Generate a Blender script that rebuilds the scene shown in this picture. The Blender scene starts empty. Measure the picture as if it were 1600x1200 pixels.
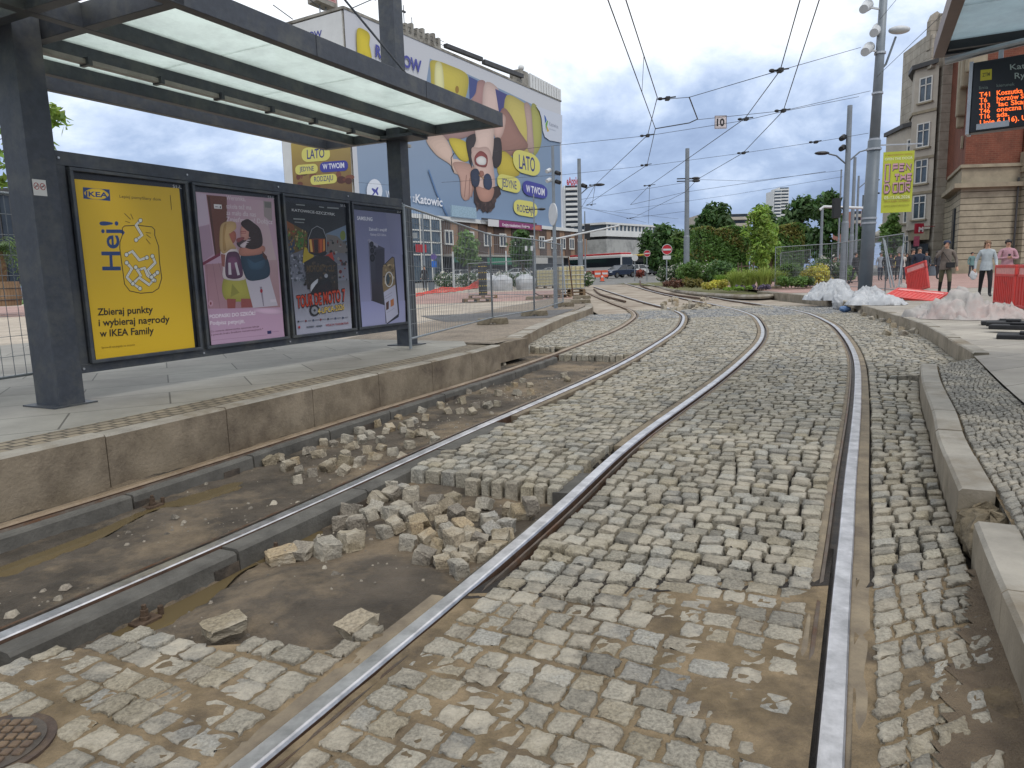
import bpy, bmesh, math, random
import numpy as np
from mathutils import Vector, Matrix, noise as mnoise
C = bpy.context.scene
COL = C.collection
R_ = math.radians
rng = random.Random(7)
nrg = np.random.default_rng(11)

# ------------------------------------------------------------------ camera
F_PX, HOR, ROLL, CAM_H = 1110.0, 431.0, R_(1.7), 1.28
_p = math.atan((600 - HOR) / F_PX)
_fw = np.array([0, math.cos(_p), -math.sin(_p)]); _up = np.array([0, math.sin(_p), math.cos(_p)]); _rt = np.array([1.0, 0, 0])
C_R = math.cos(ROLL) * _rt - math.sin(ROLL) * _up
C_U = math.cos(ROLL) * _up + math.sin(ROLL) * _rt
cam_d = bpy.data.cameras.new('camera'); cam = bpy.data.objects.new('camera', cam_d); COL.objects.link(cam)
cam_d.sensor_width = 36; cam_d.lens = F_PX / 1600 * 36; cam_d.clip_start = 0.05; cam_d.clip_end = 6000
mw = Matrix.Identity(4)
for i in range(3):
    mw[i][0] = C_R[i]; mw[i][1] = C_U[i]; mw[i][2] = -_fw[i]
mw[2][3] = CAM_H
cam.matrix_world = mw
C.camera = cam

# ------------------------------------------------------------------ world: Nishita sky behind a broken cloud deck
SUN_EL, SUN_AZ = R_(52), R_(150)       # azimuth measured clockwise from +Y
W = bpy.data.worlds.new('World'); C.world = W; W.use_nodes = True
nt = W.node_tree; N = nt.nodes; L = nt.links
N.clear()
def nn(t, **k):
    n = N.new(t)
    for a, b in k.items(): setattr(n, a, b)
    return n
out = nn('ShaderNodeOutputWorld'); bg = nn('ShaderNodeBackground'); bg.inputs['Strength'].default_value = 0.1
sky = nn('ShaderNodeTexSky', sky_type='NISHITA', sun_disc=False, sun_elevation=SUN_EL, sun_rotation=SUN_AZ)
tc = nn('ShaderNodeTexCoord'); sep = nn('ShaderNodeSeparateXYZ'); L.new(tc.outputs['Generated'], sep.inputs[0])
def wmath(op, a, b=None, c=None):
    n = nn('ShaderNodeMath', operation=op)
    for i, x in enumerate((a, b, c)):
        if x is None: continue
        if hasattr(x, 'is_linked'): L.new(x, n.inputs[i])
        else: n.inputs[i].default_value = x
    return n.outputs[0]
zc = wmath('MAXIMUM', sep.outputs['Z'], 0.0)
den = wmath('ADD', zc, 0.42)
cx = wmath('DIVIDE', sep.outputs['X'], den); cy = wmath('DIVIDE', sep.outputs['Y'], den)
cmb = nn('ShaderNodeCombineXYZ'); L.new(cx, cmb.inputs[0]); L.new(cy, cmb.inputs[1]); cmb.inputs[2].default_value = 3.1
n1 = nn('ShaderNodeTexNoise'); n1.inputs['Scale'].default_value = 2.9; n1.inputs['Detail'].default_value = 9; n1.inputs['Roughness'].default_value = .6; n1.inputs['Distortion'].default_value = .25
L.new(cmb.outputs[0], n1.inputs['Vector'])
n2 = nn('ShaderNodeTexNoise'); n2.inputs['Scale'].default_value = 1.1; n2.inputs['Detail'].default_value = 3
L.new(cmb.outputs[0], n2.inputs['Vector'])
mixv = wmath('ADD', wmath('MULTIPLY', n1.outputs[0], .62), wmath('MULTIPLY', n2.outputs[0], .38))
# the deck is thinner and darker slate low over the far horizon
low = wmath('SMOOTH_MIN', wmath('MULTIPLY', zc, 3.2), 1.0, .25)
val = wmath('ADD', mixv, wmath('MULTIPLY_ADD', low, .31, -.21))
ramp = nn('ShaderNodeValToRGB'); L.new(val, ramp.inputs[0])
e = ramp.color_ramp.elements
e[0].position = .30; e[0].color = (2.3, 3.1, 4.9, 1)
e[1].position = .60; e[1].color = (10.2, 10.6, 11.1, 1)
k = e.new(.42); k.color = (3.7, 4.75, 6.8, 1)
k = e.new(.505); k.color = (6.2, 7.2, 9.0, 1)
mx = nn('ShaderNodeMix', data_type='RGBA'); mx.inputs[0].default_value = .93
L.new(sky.outputs[0], mx.inputs[6]); L.new(ramp.outputs[0], mx.inputs[7])
L.new(mx.outputs[2], bg.inputs['Color']); L.new(bg.outputs[0], out.inputs[0])

sun_d = bpy.data.lights.new('sun', 'SUN'); sun = bpy.data.objects.new('sun', sun_d); COL.objects.link(sun)
sun_d.energy = 1.1; sun_d.angle = R_(14); sun_d.color = (1, .96, .9)
_sd = Vector((math.sin(SUN_AZ) * math.cos(SUN_EL), math.cos(SUN_AZ) * math.cos(SUN_EL), math.sin(SUN_EL)))
sun.rotation_euler = _sd.to_track_quat('Z', 'Y').to_euler(); sun.location = (0, 0, 60)
C.view_settings.view_transform = 'Standard'; C.view_settings.look = 'None'; C.view_settings.gamma = 1
C.view_settings.exposure = 0.32

# ------------------------------------------------------------------ helpers
def ray(x, y): return _fw + (x - 800) / F_PX * C_R - (y - 600) / F_PX * C_U
def G(x, y, z=0.0):
    d = ray(x, y); t = (z - CAM_H) / d[2]
    return (float(d[0] * t), float(d[1] * t))
def at(x, y, Y):
    d = ray(x, y); t = Y / d[1]
    return Vector((float(d[0] * t), Y, float(CAM_H + d[2] * t)))
def onplane(x, y, p0, u):
    u = np.array(u, float) / np.hypot(*u); n = np.array([u[1], -u[0]]); d = ray(x, y); t = np.dot(p0, n) / np.dot(d[:2], n); q = d * t
    return float(np.dot(q[:2] - np.array(p0), u)), float(CAM_H + q[2])
def Tp(y): return .28 if y < 10.6 else (.28 - .08 * min(1, (y - 10.6) / 2) if y < 20 else .2 + .0075 * min(80, y - 20))
def Tt(y): return 0.0 if y < 30 else .012 * min(67, y - 30)
def lin(c):
    if isinstance(c, str):
        c = [int(c[i:i + 2], 16) / 255 for i in (0, 2, 4)]
        return tuple((x / 12.92 if x <= .04045 else ((x + .055) / 1.055) ** 2.4) for x in c)
    return tuple(c[:3])

class MB:
    def __init__(s): s.v = []; s.f = []; s.m = []
    def add(s, vs, fs, mi=0):
        o = len(s.v); s.v += [tuple(map(float, p)) for p in vs]
        s.f += [tuple(i + o for i in f) for f in fs]; s.m += [mi] * len(fs); return s
    def box(s, c, d, rz=0, mi=0, taper=1.0):
        x, y, z = (q / 2 for q in d); cs, sn = math.cos(rz), math.sin(rz); vs = []
        for sz in (-1, 1):
            k = taper if sz > 0 else 1
            for sx, sy in ((-1, -1), (1, -1), (1, 1), (-1, 1)):
                a, b = sx * x * k, sy * y * k
                vs.append((c[0] + a * cs - b * sn, c[1] + a * sn + b * cs, c[2] + sz * z))
        return s.add(vs, [(3, 2, 1, 0), (4, 5, 6, 7), (0, 1, 5, 4), (1, 2, 6, 5), (2, 3, 7, 6), (3, 0, 4, 7)], mi)
    def b2(s, x0, x1, y0, y1, z0, z1, mi=0):
        return s.box(((x0 + x1) / 2, (y0 + y1) / 2, (z0 + z1) / 2), (abs(x1 - x0), abs(y1 - y0), abs(z1 - z0)), 0, mi)
    def bar(s, p0, p1, w, h, mi=0):
        p0, p1 = Vector(p0), Vector(p1); d = (p1 - p0).normalized()
        a = d.cross(Vector((0, 0, 1)))
        a = Vector((1, 0, 0)) if a.length < 1e-4 else a.normalized()
        b = a.cross(d); vs = []
        for p in (p0, p1):
            for i, j in ((-1, -1), (1, -1), (1, 1), (-1, 1)): vs.append(p + a * (i * w / 2) + b * (j * h / 2))
        return s.add(vs, [(0, 1, 2, 3), (7, 6, 5, 4), (4, 5, 1, 0), (5, 6, 2, 1), (6, 7, 3, 2), (7, 4, 0, 3)], mi)
    def tube(s, pts, r, n=8, mi=0, caps=True):
        pts = [Vector(p) for p in pts]; rs = r if isinstance(r, (list, tuple)) else [r] * len(pts)
        rings = []; a = None
        for i, p in enumerate(pts):
            d = (pts[min(i + 1, len(pts) - 1)] - pts[max(i - 1, 0)]).normalized()
            if a is None:
                a = d.cross(Vector((0, 0, 1)))
                if a.length < 1e-3: a = Vector((1, 0, 0))
            a = (a - d * a.dot(d)).normalized(); b = d.cross(a)
            rings.append([p + (a * math.cos(t) + b * math.sin(t)) * rs[i] for t in (2 * math.pi * k / n for k in range(n))])
        vs = [q for r_ in rings for q in r_]; fs = []
        for i in range(len(pts) - 1):
            for k in range(n):
                k2 = (k + 1) % n; fs.append((i * n + k, i * n + k2, (i + 1) * n + k2, (i + 1) * n + k))
        if caps: fs += [tuple(range(n))[::-1], tuple((len(pts) - 1) * n + k for k in range(n))]
        return s.add(vs, fs, mi)
    def cyl(s, p0, p1, r0, r1=None, n=12, mi=0): return s.tube([p0, p1], [r0, r0 if r1 is None else r1], n, mi)
    def prism(s, poly, z0, z1, mi=0):
        n = len(poly); vs = [(x, y, z0) for x, y in poly] + [(x, y, z1) for x, y in poly]
        ar = sum(poly[i][0] * poly[(i + 1) % n][1] - poly[(i + 1) % n][0] * poly[i][1] for i in range(n))
        fs = [tuple(range(n))[::-1], tuple(range(n, 2 * n))] + [(i, (i + 1) % n, n + (i + 1) % n, n + i) for i in range(n)]
        if ar < 0: fs = [f[::-1] for f in fs]
        return s.add(vs, fs, mi)
    def xz(s, poly, y0, y1, mi=0):           # profile in x,z extruded along y
        n = len(poly); vs = [(x, y0, z) for x, z in poly] + [(x, y1, z) for x, z in poly]
        fs = [tuple(range(n)), tuple(range(n, 2 * n))[::-1]] + [((i + 1) % n, i, n + i, n + (i + 1) % n) for i in range(n)]
        return s.add(vs, fs, mi)
    def ball(s, c, r, nu=12, nv=8, mi=0, jit=0):
        rx, ry, rz = (r, r, r) if not isinstance(r, (tuple, list)) else r
        vs = []; fs = []
        for j in range(nv + 1):
            t = math.pi * j / nv
            for i in range(nu):
                p = 2 * math.pi * i / nu; k = 1 + (rng.uniform(-jit, jit) if jit else 0)
                vs.append((c[0] + rx * k * math.sin(t) * math.cos(p), c[1] + ry * k * math.sin(t) * math.sin(p), c[2] + rz * k * math.cos(t)))
        for j in range(nv):
            for i in range(nu):
                i2 = (i + 1) % nu; fs.append((j * nu + i, (j + 1) * nu + i, (j + 1) * nu + i2, j * nu + i2))
        return s.add(vs, fs, mi)
    def quad(s, a, b, c, d, mi=0): return s.add([a, b, c, d], [(0, 1, 2, 3)], mi)
    def build(s, name, mats, parent=None, loc=None, rz=0, smooth=False, bevel=0):
        me = bpy.data.meshes.new(name); me.from_pydata(s.v, [], s.f)
        mats = mats if isinstance(mats, (list, tuple)) else [mats]
        for m in mats: me.materials.append(m)
        if len(mats) > 1: me.polygons.foreach_set('material_index', s.m)
        me.update()
        bm = bmesh.new(); bm.from_mesh(me); bmesh.ops.recalc_face_normals(bm, faces=bm.faces); bm.to_mesh(me); bm.free()
        if smooth:
            me.polygons.foreach_set('use_smooth', [True] * len(me.polygons))
        o = bpy.data.objects.new(name, me); COL.objects.link(o)
        if parent is not None: o.parent = parent
        if loc is not None: o.location = loc
        o.rotation_euler.z = rz
        if bevel:
            b = o.modifiers.new('bevel', 'BEVEL'); b.width = bevel; b.segments = 2; b.limit_method = 'ANGLE'; b.angle_limit = R_(40)
        return o

def npmesh(name, V, Fq, mats, col=None, parent=None, smooth=False, mi=None):
    """mesh from arrays: V (n,3), Fq (m,4 or 3); col per-face colour"""
    V = np.asarray(V, np.float32); Fq = np.asarray(Fq, np.int32); k = Fq.shape[1]
    me = bpy.data.meshes.new(name); me.vertices.add(len(V)); me.vertices.foreach_set('co', V.ravel())
    me.loops.add(Fq.size); me.loops.foreach_set('vertex_index', Fq.ravel())
    me.polygons.add(len(Fq)); me.polygons.foreach_set('loop_start', np.arange(0, Fq.size, k, dtype=np.int32))
    for m in (mats if isinstance(mats, (list, tuple)) else [mats]): me.materials.append(m)
    if mi is not None: me.polygons.foreach_set('material_index', np.asarray(mi, np.int32))
    if smooth: me.polygons.foreach_set('use_smooth', np.ones(len(Fq), bool))
    me.update(calc_edges=True)
    if col is not None:
        ca = me.color_attributes.new('Col', 'FLOAT_COLOR', 'CORNER')
        cc = np.ones((len(Fq), k, 4), np.float32); cc[..., :3] = np.asarray(col, np.float32)[:, None, :]
        ca.data.foreach_set('color', cc.ravel())
    o = bpy.data.objects.new(name, me); COL.objects.link(o)
    if parent is not None: o.parent = parent
    return o

def tag(o, label=None, cat=None, group=None, kind=None):
    if label: o['label'] = label
    if cat: o['category'] = cat
    if group: o['group'] = group
    if kind: o['kind'] = kind
    return o
def thing(name, label, cat, loc=(0, 0, 0), rz=0, group=None):
    o = bpy.data.objects.new(name, None); COL.objects.link(o); o.empty_display_size = .2
    o.location = loc; o.rotation_euler.z = rz
    return tag(o, label, cat, group)
def struct(o, label=None): o['kind'] = 'structure'; return tag(o, label) if label else o
def kids(o): return [c for c in COL.objects if c.parent == o]
def dup(root, loc, rz=None, label=None, group=None, swap=None, scale=None):
    def cp(o, par):
        c = o.copy(); COL.objects.link(c)
        if par is not None: c.parent = par
        if swap:
            for i, sl in enumerate(c.material_slots):
                if sl.material in swap:
                    sl.link = 'OBJECT'; sl.material = swap[c.data.materials[i]]
        for ch in kids(o):
            if ch is not c: cp(ch, c)
        return c
    r = cp(root, None); r.location = loc
    if rz is not None: r.rotation_euler.z = rz
    if scale: r.scale = (scale,) * 3
    if label: r['label'] = label
    if group: r['group'] = group
    return r

# ------------------------------------------------------------------ materials
def newmat(name):
    m = bpy.data.materials.new(name); m.use_nodes = True; t = m.node_tree; b = t.nodes['Principled BSDF']
    return m, t, b
def M(name, col, rough=.7, metal=0, var=.18, scale=6, bump=.15, bscale=45, col2=None, attr=False, spec=.5, dirt=None, dscale=1.6):
    m, t, b = newmat(name); n = t.nodes; l = t.links
    b.inputs['Roughness'].default_value = rough; b.inputs['Metallic'].default_value = metal
    b.inputs['Specular IOR Level'].default_value = spec
    tcn = n.new('ShaderNodeTexCoord'); c = lin(col)
    nz = n.new('ShaderNodeTexNoise'); nz.inputs['Scale'].default_value = scale; nz.inputs['Detail'].default_value = 6; nz.inputs['Roughness'].default_value = .65
    l.new(tcn.outputs['Object'], nz.inputs['Vector'])
    cr = n.new('ShaderNodeValToRGB'); l.new(nz.outputs[0], cr.inputs[0])
    c2 = lin(col2) if col2 else tuple(min(1, x * (1 + var)) for x in c)
    c1 = c if col2 else tuple(x * (1 - var) for x in c)
    cr.color_ramp.elements[0].position = .36; cr.color_ramp.elements[1].position = .64
    cr.color_ramp.elements[0].color = (*c1, 1); cr.color_ramp.elements[1].color = (*c2, 1)
    src = cr.outputs[0]
    if attr:
        at_ = n.new('ShaderNodeVertexColor'); at_.layer_name = 'Col'
        mxn = n.new('ShaderNodeMix'); mxn.data_type = 'RGBA'; mxn.blend_type = 'MULTIPLY'; mxn.inputs[0].default_value = 1
        l.new(src, mxn.inputs[6]); l.new(at_.outputs[0], mxn.inputs[7]); src = mxn.outputs[2]
    if dirt:
        nd = n.new('ShaderNodeTexNoise'); nd.inputs['Scale'].default_value = dscale; nd.inputs['Detail'].default_value = 7; nd.inputs['Roughness'].default_value = .7
        l.new(tcn.outputs['Object'], nd.inputs['Vector'])
        rr = n.new('ShaderNodeValToRGB'); rr.color_ramp.elements[0].position = .47; rr.color_ramp.elements[1].position = .66
        l.new(nd.outputs[0], rr.inputs[0])
        mxn = n.new('ShaderNodeMix'); mxn.data_type = 'RGBA'; l.new(rr.outputs[0], mxn.inputs[0]); l.new(src, mxn.inputs[6]); mxn.inputs[7].default_value = (*lin(dirt), 1)
        src = mxn.outputs[2]
    l.new(src, b.inputs['Base Color'])
    if bump:
        nb = n.new('ShaderNodeTexNoise'); nb.inputs['Scale'].default_value = bscale; nb.inputs['Detail'].default_value = 5; nb.inputs['Roughness'].default_value = .6
        l.new(tcn.outputs['Object'], nb.inputs['Vector'])
        bp = n.new('ShaderNodeBump'); bp.inputs['Strength'].default_value = bump; bp.inputs['Distance'].default_value = .02
        l.new(nb.outputs[0], bp.inputs['Height']); l.new(bp.outputs[0], b.inputs['Normal'])
    return m
def Mbrick(name, c1, c2, mortar, bw, bh, gap=.01, rz=0, rough=.8, offset=.5, bump=.4, stain=None, vertical=False, grain=30, rot=None):
    m, t, b = newmat(name); n = t.nodes; l = t.links
    tcn = n.new('ShaderNodeTexCoord'); mp = n.new('ShaderNodeMapping'); l.new(tcn.outputs['Object'], mp.inputs['Vector'])
    mp.inputs['Rotation'].default_value = rot if rot else (0, 0, rz)
    if vertical: # use (x+y, z)
        sp = n.new('ShaderNodeSeparateXYZ'); l.new(mp.outputs[0], sp.inputs[0])
        ad = n.new('ShaderNodeMath'); ad.operation = 'ADD'; l.new(sp.outputs[0], ad.inputs[0]); l.new(sp.outputs[1], ad.inputs[1])
        cb = n.new('ShaderNodeCombineXYZ'); l.new(ad.outputs[0], cb.inputs[0]); l.new(sp.outputs[2], cb.inputs[1]); vec = cb.outputs[0]
    else: vec = mp.outputs[0]
    # wobble
    br = n.new('ShaderNodeTexBrick'); br.offset = offset
    l.new(vec, br.inputs['Vector'])
    br.inputs['Scale'].default_value = 1; br.inputs['Brick Width'].default_value = bw; br.inputs['Row Height'].default_value = bh
    br.inputs['Mortar Size'].default_value = gap; br.inputs['Mortar Smooth'].default_value = .2; br.inputs['Bias'].default_value = 0
    br.inputs['Color1'].default_value = (*lin(c1), 1); br.inputs['Color2'].default_value = (*lin(c2), 1); br.inputs['Mortar'].default_value = (*lin(mortar), 1)
    nz = n.new('ShaderNodeTexNoise'); nz.inputs['Scale'].default_value = .9; nz.inputs['Detail'].default_value = 8; nz.inputs['Roughness'].default_value = .7
    l.new(tcn.outputs['Object'], nz.inputs['Vector'])
    cr = n.new('ShaderNodeValToRGB'); l.new(nz.outputs[0], cr.inputs[0])
    cr.color_ramp.elements[0].position = .3; cr.color_ramp.elements[0].color = (.62, .6, .57, 1)
    cr.color_ramp.elements[1].position = .68; cr.color_ramp.elements[1].color = (1.12, 1.1, 1.06, 1)
    mxn = n.new('ShaderNodeMix'); mxn.data_type = 'RGBA'; mxn.blend_type = 'MULTIPLY'; mxn.inputs[0].default_value = 1
    l.new(br.outputs['Color'], mxn.inputs[6]); l.new(cr.outputs[0], mxn.inputs[7])
    l.new(mxn.outputs[2], b.inputs['Base Color']); b.inputs['Roughness'].default_value = rough
    ng = n.new('ShaderNodeTexNoise'); ng.inputs['Scale'].default_value = grain; ng.inputs['Detail'].default_value = 4; l.new(tcn.outputs['Object'], ng.inputs['Vector'])
    s1 = n.new('ShaderNodeMath'); s1.operation = 'MULTIPLY_ADD'; l.new(br.outputs['Fac'], s1.inputs[0]); s1.inputs[1].default_value = -1; 
    s2 = n.new('ShaderNodeMath'); s2.operation = 'MULTIPLY'; l.new(ng.outputs[0], s2.inputs[0]); s2.inputs[1].default_value = .35
    l.new(s2.outputs[0], s1.inputs[2])
    bp = n.new('ShaderNodeBump'); bp.inputs['Strength'].default_value = bump; bp.inputs['Distance'].default_value = .015
    l.new(s1.outputs[0], bp.inputs['Height']); l.new(bp.outputs[0], b.inputs['Normal'])
    return m
def Mleaf(name, col):
    m, t, b = newmat(name); n = t.nodes; l = t.links
    at_ = n.new('ShaderNodeVertexColor'); at_.layer_name = 'Col'
    mxn = n.new('ShaderNodeMix'); mxn.data_type = 'RGBA'; mxn.blend_type = 'MULTIPLY'; mxn.inputs[0].default_value = 1
    mxn.inputs[6].default_value = (*lin(col), 1); l.new(at_.outputs[0], mxn.inputs[7]); l.new(mxn.outputs[2], b.inputs['Base Color'])
    b.inputs['Roughness'].default_value = .55
    tr = n.new('ShaderNodeBsdfTranslucent'); l.new(mxn.outputs[2], tr.inputs['Color'])
    ms = n.new('ShaderNodeMixShader'); ms.inputs[0].default_value = .35
    o = n['Material Output']; l.new(b.outputs[0], ms.inputs[1]); l.new(tr.outputs[0], ms.inputs[2]); l.new(ms.outputs[0], o.inputs[0])
    return m
def Mglass(name, col, rough=.05, alpha=.35):
    m, t, b = newmat(name)
    b.inputs['Base Color'].default_value = (*lin(col), 1); b.inputs['Roughness'].default_value = rough; b.inputs['Alpha'].default_value = alpha
    b.inputs['Specular IOR Level'].default_value = .6
    return m
def Mprint(name, gain=1.0, rough=.45, emis=0):
    m, t, b = newmat(name); n = t.nodes; l = t.links
    at_ = n.new('ShaderNodeVertexColor'); at_.layer_name = 'Col'
    mxn = n.new('ShaderNodeMix'); mxn.data_type = 'RGBA'; mxn.blend_type = 'MULTIPLY'; mxn.inputs[0].default_value = 1
    l.new(at_.outputs[0], mxn.inputs[6]); mxn.inputs[7].default_value = (gain, gain, gain, 1)
    l.new(mxn.outputs[2], b.inputs['Base Color']); b.inputs['Roughness'].default_value = rough
    if emis:
        l.new(at_.outputs[0], b.inputs['Emission Color']); b.inputs['Emission Strength'].default_value = emis
    return m

# ------------------------------------------------------------------ printed matter: flat shapes and lettering in layers on a plane
_txt = {}
def text_mesh(s, bold=0.0):
    key = (s, bold)
    if key not in _txt:
        cu = bpy.data.curves.new('lettering', 'FONT'); cu.body = s; cu.size = 1; cu.offset = bold; cu.resolution_u = 3
        o = bpy.data.objects.new('lettering', cu); COL.objects.link(o)
        dg = bpy.context.evaluated_depsgraph_get(); me = o.evaluated_get(dg).to_mesh()
        V = np.array([v.co[:2] for v in me.vertices]) if len(me.vertices) else np.zeros((0, 2)); Fs = [tuple(p.vertices) for p in me.polygons]
        o.evaluated_get(dg).to_mesh_clear(); bpy.data.objects.remove(o); bpy.data.curves.remove(cu)
        _txt[key] = (V, Fs)
    return _txt[key]
class Print:
    """tf maps drawing coordinates to (a, b) on the plane; finish() puts layer k a step further out along local -y"""
    def __init__(s, tf, step=.0004): s.tf = tf; s.v = []; s.f = []; s.c = []; s.k = 0; s.step = step
    def _add(s, P, fs, cols):
        o = len(s.v); s.k += 1
        s.v += [(a, -s.k * s.step, b) for a, b in P]; s.f += [tuple(i + o for i in f) for f in fs]
        s.c += [[cols[i] for i in f] for f in fs] if isinstance(cols, list) else [[cols] * len(f) for f in fs]
    def poly(s, pts, col):
        s._add([s.tf(*p) for p in pts], [tuple(range(len(pts)))], lin(col)); return s
    def curve(s, pts, col, n=5, soft=True):           # closed smooth outline
        m = len(pts); o = []
        for i in range(m):
            p0, p1, p2, p3 = (np.array(pts[(i + d) % m], float) for d in (-1, 0, 1, 2))
            for t in np.arange(n) / n:
                o.append(.5 * (2 * p1 + (p2 - p0) * t + (2 * p0 - 5 * p1 + 4 * p2 - p3) * t * t + (3 * p1 - p0 - 3 * p2 + p3) * t ** 3))
        if soft and m > 3:
            c = np.mean(o, 0); k = np.array(lin(col)); ex = np.ptp(np.array(o), axis=0)
            for f, g in ((1, .8), (.93, .88), (.85, .95), (.74, 1.02), (.6, 1.08), (.42, 1.13)):
                s.poly([tuple(c + (np.array(q) - c) * f + ex * (1 - f) * (-.06, -.05)) for q in o], tuple(np.minimum(k * g, .9)))
            return s
        return s.poly(o, col)
    def grad(s, q, c00, c10, c11, c01, n=8, jit=0):
        q = [np.array(p, float) for p in q]; cc = [np.array(lin(c)) for c in (c00, c10, c11, c01)]; P = []; K = []
        for j in range(n + 1):
            for i in range(n + 1):
                u, v = i / n, j / n; w = ((1 - u) * (1 - v), u * (1 - v), u * v, (1 - u) * v)
                P.append(s.tf(*sum(w[k] * q[k] for k in range(4)))); c = sum(w[k] * cc[k] for k in range(4))
                K.append(tuple(c * (1 + rng.uniform(-jit, jit))))
        s._add(P, [(j * (n + 1) + i, j * (n + 1) + i + 1, (j + 1) * (n + 1) + i + 1, (j + 1) * (n + 1) + i) for j in range(n) for i in range(n)], K); return s
    def ell(s, c, rx, ry, col, n=20): return s.poly([(c[0] + rx * math.cos(2 * math.pi * i / n), c[1] + ry * math.sin(2 * math.pi * i / n)) for i in range(n)], col)
    def stroke(s, pts, w, col, closed=False):
        pts = [np.array(p, float) for p in pts]; m = len(pts); Lf = []; Rt = []
        for i in range(m):
            a = pts[(i - 1) % m] if closed or i > 0 else pts[i]; b = pts[(i + 1) % m] if closed or i < m - 1 else pts[i]
            d = b - a; d = d / (np.hypot(*d) + 1e-9); nn_ = np.array([-d[1], d[0]]) * w / 2
            Lf.append(pts[i] + nn_); Rt.append(pts[i] - nn_)
        P = [s.tf(*p) for p in Lf + Rt]; r = range(m if closed else m - 1)
        s._add(P, [(i, (i + 1) % m, m + (i + 1) % m, m + i) for i in r], lin(col)); return s
    def pill(s, q, col, rad=.5, n=6):       # quad tl,tr,br,bl with rounded ends
        tl, tr, br, bl = (np.array(p, float) for p in q); o = []
        wl = np.hypot(*(tr - tl)); hl = np.hypot(*(bl - tl)); ru = rad * hl / wl; rv = rad
        f = lambda u, v: (1 - u) * (1 - v) * tl + u * (1 - v) * tr + u * v * br + (1 - u) * v * bl
        for cu, cv, a0 in ((1 - ru, rv, -90), (1 - ru, 1 - rv, 0), (ru, 1 - rv, 90), (ru, rv, 180)):
            for i in range(n + 1):
                a = R_(a0 + 90 * i / n); o.append(f(cu + ru * math.cos(a), cv + rv * math.sin(a)))
        return s.poly(o, col)
    def text(s, t, bl, br, tl, col, bold=.0):
        V, Fs = text_mesh(t, bold)
        if not len(V): return s
        x0, x1 = V[:, 0].min(), V[:, 0].max(); bl, br, tl = (np.array(p, float) for p in (bl, br, tl))
        P = [s.tf(*(bl + (br - bl) * (x - x0) / (x1 - x0) + (tl - bl) * y / .70)) for x, y in V]
        s._add(P, Fs, lin(col)); return s
    def finish(s, name, m, parent=None, loc=None, rz=0):
        me = bpy.data.meshes.new(name); me.from_pydata(s.v, [], s.f); me.materials.append(m)
        ca = me.color_attributes.new('Col', 'FLOAT_COLOR', 'CORNER')
        flat = [x for f in s.c for c in f for x in (*c, 1.0)]
        ca.data.foreach_set('color', flat); me.update()
        o = bpy.data.objects.new(name, me); COL.objects.link(o)
        if parent is not None: o.parent = parent
        if loc is not None: o.location = loc
        o.rotation_euler.z = rz
        return o
# ================================================================== GROUND AND TRACKS
m_asph = M('asphalt', '6c6b68', .9, scale=.6, var=.2, bump=.2, bscale=60)
m_dirt = M('dirt', '3a332a', .92, scale=2.6, col2='5a5044', bump=1.0, bscale=42, dirt='85745d', dscale=1.1)
m_sand = M('sand_joint', '66573f', .95, scale=6, col2='8d7a5e', bump=.7, bscale=120, dirt='4b4033', dscale=2.2)
m_joint = M('dark_joint', '1d1814', .95, scale=9, col2='332b23', bump=.6, bscale=60)
m_stone = M('granite_sett', 'e6e3de', .78, scale=95, var=.34, bump=.8, bscale=48, attr=True, dirt='aaa190', dscale=3.5)
m_conc = M('kerb_concrete', '908a7f', .85, scale=3, var=.18, bump=.25, bscale=70, dirt='6f6350', dscale=1.3)
m_kerbface = M('stained_concrete', '746856', .85, scale=2.4, col2='8a7d6a', bump=.35, bscale=45, dirt='51463a', dscale=1.1)
m_block = M('rail_block_dark', '57544e', .85, scale=5, var=.2, bump=.3, bscale=60, dirt='3d3a35', dscale=2)
m_steel = M('polished_rail_steel', 'c4c1c0', .36, metal=1, scale=7, var=.28, bump=.05, bscale=90)
m_steel2 = M('worn_rail_steel', '6d6257', .5, metal=.85, scale=6, var=.25, bump=.1, bscale=90, dirt='6b4a33', dscale=4)
m_rust = M('rusty_steel', '4f3a2c', .75, metal=.3, scale=12, var=.3, bump=.3, bscale=60)
m_steel3 = M('dull_tan_rail', '96836d', .5, metal=.5, scale=6, var=.2, bump=.1, bscale=90, dirt='72604c', dscale=3)
m_rustb = M('orange_rust', '4f3f31', .8, metal=.2, scale=25, var=.3, bump=.4, bscale=90)
m_groove = M('grimy_groove', '2f2b27', .6, scale=9, col2='544a40', bump=.3, bscale=60)
m_mortar = M('rail_mortar', '64594b', .9, scale=5, col2='857863', bump=.4, bscale=70)

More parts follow.
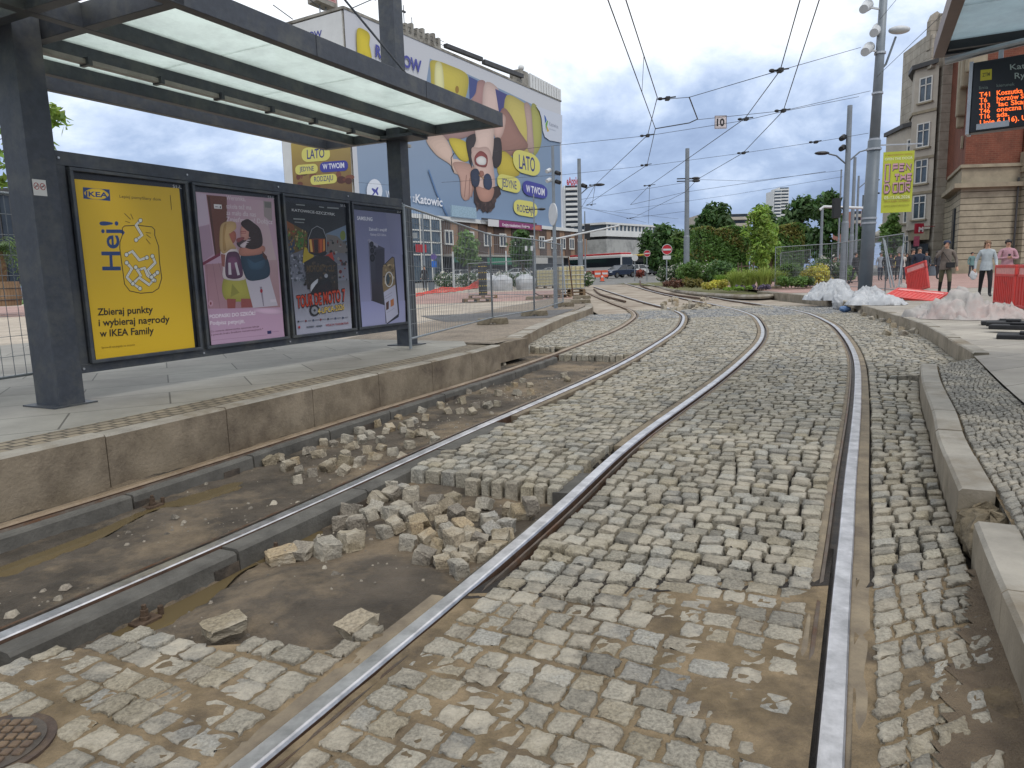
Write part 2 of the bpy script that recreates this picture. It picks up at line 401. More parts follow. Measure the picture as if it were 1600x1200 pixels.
def smooth_line(pts, step=.1, it=0):
    P = np.array(pts, float); n = len(P); o = []
    for i in range(n - 1):
        p0, p1, p2, p3 = P[max(i - 1, 0)], P[i], P[i + 1], P[min(i + 2, n - 1)]
        d = max(2, int(np.hypot(*(p2 - p1)) / step))
        t0 = 0; a = np.hypot(*(p1 - p0)) ** .5 + 1e-6; b = np.hypot(*(p2 - p1)) ** .5; c = np.hypot(*(p3 - p2)) ** .5 + 1e-6
        m1 = ((p1 - p0) / a - (p2 - p0) / (a + b) + (p2 - p1) / b) if i > 0 else (p2 - p1) / b
        m2 = ((p2 - p1) / b - (p3 - p1) / (b + c) + (p3 - p2) / c) if i < n - 2 else (p2 - p1) / b
        for k in range(d):
            t = k / d; h = (2 * t ** 3 - 3 * t ** 2 + 1, t ** 3 - 2 * t * t + t, -2 * t ** 3 + 3 * t * t, t ** 3 - t * t)
            o.append(h[0] * p1 + h[1] * b * m1 + h[2] * p2 + h[3] * b * m2)
    o.append(P[-1]); o = np.array(o)
    s = np.r_[0, np.cumsum(np.hypot(*np.diff(o, axis=0).T))]; u = np.arange(0, s[-1], step)
    q = np.stack([np.interp(u, s, o[:, 0]), np.interp(u, s, o[:, 1])], -1)
    w = int(1.0 / step)
    if it:
        for _ in range(it):
            k = np.ones(2 * w + 1) / (2 * w + 1); pad = np.vstack([2 * q[0] - q[w:0:-1], q, 2 * q[-1] - q[-2:-w - 2:-1]])
            q = np.stack([np.convolve(pad[:, i], k, 'valid') for i in (0, 1)], -1)
    return q
def normals(P):
    d = np.gradient(P, axis=0); d /= np.hypot(*d.T)[:, None] + 1e-9
    return np.stack([d[:, 1], -d[:, 0]], -1)          # to the right of travel
def offset(P, t): return P + normals(P) * t
_R3 = [(-1.25, .75), (-.74, 1.73), (-.32, 2.64), (.08, 3.41), (.77, 5.05), (1.65, 6.76), (2.63, 8.68), (3.53, 10.58), (4.44, 12.61), (5.23, 14.69), (5.91, 16.8), (6.72, 19.66), (7.25, 22.72), (7.75, 28.01), (8.0, 33.79), (8.3, 40.65), (10.2, 65.5)]
_R2 = [(-3.0, .45), (-1.95, 2.5), (-1.28, 3.84), (-.37, 5.86), (.74, 8.16), (1.6, 10.1), (2.87, 13.4), (3.79, 16.0), (4.55, 18.69), (5.07, 20.88), (5.5, 24.2), (5.72, 29.12), (5.85, 35), (6.4, 53.9)]
CB = smooth_line([(-2.0, -.6)] + _R3, .05, 1); CB = offset(CB, .7175); R3 = offset(CB, -.7175)
_R4 = smooth_line([(-.6, -1.2), (.1, .25), (.79, 1.66), (1.33, 2.76), (2.24, 4.56), (3.78, 7.66), (4.81, 9.83), (5.63, 11.75), (6.42, 13.74), (7.24, 15.98), (8.39, 20.06), (8.8, 22.6), (9.2, 27.8), (9.45, 33.8), (9.75, 40.6), (11.65, 65.3)], .05)
_t = np.array([np.sqrt(((_R4 - p) ** 2).sum(1).min()) for p in CB]); _t = np.clip(np.convolve(np.pad(_t, 15, mode='edge'), np.ones(31) / 31, 'valid'), .64, .84)
R4 = CB + normals(CB) * _t[:, None]
CA = smooth_line(_R2, .05, 1); CA = offset(CA, -.69); R1 = offset(CA, -.69); R2 = offset(CA, .69)

# big ground sheet to the horizon; it dips under the dug-out track bed
xs = np.r_[-2500, -900, -300, np.arange(-120, -8, 8), np.arange(-8, 16, 2), np.arange(16, 130, 8), 300, 900, 2500]
ys = np.r_[-300, -60, np.arange(-20, 60, 3), np.arange(60, 130, 7), 200, 400, 900, 3000]
V = []; Fq = []
for j, y in enumerate(ys):
    for i, x in enumerate(xs):
        V.append((x, y, Tt(y) - .3 * max(0, min(1, (75 - y) / 45))))
nx = len(xs)
for j in range(len(ys) - 1):
    for i in range(nx - 1): Fq.append((j * nx + i, j * nx + i + 1, (j + 1) * nx + i + 1, (j + 1) * nx + i))
struct(npmesh('ground', V, Fq, m_asph), 'grey asphalt ground of the square and the road beyond it')

def inside(poly, x, y):
    c = False; n = len(poly)
    for i in range(n):
        (x1, y1), (x2, y2) = poly[i], poly[i - 1]
        if (y1 > y) != (y2 > y) and x < (x2 - x1) * (y - y1) / (y2 - y1) + x1: c = not c
    return c
def side_of(P, q):                       # signed lateral offset of q from polyline P (+ right)
    d = P - np.array(q); k = int(np.argmin((d ** 2).sum(1))); nrm = normals(P)[k]
    return float(np.dot(np.array(q) - P[k], nrm)), k

# -------- dug-out bed: heightfield of dirt
puddle_px = [(128, 1014), (225, 965), (300, 930), (430, 862), (492, 826), (500, 840), (430, 872), (380, 892), (335, 935), (250, 985), (165, 1014)]
PUD = [G(x, y, -.112) for x, y in puddle_px]
wet_px = [(0, 886), (130, 838), (240, 792), (345, 760), (372, 752), (372, 765), (300, 790), (250, 795), (140, 850), (0, 905)]
WET = [G(x, y, -.112) for x, y in wet_px]
mound_px = [(330, 905), (420, 880), (600, 930), (600, 985), (560, 1010), (330, 1000), (270, 985)]
gx = np.arange(-5.0, 2.9, .035); gy = np.arange(.8, 13.2, .035)
XX, YY = np.meshgrid(gx, gy); ZZ = np.zeros_like(XX)
for j in range(len(gy)):
    for i in range(len(gx)):
        x, y = gx[i], gy[j]
        z = -.105 + .024 * mnoise.noise((x * 1.1, y * 1.1, 2)) + .016 * mnoise.noise((x * 4, y * 4, 5)) + .012 * mnoise.noise((x * 13, y * 13, 1)) + .009 * abs(mnoise.noise((x * 31, y * 31, 9)))
        ZZ[j, i] = z
dx = XX.ravel(); dy = YY.ravel(); dz = ZZ.ravel()
def soft(poly, depth, margin):
    P = np.array(poly); x0, y0 = P.min(0) - .3; x1, y1 = P.max(0) + .3
    E = smooth_line([*poly, poly[0]], .06)
    for k in np.nonzero((dx > x0) & (dx < x1) & (dy > y0) & (dy < y1))[0]:
        d = np.sqrt(((E - (dx[k], dy[k])) ** 2).sum(1).min())
        if inside(poly, dx[k], dy[k]): dz[k] = min(dz[k], -.116 - min(depth, .008 + d * .5))
        elif d < margin: dz[k] = dz[k] + (-.108 - dz[k]) * (1 - d / margin) * .8
# mound of silt left beside the near rail
MND = [G(x, y, -.1) for x, y in mound_px]; mc = np.mean(MND, 0)
for k in range(len(dx)):
    q = (dx[k] - mc[0]) / .75, (dy[k] - mc[1]) / .33
    r2 = q[0] ** 2 + q[1] ** 2
    if r2 < 3: dz[k] += .05 * math.exp(-r2 * 1.2)
soft(PUD, .05, .16); soft(WET, .03, .12)
nx = len(gx); idx = np.arange(len(dx)).reshape(len(gy), nx)
Fq = np.stack([idx[:-1, :-1], idx[:-1, 1:], idx[1:, 1:], idx[1:, :-1]], -1).reshape(-1, 4)
struct(npmesh('track_bed', np.stack([dx, dy, dz], -1), Fq, m_dirt, smooth=True), 'dark muddy earth of the dug-out track bed')
def floor_z(x, y):
    i = int(round((x - gx[0]) / .035)); j = int(round((y - gy[0]) / .035))
    return float(dz[j * nx + i]) if 0 <= i < nx and 0 <= j < len(gy) else -.12
m_water, t_, b_ = newmat('muddy_water'); b_.inputs['Base Color'].default_value = (*lin('5e5138'), 1); b_.inputs['Roughness'].default_value = .06; b_.inputs['Specular IOR Level'].default_value = .5
for nm, poly, lab in (('puddle', PUD, 'murky brown puddle along the bare rail block'), ('puddle', WET, 'thin wet strip of brown water below the far rail block')):
    b = MB(); c = smooth_line([*poly, poly[0]], .05); cen = c.mean(0); c = cen + (c - cen) * 1.03
    b.add([(p[0], p[1], -.112) for p in c], [tuple(range(len(c)))]); struct(b.build(nm, m_water), lab)

# -------- setts
# every stone: n x n top grid, a chamfered rim and a lower ring
def _topo(n):
    ring = [i for i in range(n)] + [n * j + n - 1 for j in range(1, n)] + [n * (n - 1) + i for i in range(n - 2, -1, -1)] + [n * j for j in range(n - 2, 0, -1)]
    m = len(ring); F = [(j * n + i, j * n + i + 1, (j + 1) * n + i + 1, (j + 1) * n + i) for j in range(n - 1) for i in range(n - 1)]
    F += [(ring[k], n * n + k, n * n + (k + 1) % m, ring[(k + 1) % m]) for k in range(m)]
    return ring, np.array(F), np.arange(len(F)) < (n - 1) ** 2
_TOPO = {4: _topo(4), 7: _topo(7)}
class Setts:
    def __init__(s): s.V = []; s.F = []; s.Cc = []; s.S = []; s.n = 0
    def stone(s, q, z, col, depth=.11, rough=.004, dome=.001, tilt=(0, 0), r=.006, fine=False):
        """q: 4 xy corners (ccw)"""
        n = 7 if fine else 4; ring, FF, SM = _TOPO[n]; U = (0, .07, .25, .5, .75, .93, 1) if fine else (0, .2, .8, 1)
        q = np.array(q, float); c = q.mean(0); m = len(ring); P = np.zeros((n * n + m, 3)); chip = nrg.integers(0, 4) if nrg.random() < .5 else -1; ph = nrg.random(4) * 6.28
        for j in range(n):
            for i in range(n):
                u, v = U[i], U[j]; k = j * n + i
                xy = (1 - u) * (1 - v) * q[0] + u * (1 - v) * q[1] + u * v * q[2] + (1 - u) * v * q[3]
                ei, ej = i in (0, n - 1), j in (0, n - 1)
                if ei or ej:
                    f = .97 if not (ei and ej) else (.925 if not fine else .95)
                    if ei and ej and {(0, 0): 0, (1, 0): 1, (1, 1): 2, (0, 1): 3}[(int(u), int(v))] == chip: f = .8
                    xy = c + (xy - c) * f + nrg.normal(0, .0046 if fine else .0038, 2)
                    zz = z - r * (.6 if not (ei and ej) else .95) * (.8 if fine else 1)
                else: zz = z + dome + (.0028 * math.sin(ph[0] + u * 5) * math.cos(ph[1] + v * 6) if fine else 0)
                P[k] = (*xy, zz + nrg.normal(0, rough * (.28 if fine else .45)) + (xy[0] - c[0]) * tilt[0] + (xy[1] - c[1]) * tilt[1])
        for k in range(m):
            t = P[ring[k]]; P[n * n + k] = (*(c + (t[:2] - c) * 1.06 + nrg.normal(0, .002, 2)), z - depth)
        s.V.append(P); s.F.append(FF + s.n); s.n += len(P); s.Cc.append(np.tile(col, (len(FF), 1))); s.S.append(SM)
    def build(s, name, label):
        o = npmesh(name, np.vstack(s.V), np.vstack(s.F), m_stone, col=np.vstack(s.Cc))
        o.data.polygons.foreach_set('use_smooth', np.concatenate(s.S))
        return struct(o, label)
def resamp(P, u):
    s = np.r_[0, np.cumsum(np.hypot(*np.diff(P, axis=0).T))]; s /= s[-1]
    return np.stack([np.interp(u, s, P[:, 0]), np.interp(u, s, P[:, 1])], -1)
def cut(P, y0, y1): return P[(P[:, 1] >= y0) & (P[:, 1] <= y1)]
PAL = [tuple(1.0 * q for q in p) for p in [(.30, .27, .225), (.335, .31, .265), (.27, .25, .215), (.36, .335, .29), (.31, .275, .215), (.25, .24, .225), (.34, .33, .31), (.23, .215, .19)]]
def palette(y, kind):
    c = np.array(rng.choice(PAL)) * (rng.uniform(.84, 1.1) if y < 3 else rng.uniform(.8, 1.14))

    c = c * ((.97, .97, .95) if y < 2.9 else (1.08, 1.085, 1.05))
    if kind == 'warm': c = c * (1.02, 1.0, .96)
    if kind == 'grey': c = np.array([.265, .248, .215]) * rng.uniform(.8, 1.2)
    if kind == 'blue': c = np.array([.24, .25, .265]) * rng.uniform(.8, 1.2)
    return c
def zone_style(y):
    """gap, height jitter, tilt, joint level for the travelled setts"""
    if y < 3.0: return .011, .003, .02, 0
    if y < 5.2: return .012 + (.012 if rng.random() < .18 else 0), .005, .035, 1
    return .009, .004, .035, 1
def lay(S, Lp, Rp, skip=None, row=.102, col=.105, kind=None, z=0.0, gapk=1.0, arc=0.0, dz=0.0):
    n = int(np.hypot(*np.diff((Lp + resamp(Rp, np.linspace(0, 1, len(Lp)))) / 2, axis=0).T).sum() / row)
    u = np.linspace(0, 1, n + 1); A = resamp(Lp, u); B = resamp(Rp, u)
    for k in range(n):
        w = np.hypot(*(B[k] - A[k])); yk = A[k][1]; m = max(1, int(round(w / (col * (1.06 if yk < 3 else 1.0)))))
        e = np.cumsum(np.r_[0, nrg.uniform(.72, 1.28, m)]); e /= e[-1]
        rj = nrg.normal(0, .005)
        for i in range(m):
            a0, a1 = e[i], e[i + 1]
            def pt(r_, f): return (A[k + r_] * (1 - f) + B[k + r_] * f)
            q = [pt(0, a0), pt(0, a1), pt(1, a1), pt(1, a0)]; q = [np.array(p) for p in q]
            c = sum(q) / 4
            if skip and skip(c[0], c[1]): continue
            g, hj, tl, jl = zone_style(c[1]); g *= gapk
            dirv = (A[k + 1] - A[k]); dirv = dirv / (np.hypot(*dirv) + 1e-9)
            sz = np.array([np.hypot(*(q[1] - q[0])), np.hypot(*(q[3] - q[0]))])
            kx = max(.6, 1 - g / sz[0] * 1.0); ky = max(.6, 1 - g / sz[1] * 1.0)
            ax = (q[1] - q[0]) / sz[0]; ay = (q[3] - q[0]) / sz[1]
            q2 = []
            for (sx, sy) in ((-1, -1), (1, -1), (1, 1), (-1, 1)):
                q2.append(c + ax * sx * sz[0] / 2 * kx * nrg.uniform(.93, 1.03) + ay * sy * sz[1] / 2 * ky * nrg.uniform(.92, 1.03) + dirv * rj)
            kd = kind if kind else ('blue' if 19.6 < c[1] < 23.6 else ('warm' if c[1] < 9 else None))
            fl = .35 if kind == 'grey' else 1
            S.stone(q2, z + dz + nrg.normal(0, hj * fl), palette(c[1], kd), tilt=(nrg.normal(0, tl * fl), nrg.normal(0, tl * fl)), rough=.006 if c[1] < 8 else .004, fine=c[1] < 3.4 and kind is None)
def sheet(name, Lp, Rp, z, mat, label, n=None, m=8, jit=0, seed=0, zf=None):
    n = n or max(8, int(np.hypot(*np.diff(Lp, axis=0).T).sum() / .12)); u = np.linspace(0, 1, n); A = resamp(Lp, u); B = resamp(Rp, u); V = []
    for k in range(n):
        for i in range(m + 1):
            f = i / m; p = A[k] * (1 - f) + B[k] * f
            zz = zf(p[0], p[1]) if zf else z
            if jit: zz += jit * (mnoise.noise((p[0] * 9, p[1] * 9, seed)) + .6 * mnoise.noise((p[0] * 2.3, p[1] * 2.3, seed + 3)))
            V.append((p[0], p[1], zz))
    Fq = [(k * (m + 1) + i, k * (m + 1) + i + 1, (k + 1) * (m + 1) + i + 1, (k + 1) * (m + 1) + i) for k in range(n - 1) for i in range(m)]
    return struct(npmesh(name, V, Fq, mat, smooth=True), label)

KR = np.array([(.95, 1.0), (1.37, 1.76), (1.75, 2.53), (2.07, 3.16), (2.69, 4.4), (3.08, 5.11), (3.75, 6.4), (4.53, 7.8)])
KR2 = np.array([(5.46, 8.33), (6.07, 9.69), (7.39, 12.74), (8.75, 16.8), (9.9, 20.6), (10.75, 24.3), (11.2, 28), (11.4, 33)])
KRs = smooth_line(KR, .1); KR2s = smooth_line(KR2, .1)
KL = np.array([(-4.6, 1.0), (-3.11, 4.2), (-2.5, 5.44), (-1.6, 7.33), (-.73, 9.06), (-.12, 10.6)]); KLs = smooth_line(KL, .1)
KC = np.array([(.05, 11.9), (.36, 13.5), (.75, 15.4), (1.45, 18.4), (2.15, 21), (2.75, 23.6), (3.05, 27), (3.15, 31), (3.15, 40)]); KCs = smooth_line(KC, .1)

GAPR = .11
patch_px = [(-60, 1060), (0, 1040), (60, 1020), (150, 1002), (240, 984), (330, 1002), (400, 992), (460, 1004), (540, 1000), (590, 978)]
PATCH = [G(x, y, 0) for x, y in patch_px]
PATCH_Y = lambda x: np.interp(x, [p[0] for p in PATCH], [p[1] for p in PATCH])
MAN = G(-14, 1168, 0)
def skip_near(x, y): return y > PATCH_Y(x) or (x - MAN[0]) ** 2 + (y - MAN[1]) ** 2 < .18 ** 2
def edgeM(x, y):                        # paved again beyond this line between the two tracks
    a, b = np.array(G(633, 728, 0)), np.array(G(885, 772, 0)); d = b - a
    return (x - a[0]) * d[1] - (y - a[1]) * d[0] > 0      # True = on the near (dug) side
RUB = lambda x, y: 25.2 < y < 31.5 and True
S = Setts()
def pair(Cc, y0, y1, ta, tb):
    k = (Cc[:, 1] >= y0) & (Cc[:, 1] <= y1); return offset(Cc, ta)[k], offset(Cc, tb)[k]
_k = (CB[:, 1] >= .2) & (CB[:, 1] <= 25); lay(S, offset(R3, GAPR)[_k], offset(R4, -GAPR)[_k], row=.112)
GRIT = sorted((G(x, y, 0) for x, y in ((1505, 905), (1492, 930), (1474, 985), (1462, 1060), (1452, 1130), (1440, 1200), (1425, 1330))), key=lambda q: q[1])
SR = lambda x, y: y < 2.85 and x > np.interp(y, [q[1] for q in GRIT], [q[0] for q in GRIT]) + .07 * mnoise.noise((x * 9, y * 9, 0)) + .06
lay(S, offset(cut(R4, .7, 8.2), GAPR), resamp(KRs, np.linspace(0, 1, 80)), skip=lambda x, y: SR(x - .1, y), row=.112)
r4b = offset(cut(R4, 8.2, 25), GAPR); lay(S, r4b, np.vstack([[4.72, 8.15], [5.45, 8.4], cut(KR2s, 8.5, 23)]), row=.112)
lay(S, *pair(CB, -.6, 25.5, -.7175 - 2.62, -.7175 - GAPR), skip=lambda x, y: side_of(R2[::3], (x, y))[0] < GAPR + .055 or (edgeM(x, y) if y > 3.2 else skip_near(x, y)), row=.112)
edgeC = lambda x, y: y < 11.15 - .28 * (x - 1.5) + .1 * mnoise.noise((x * 3, y * 3, 4))
lay(S, *pair(CA, 9, 24.5, -.69 + GAPR, .69 - GAPR), skip=edgeC, row=.112)
edgeD = lambda x, y: y < 12.6 + .35 * mnoise.noise((x * 4, y * 4, 7))
lay(S, cut(KCs, 12.0, 22.5), offset(cut(R1, 11.6, 22.5), -GAPR), skip=edgeD, row=.112)
S.build('sett_paving', 'worn granite sett paving between and beside the tram rails')
print('setts', len(S.V))

# joint filling between the setts: sandy and nearly flush close by, deep and dark further up
def zj(x, y):
    n_ = .010 * mnoise.noise((x * 2.2, y * 2.2, 1)) + .006 * mnoise.noise((x * 8, y * 8, 6))
    return (-.0045 if y < 2.75 else -.0045 - .045 * min(1, (y - 2.75) / .5)) + (n_ if y < 3 else n_ * .5)
for nm, Lp, Rp, zz in (('a', offset(cut(R3, .7, 2.8), .05), offset(cut(R4, .7, 2.8), -.05), 0), ('b', offset(cut(R4, .7, 2.8), .05), cut(KRs, .9, 3.1), 0),
                       ('a', offset(cut(R3, 2.7, 25), .05), offset(cut(R4, 2.7, 25), -.05), 1), ('b', offset(cut(R4, 2.7, 8.2), .05), cut(KRs, 2.95, 7.9), 1),
                       ('c', r4b, np.vstack([[4.72, 8.15], [5.45, 8.4], cut(KR2s, 8.5, 23)]), 1)):
    sheet('sett_joints', Lp, Rp, 0, m_joint if zz else m_sand, 'earth filling the joints of the setts', m=26, zf=zj)
def region_sheet(poly_fn, x0, x1, y0, y1, st, zf, mat, label, name='sett_joints'):
    ax = np.arange(x0, x1, st); ay = np.arange(y0, y1, st); V = []; id_ = {}; Fq = []
    for j, y in enumerate(ay):
        for i, x in enumerate(ax):
            if all(poly_fn(x + a * st, y + b * st) for a in (0, 1) for b in (0, 1)):
                q = []
                for a, b in ((0, 0), (1, 0), (1, 1), (0, 1)):
                    k = (i + a, j + b)
                    if k not in id_: id_[k] = len(V); X, Y = x + a * st, y + b * st; V.append((X, Y, zf(X, Y)))
                    q.append(id_[k])
                Fq.append(q)
    return struct(npmesh(name, V, Fq, mat, smooth=True), label)
def between(Pl, Pr, x, y, a=.03, b=.03): return side_of(Pl, (x, y))[0] > a and side_of(Pr, (x, y))[0] < -b
R1c, R2c, R3c = R1[::4], R2[::4], R3[::4]
region_sheet(lambda x, y: between(R2c, R3c, x, y) and y < PATCH_Y(x) - .02, -2.6, -.2, .6, 3.4, .05, zj, m_sand, 'sandy earth between the near setts')
zd = lambda x, y: -.05 + .008 * mnoise.noise((x * 6, y * 6, 3))
region_sheet(lambda x, y: between(R2c, R3c, x, y) and not edgeM(x, y), -.3, 7.9, 4.8, 25, .1, zd, m_joint, 'earth filling the joints between the two tracks')
region_sheet(lambda x, y: between(R1c, R2c, x, y) and not edgeC(x, y), .4, 6, 10.3, 24, .1, zd, m_joint, 'earth filling the joints inside the far track')
KCc = KCs[::3]
region_sheet(lambda x, y: between(KCc, R1c, x, y, .02) and not edgeD(x, y), 0, 4.5, 11.5, 22.4, .1, zd, m_joint, 'earth filling the joints beside the curved kerb')
# gritty earth drifted against the near right kerb
region_sheet(lambda x, y: SR(x + .03, y) and side_of(KRs, (x, y))[0] < .06, .5, 2.2, .6, 3.1, .025,
             lambda x, y: .003 + .012 * mnoise.noise((x * 5, y * 5, 8)) + .004 * mnoise.noise((x * 25, y * 25, 8)), M('kerb_grit', '5d4f40', .95, scale=5, col2='7a6a55', bump=1.0, bscale=120), 'brown grit drifted against the kerb', 'dirt_patch')

# -------- rails
def sweep(b, P, prof, mis, z=0.0):
    nr = normals(P); n = len(P); m = len(prof); vs = []; fs = []; mi = []
    for k in range(n):
        zz = Tt(P[k][1]) + z
        for t, h in prof: vs.append((P[k][0] + nr[k][0] * t, P[k][1] + nr[k][1] * t, zz + h))
    for k in range(n - 1):
        for i in range(m - 1):
            fs.append((k * m + i, k * m + i + 1, (k + 1) * m + i + 1, (k + 1) * m + i)); mi.append(mis[i])
    o = len(b.v); b.v += vs; b.f += [tuple(i + o for i in f) for f in fs]; b.m += mi
    b.f += [tuple(o + i for i in range(m)), tuple(o + (n - 1) * m + i for i in range(m))[::-1]]; b.m += [1, 1]
def rail(P, g, label, exposed=None, block=None, head=None):
    t = thing('tram_rail', label, 'tram rail', (0, 0, 0), group='grooved tram rails')
    P = P[::3]; P = P[(P[:, 1] > .5) & (P[:, 1] < 62)]
    prof = [(-.036, -.16), (-.036, -.014), (-.034, -.003), (-.028, .002), (.024, .004), (.031, .001), (.036, -.008), (.037, -.042), (.068, -.044), (.071, -.006), (.084, -.004), (.09, -.02), (.09, -.16)]
    mis = [1, 1, 0, 0, 0, 0, 1, 3, 3, 2, 2, 1]
    if g < 0: prof = [(-a, h) for a, h in prof][::-1]; mis = mis[::-1]
    b = MB(); sweep(b, P, prof, mis); ro = b.build('rail_profile', [head or m_steel, m_rust, m_steel2, m_groove], t); ro.data.polygons.foreach_set('use_smooth', [False] * len(ro.data.polygons))
    # mortar bands either side of the steel where the street is paved
    for t0, t1 in ((-.1, -.034), (.088, .122)):
        if g < 0: t0, t1 = -t1, -t0
        for y0, y1 in (exposed if exposed else [(.5, 25)]):
            Q = P[(P[:, 1] >= y0) & (P[:, 1] <= y1)]
            if len(Q) < 3: continue
            b = MB(); sweep(b, Q, [(t0, -.16), (t0, -.009), ((t0 + t1) / 2, -.006), (t1, -.009), (t1, -.16)], [0] * 4); b.build('mortar_band', m_mortar, t)
    if block:
        for (y0, y1, t0, t1, top, bot) in block:
            Q = P[(P[:, 1] >= y0) & (P[:, 1] <= y1)]; seg = max(1, int(round(len(Q) * .15 / 1.0))); step = len(Q) / seg
            for k in range(seg):
                q = Q[int(k * step):int((k + 1) * step) + 1].copy()
                if len(q) < 2: continue
                d0 = q[1] - q[0]; q[0] = q[0] + d0 * .05; q[-1] = q[-1] - (q[-1] - q[-2]) * .05
                b = MB(); jz = rng.uniform(-.004, .004)
                sweep(b, q, [(t0, bot), (t0, top + jz), (t0 + (t1 - t0) * .85, top + jz), (t1, top - .012 + jz), (t1 + (.004 if t1 > t0 else -.004), bot)], [0] * 4)
                b.build('side_block', [m_block, m_block], t)
    return t
y_edgeM = 6.4
t1 = rail(R1, 1, 'bare tram rail running along the foot of the high platform kerb', [(12, 25)], [(.6, 11.4, .092, .165, -.012, -.125)], m_steel3)
t2 = rail(R2, -1, 'tram rail with a grey concrete block exposed beside the muddy puddle', [(6.5, 25)], [(2.35, 6.35, .038, .15, -.012, -.125)])
t3 = rail(R3, 1, 'shiny tram rail sweeping past the pile of loose setts in the middle', [(.5, 2.75), (5.1, 25)])
t4 = rail(R4, -1, 'rightmost tram rail with a bright worn head and a flat joint')
# thin rotten board left standing against the middle rail, and a dark slab end
def bolts(P, y, t, side):
    k = int(np.argmin(abs(P[:, 1] - y))); nr = normals(P)[k]; c = P[k] + nr * side; b = MB()
    b.box((c[0], c[1], -.112), (.11, .07, .025), rz=math.atan2(P[k + 4][1] - P[k][1], P[k + 4][0] - P[k][0]))
    b.cyl((c[0], c[1], -.1), (c[0], c[1], -.082), .022, n=14); b.cyl((c[0], c[1], -.084), (c[0], c[1], -.055), .018, n=6); b.cyl((c[0], c[1], -.06), (c[0], c[1], -.035), .011, n=8)
    d = (P[k + 4] - P[k]) / np.hypot(*(P[k + 4] - P[k])); e_ = c + d * .075 - np.array((0, 0)); b.cyl((e_[0], e_[1], -.12), (e_[0], e_[1], -.072), .013, n=8)
    b.build('rail_bolt', m_rustb, t, bevel=.003)
for P, px, t, s in ((R2, (432, 856), t2, .2), (R2, (243, 945), t2, .2), (R1, (256, 778), t1, .215)):
    bolts(P, G(px[0], px[1], -.09)[1], t, s)
# dark recesses where the block has been notched
def notch(P, y0, y1, off, t, z1=-.062):
    Q = P[::3]; Q = Q[(Q[:, 1] > y0) & (Q[:, 1] < y1)]; b = MB(); sweep(b, Q, [(off, -.124), (off, z1), (off + .006, z1), (off + .006, -.124)], [0] * 3); b.build('notch', [m_groove, m_groove], t)
for y0, y1 in ((4.35, 4.62), (4.95, 5.25), (6.55, 6.85), (7.9, 8.2)): notch(R1, y0, y1, .166, t1)
for y0, y1 in ((3.2, 3.5), (4.05, 4.35)): notch(R2, y0, y1, .1495, t2)
for y0, y1 in ((2.9, 4.6),):
    Q = R3[::3]; Q = Q[(Q[:, 1] > 2.85) & (Q[:, 1] < 3.75)]; b = MB(); sweep(b, Q, [(-.1, -.13), (-.062, -.02), (-.05, -.02), (-.085, -.13)], [0] * 3)
    o = b.build('wooden_board', M('rotten_wood', '4c463b', .9, scale=8, var=.3, bump=.5, bscale=40)); tag(o, 'thin weathered board leaning on the middle rail beside the loose setts', 'board')
Q = R3[::3]; Q = Q[(Q[:, 1] > 3.95) & (Q[:, 1] < 4.5)]; b = MB(); sweep(b, Q, [(-.15, -.125), (-.15, -.022), (-.045, -.015), (-.045, -.125)], [0] * 3)
tag(b.build('rail_block', [m_block, m_block]), 'short dark concrete block wedged along the middle rail below the sett edge', 'concrete block')
# far switch rails
for pts, lab in (([(500, 770), (520, 802), (700, 840), (1000, 868)], 'rusty switch rail bending into the flower bed side of the junction'),
                 ([(140, 822), (200, 852), (400, 890)], 'rusty rail curving away beside the yellowish water tank')):
    pp = [(900 + x / 5, 290 + y / 5) for x, y in pts]
    w = [G(x, y, .12) for x, y in pp]
    b = MB(); P = smooth_line(w, .6); b.tube([(p[0], p[1], Tt(p[1]) + .0) for p in P], .05, 6); tag(b.build('switch_rail', m_rust), lab, 'tram rail', 'grooved tram rails')

# manhole cover
b = MB(); th = thing('manhole_cover', 'round cast iron manhole cover set in the near setts', 'manhole cover', (MAN[0], MAN[1], 0))
m_iron = M('cast_iron', '4d4038', .7, metal=.4, scale=9, var=.3, bump=.4, bscale=60, dirt='6d5c48', dscale=6)
b.cyl((0, 0, -.1), (0, 0, .002), .16, n=48); b.build('cover_frame', m_iron, th)
b = MB(); b.cyl((0, 0, -.08), (0, 0, .006), .135, n=48); b.build('lid', m_groove, th)
b = MB()
for i in range(-4, 5):
    for j in range(-4, 5):
        if math.hypot(i * .034, j * .034) < .115: b.box((i * .034, j * .034, .008), (.026, .026, .01))
b.build('tread_blocks', M('sanded_iron', '7a654c', .85, scale=14, col2='57473a', bump=.5, bscale=70), th, bevel=.004)

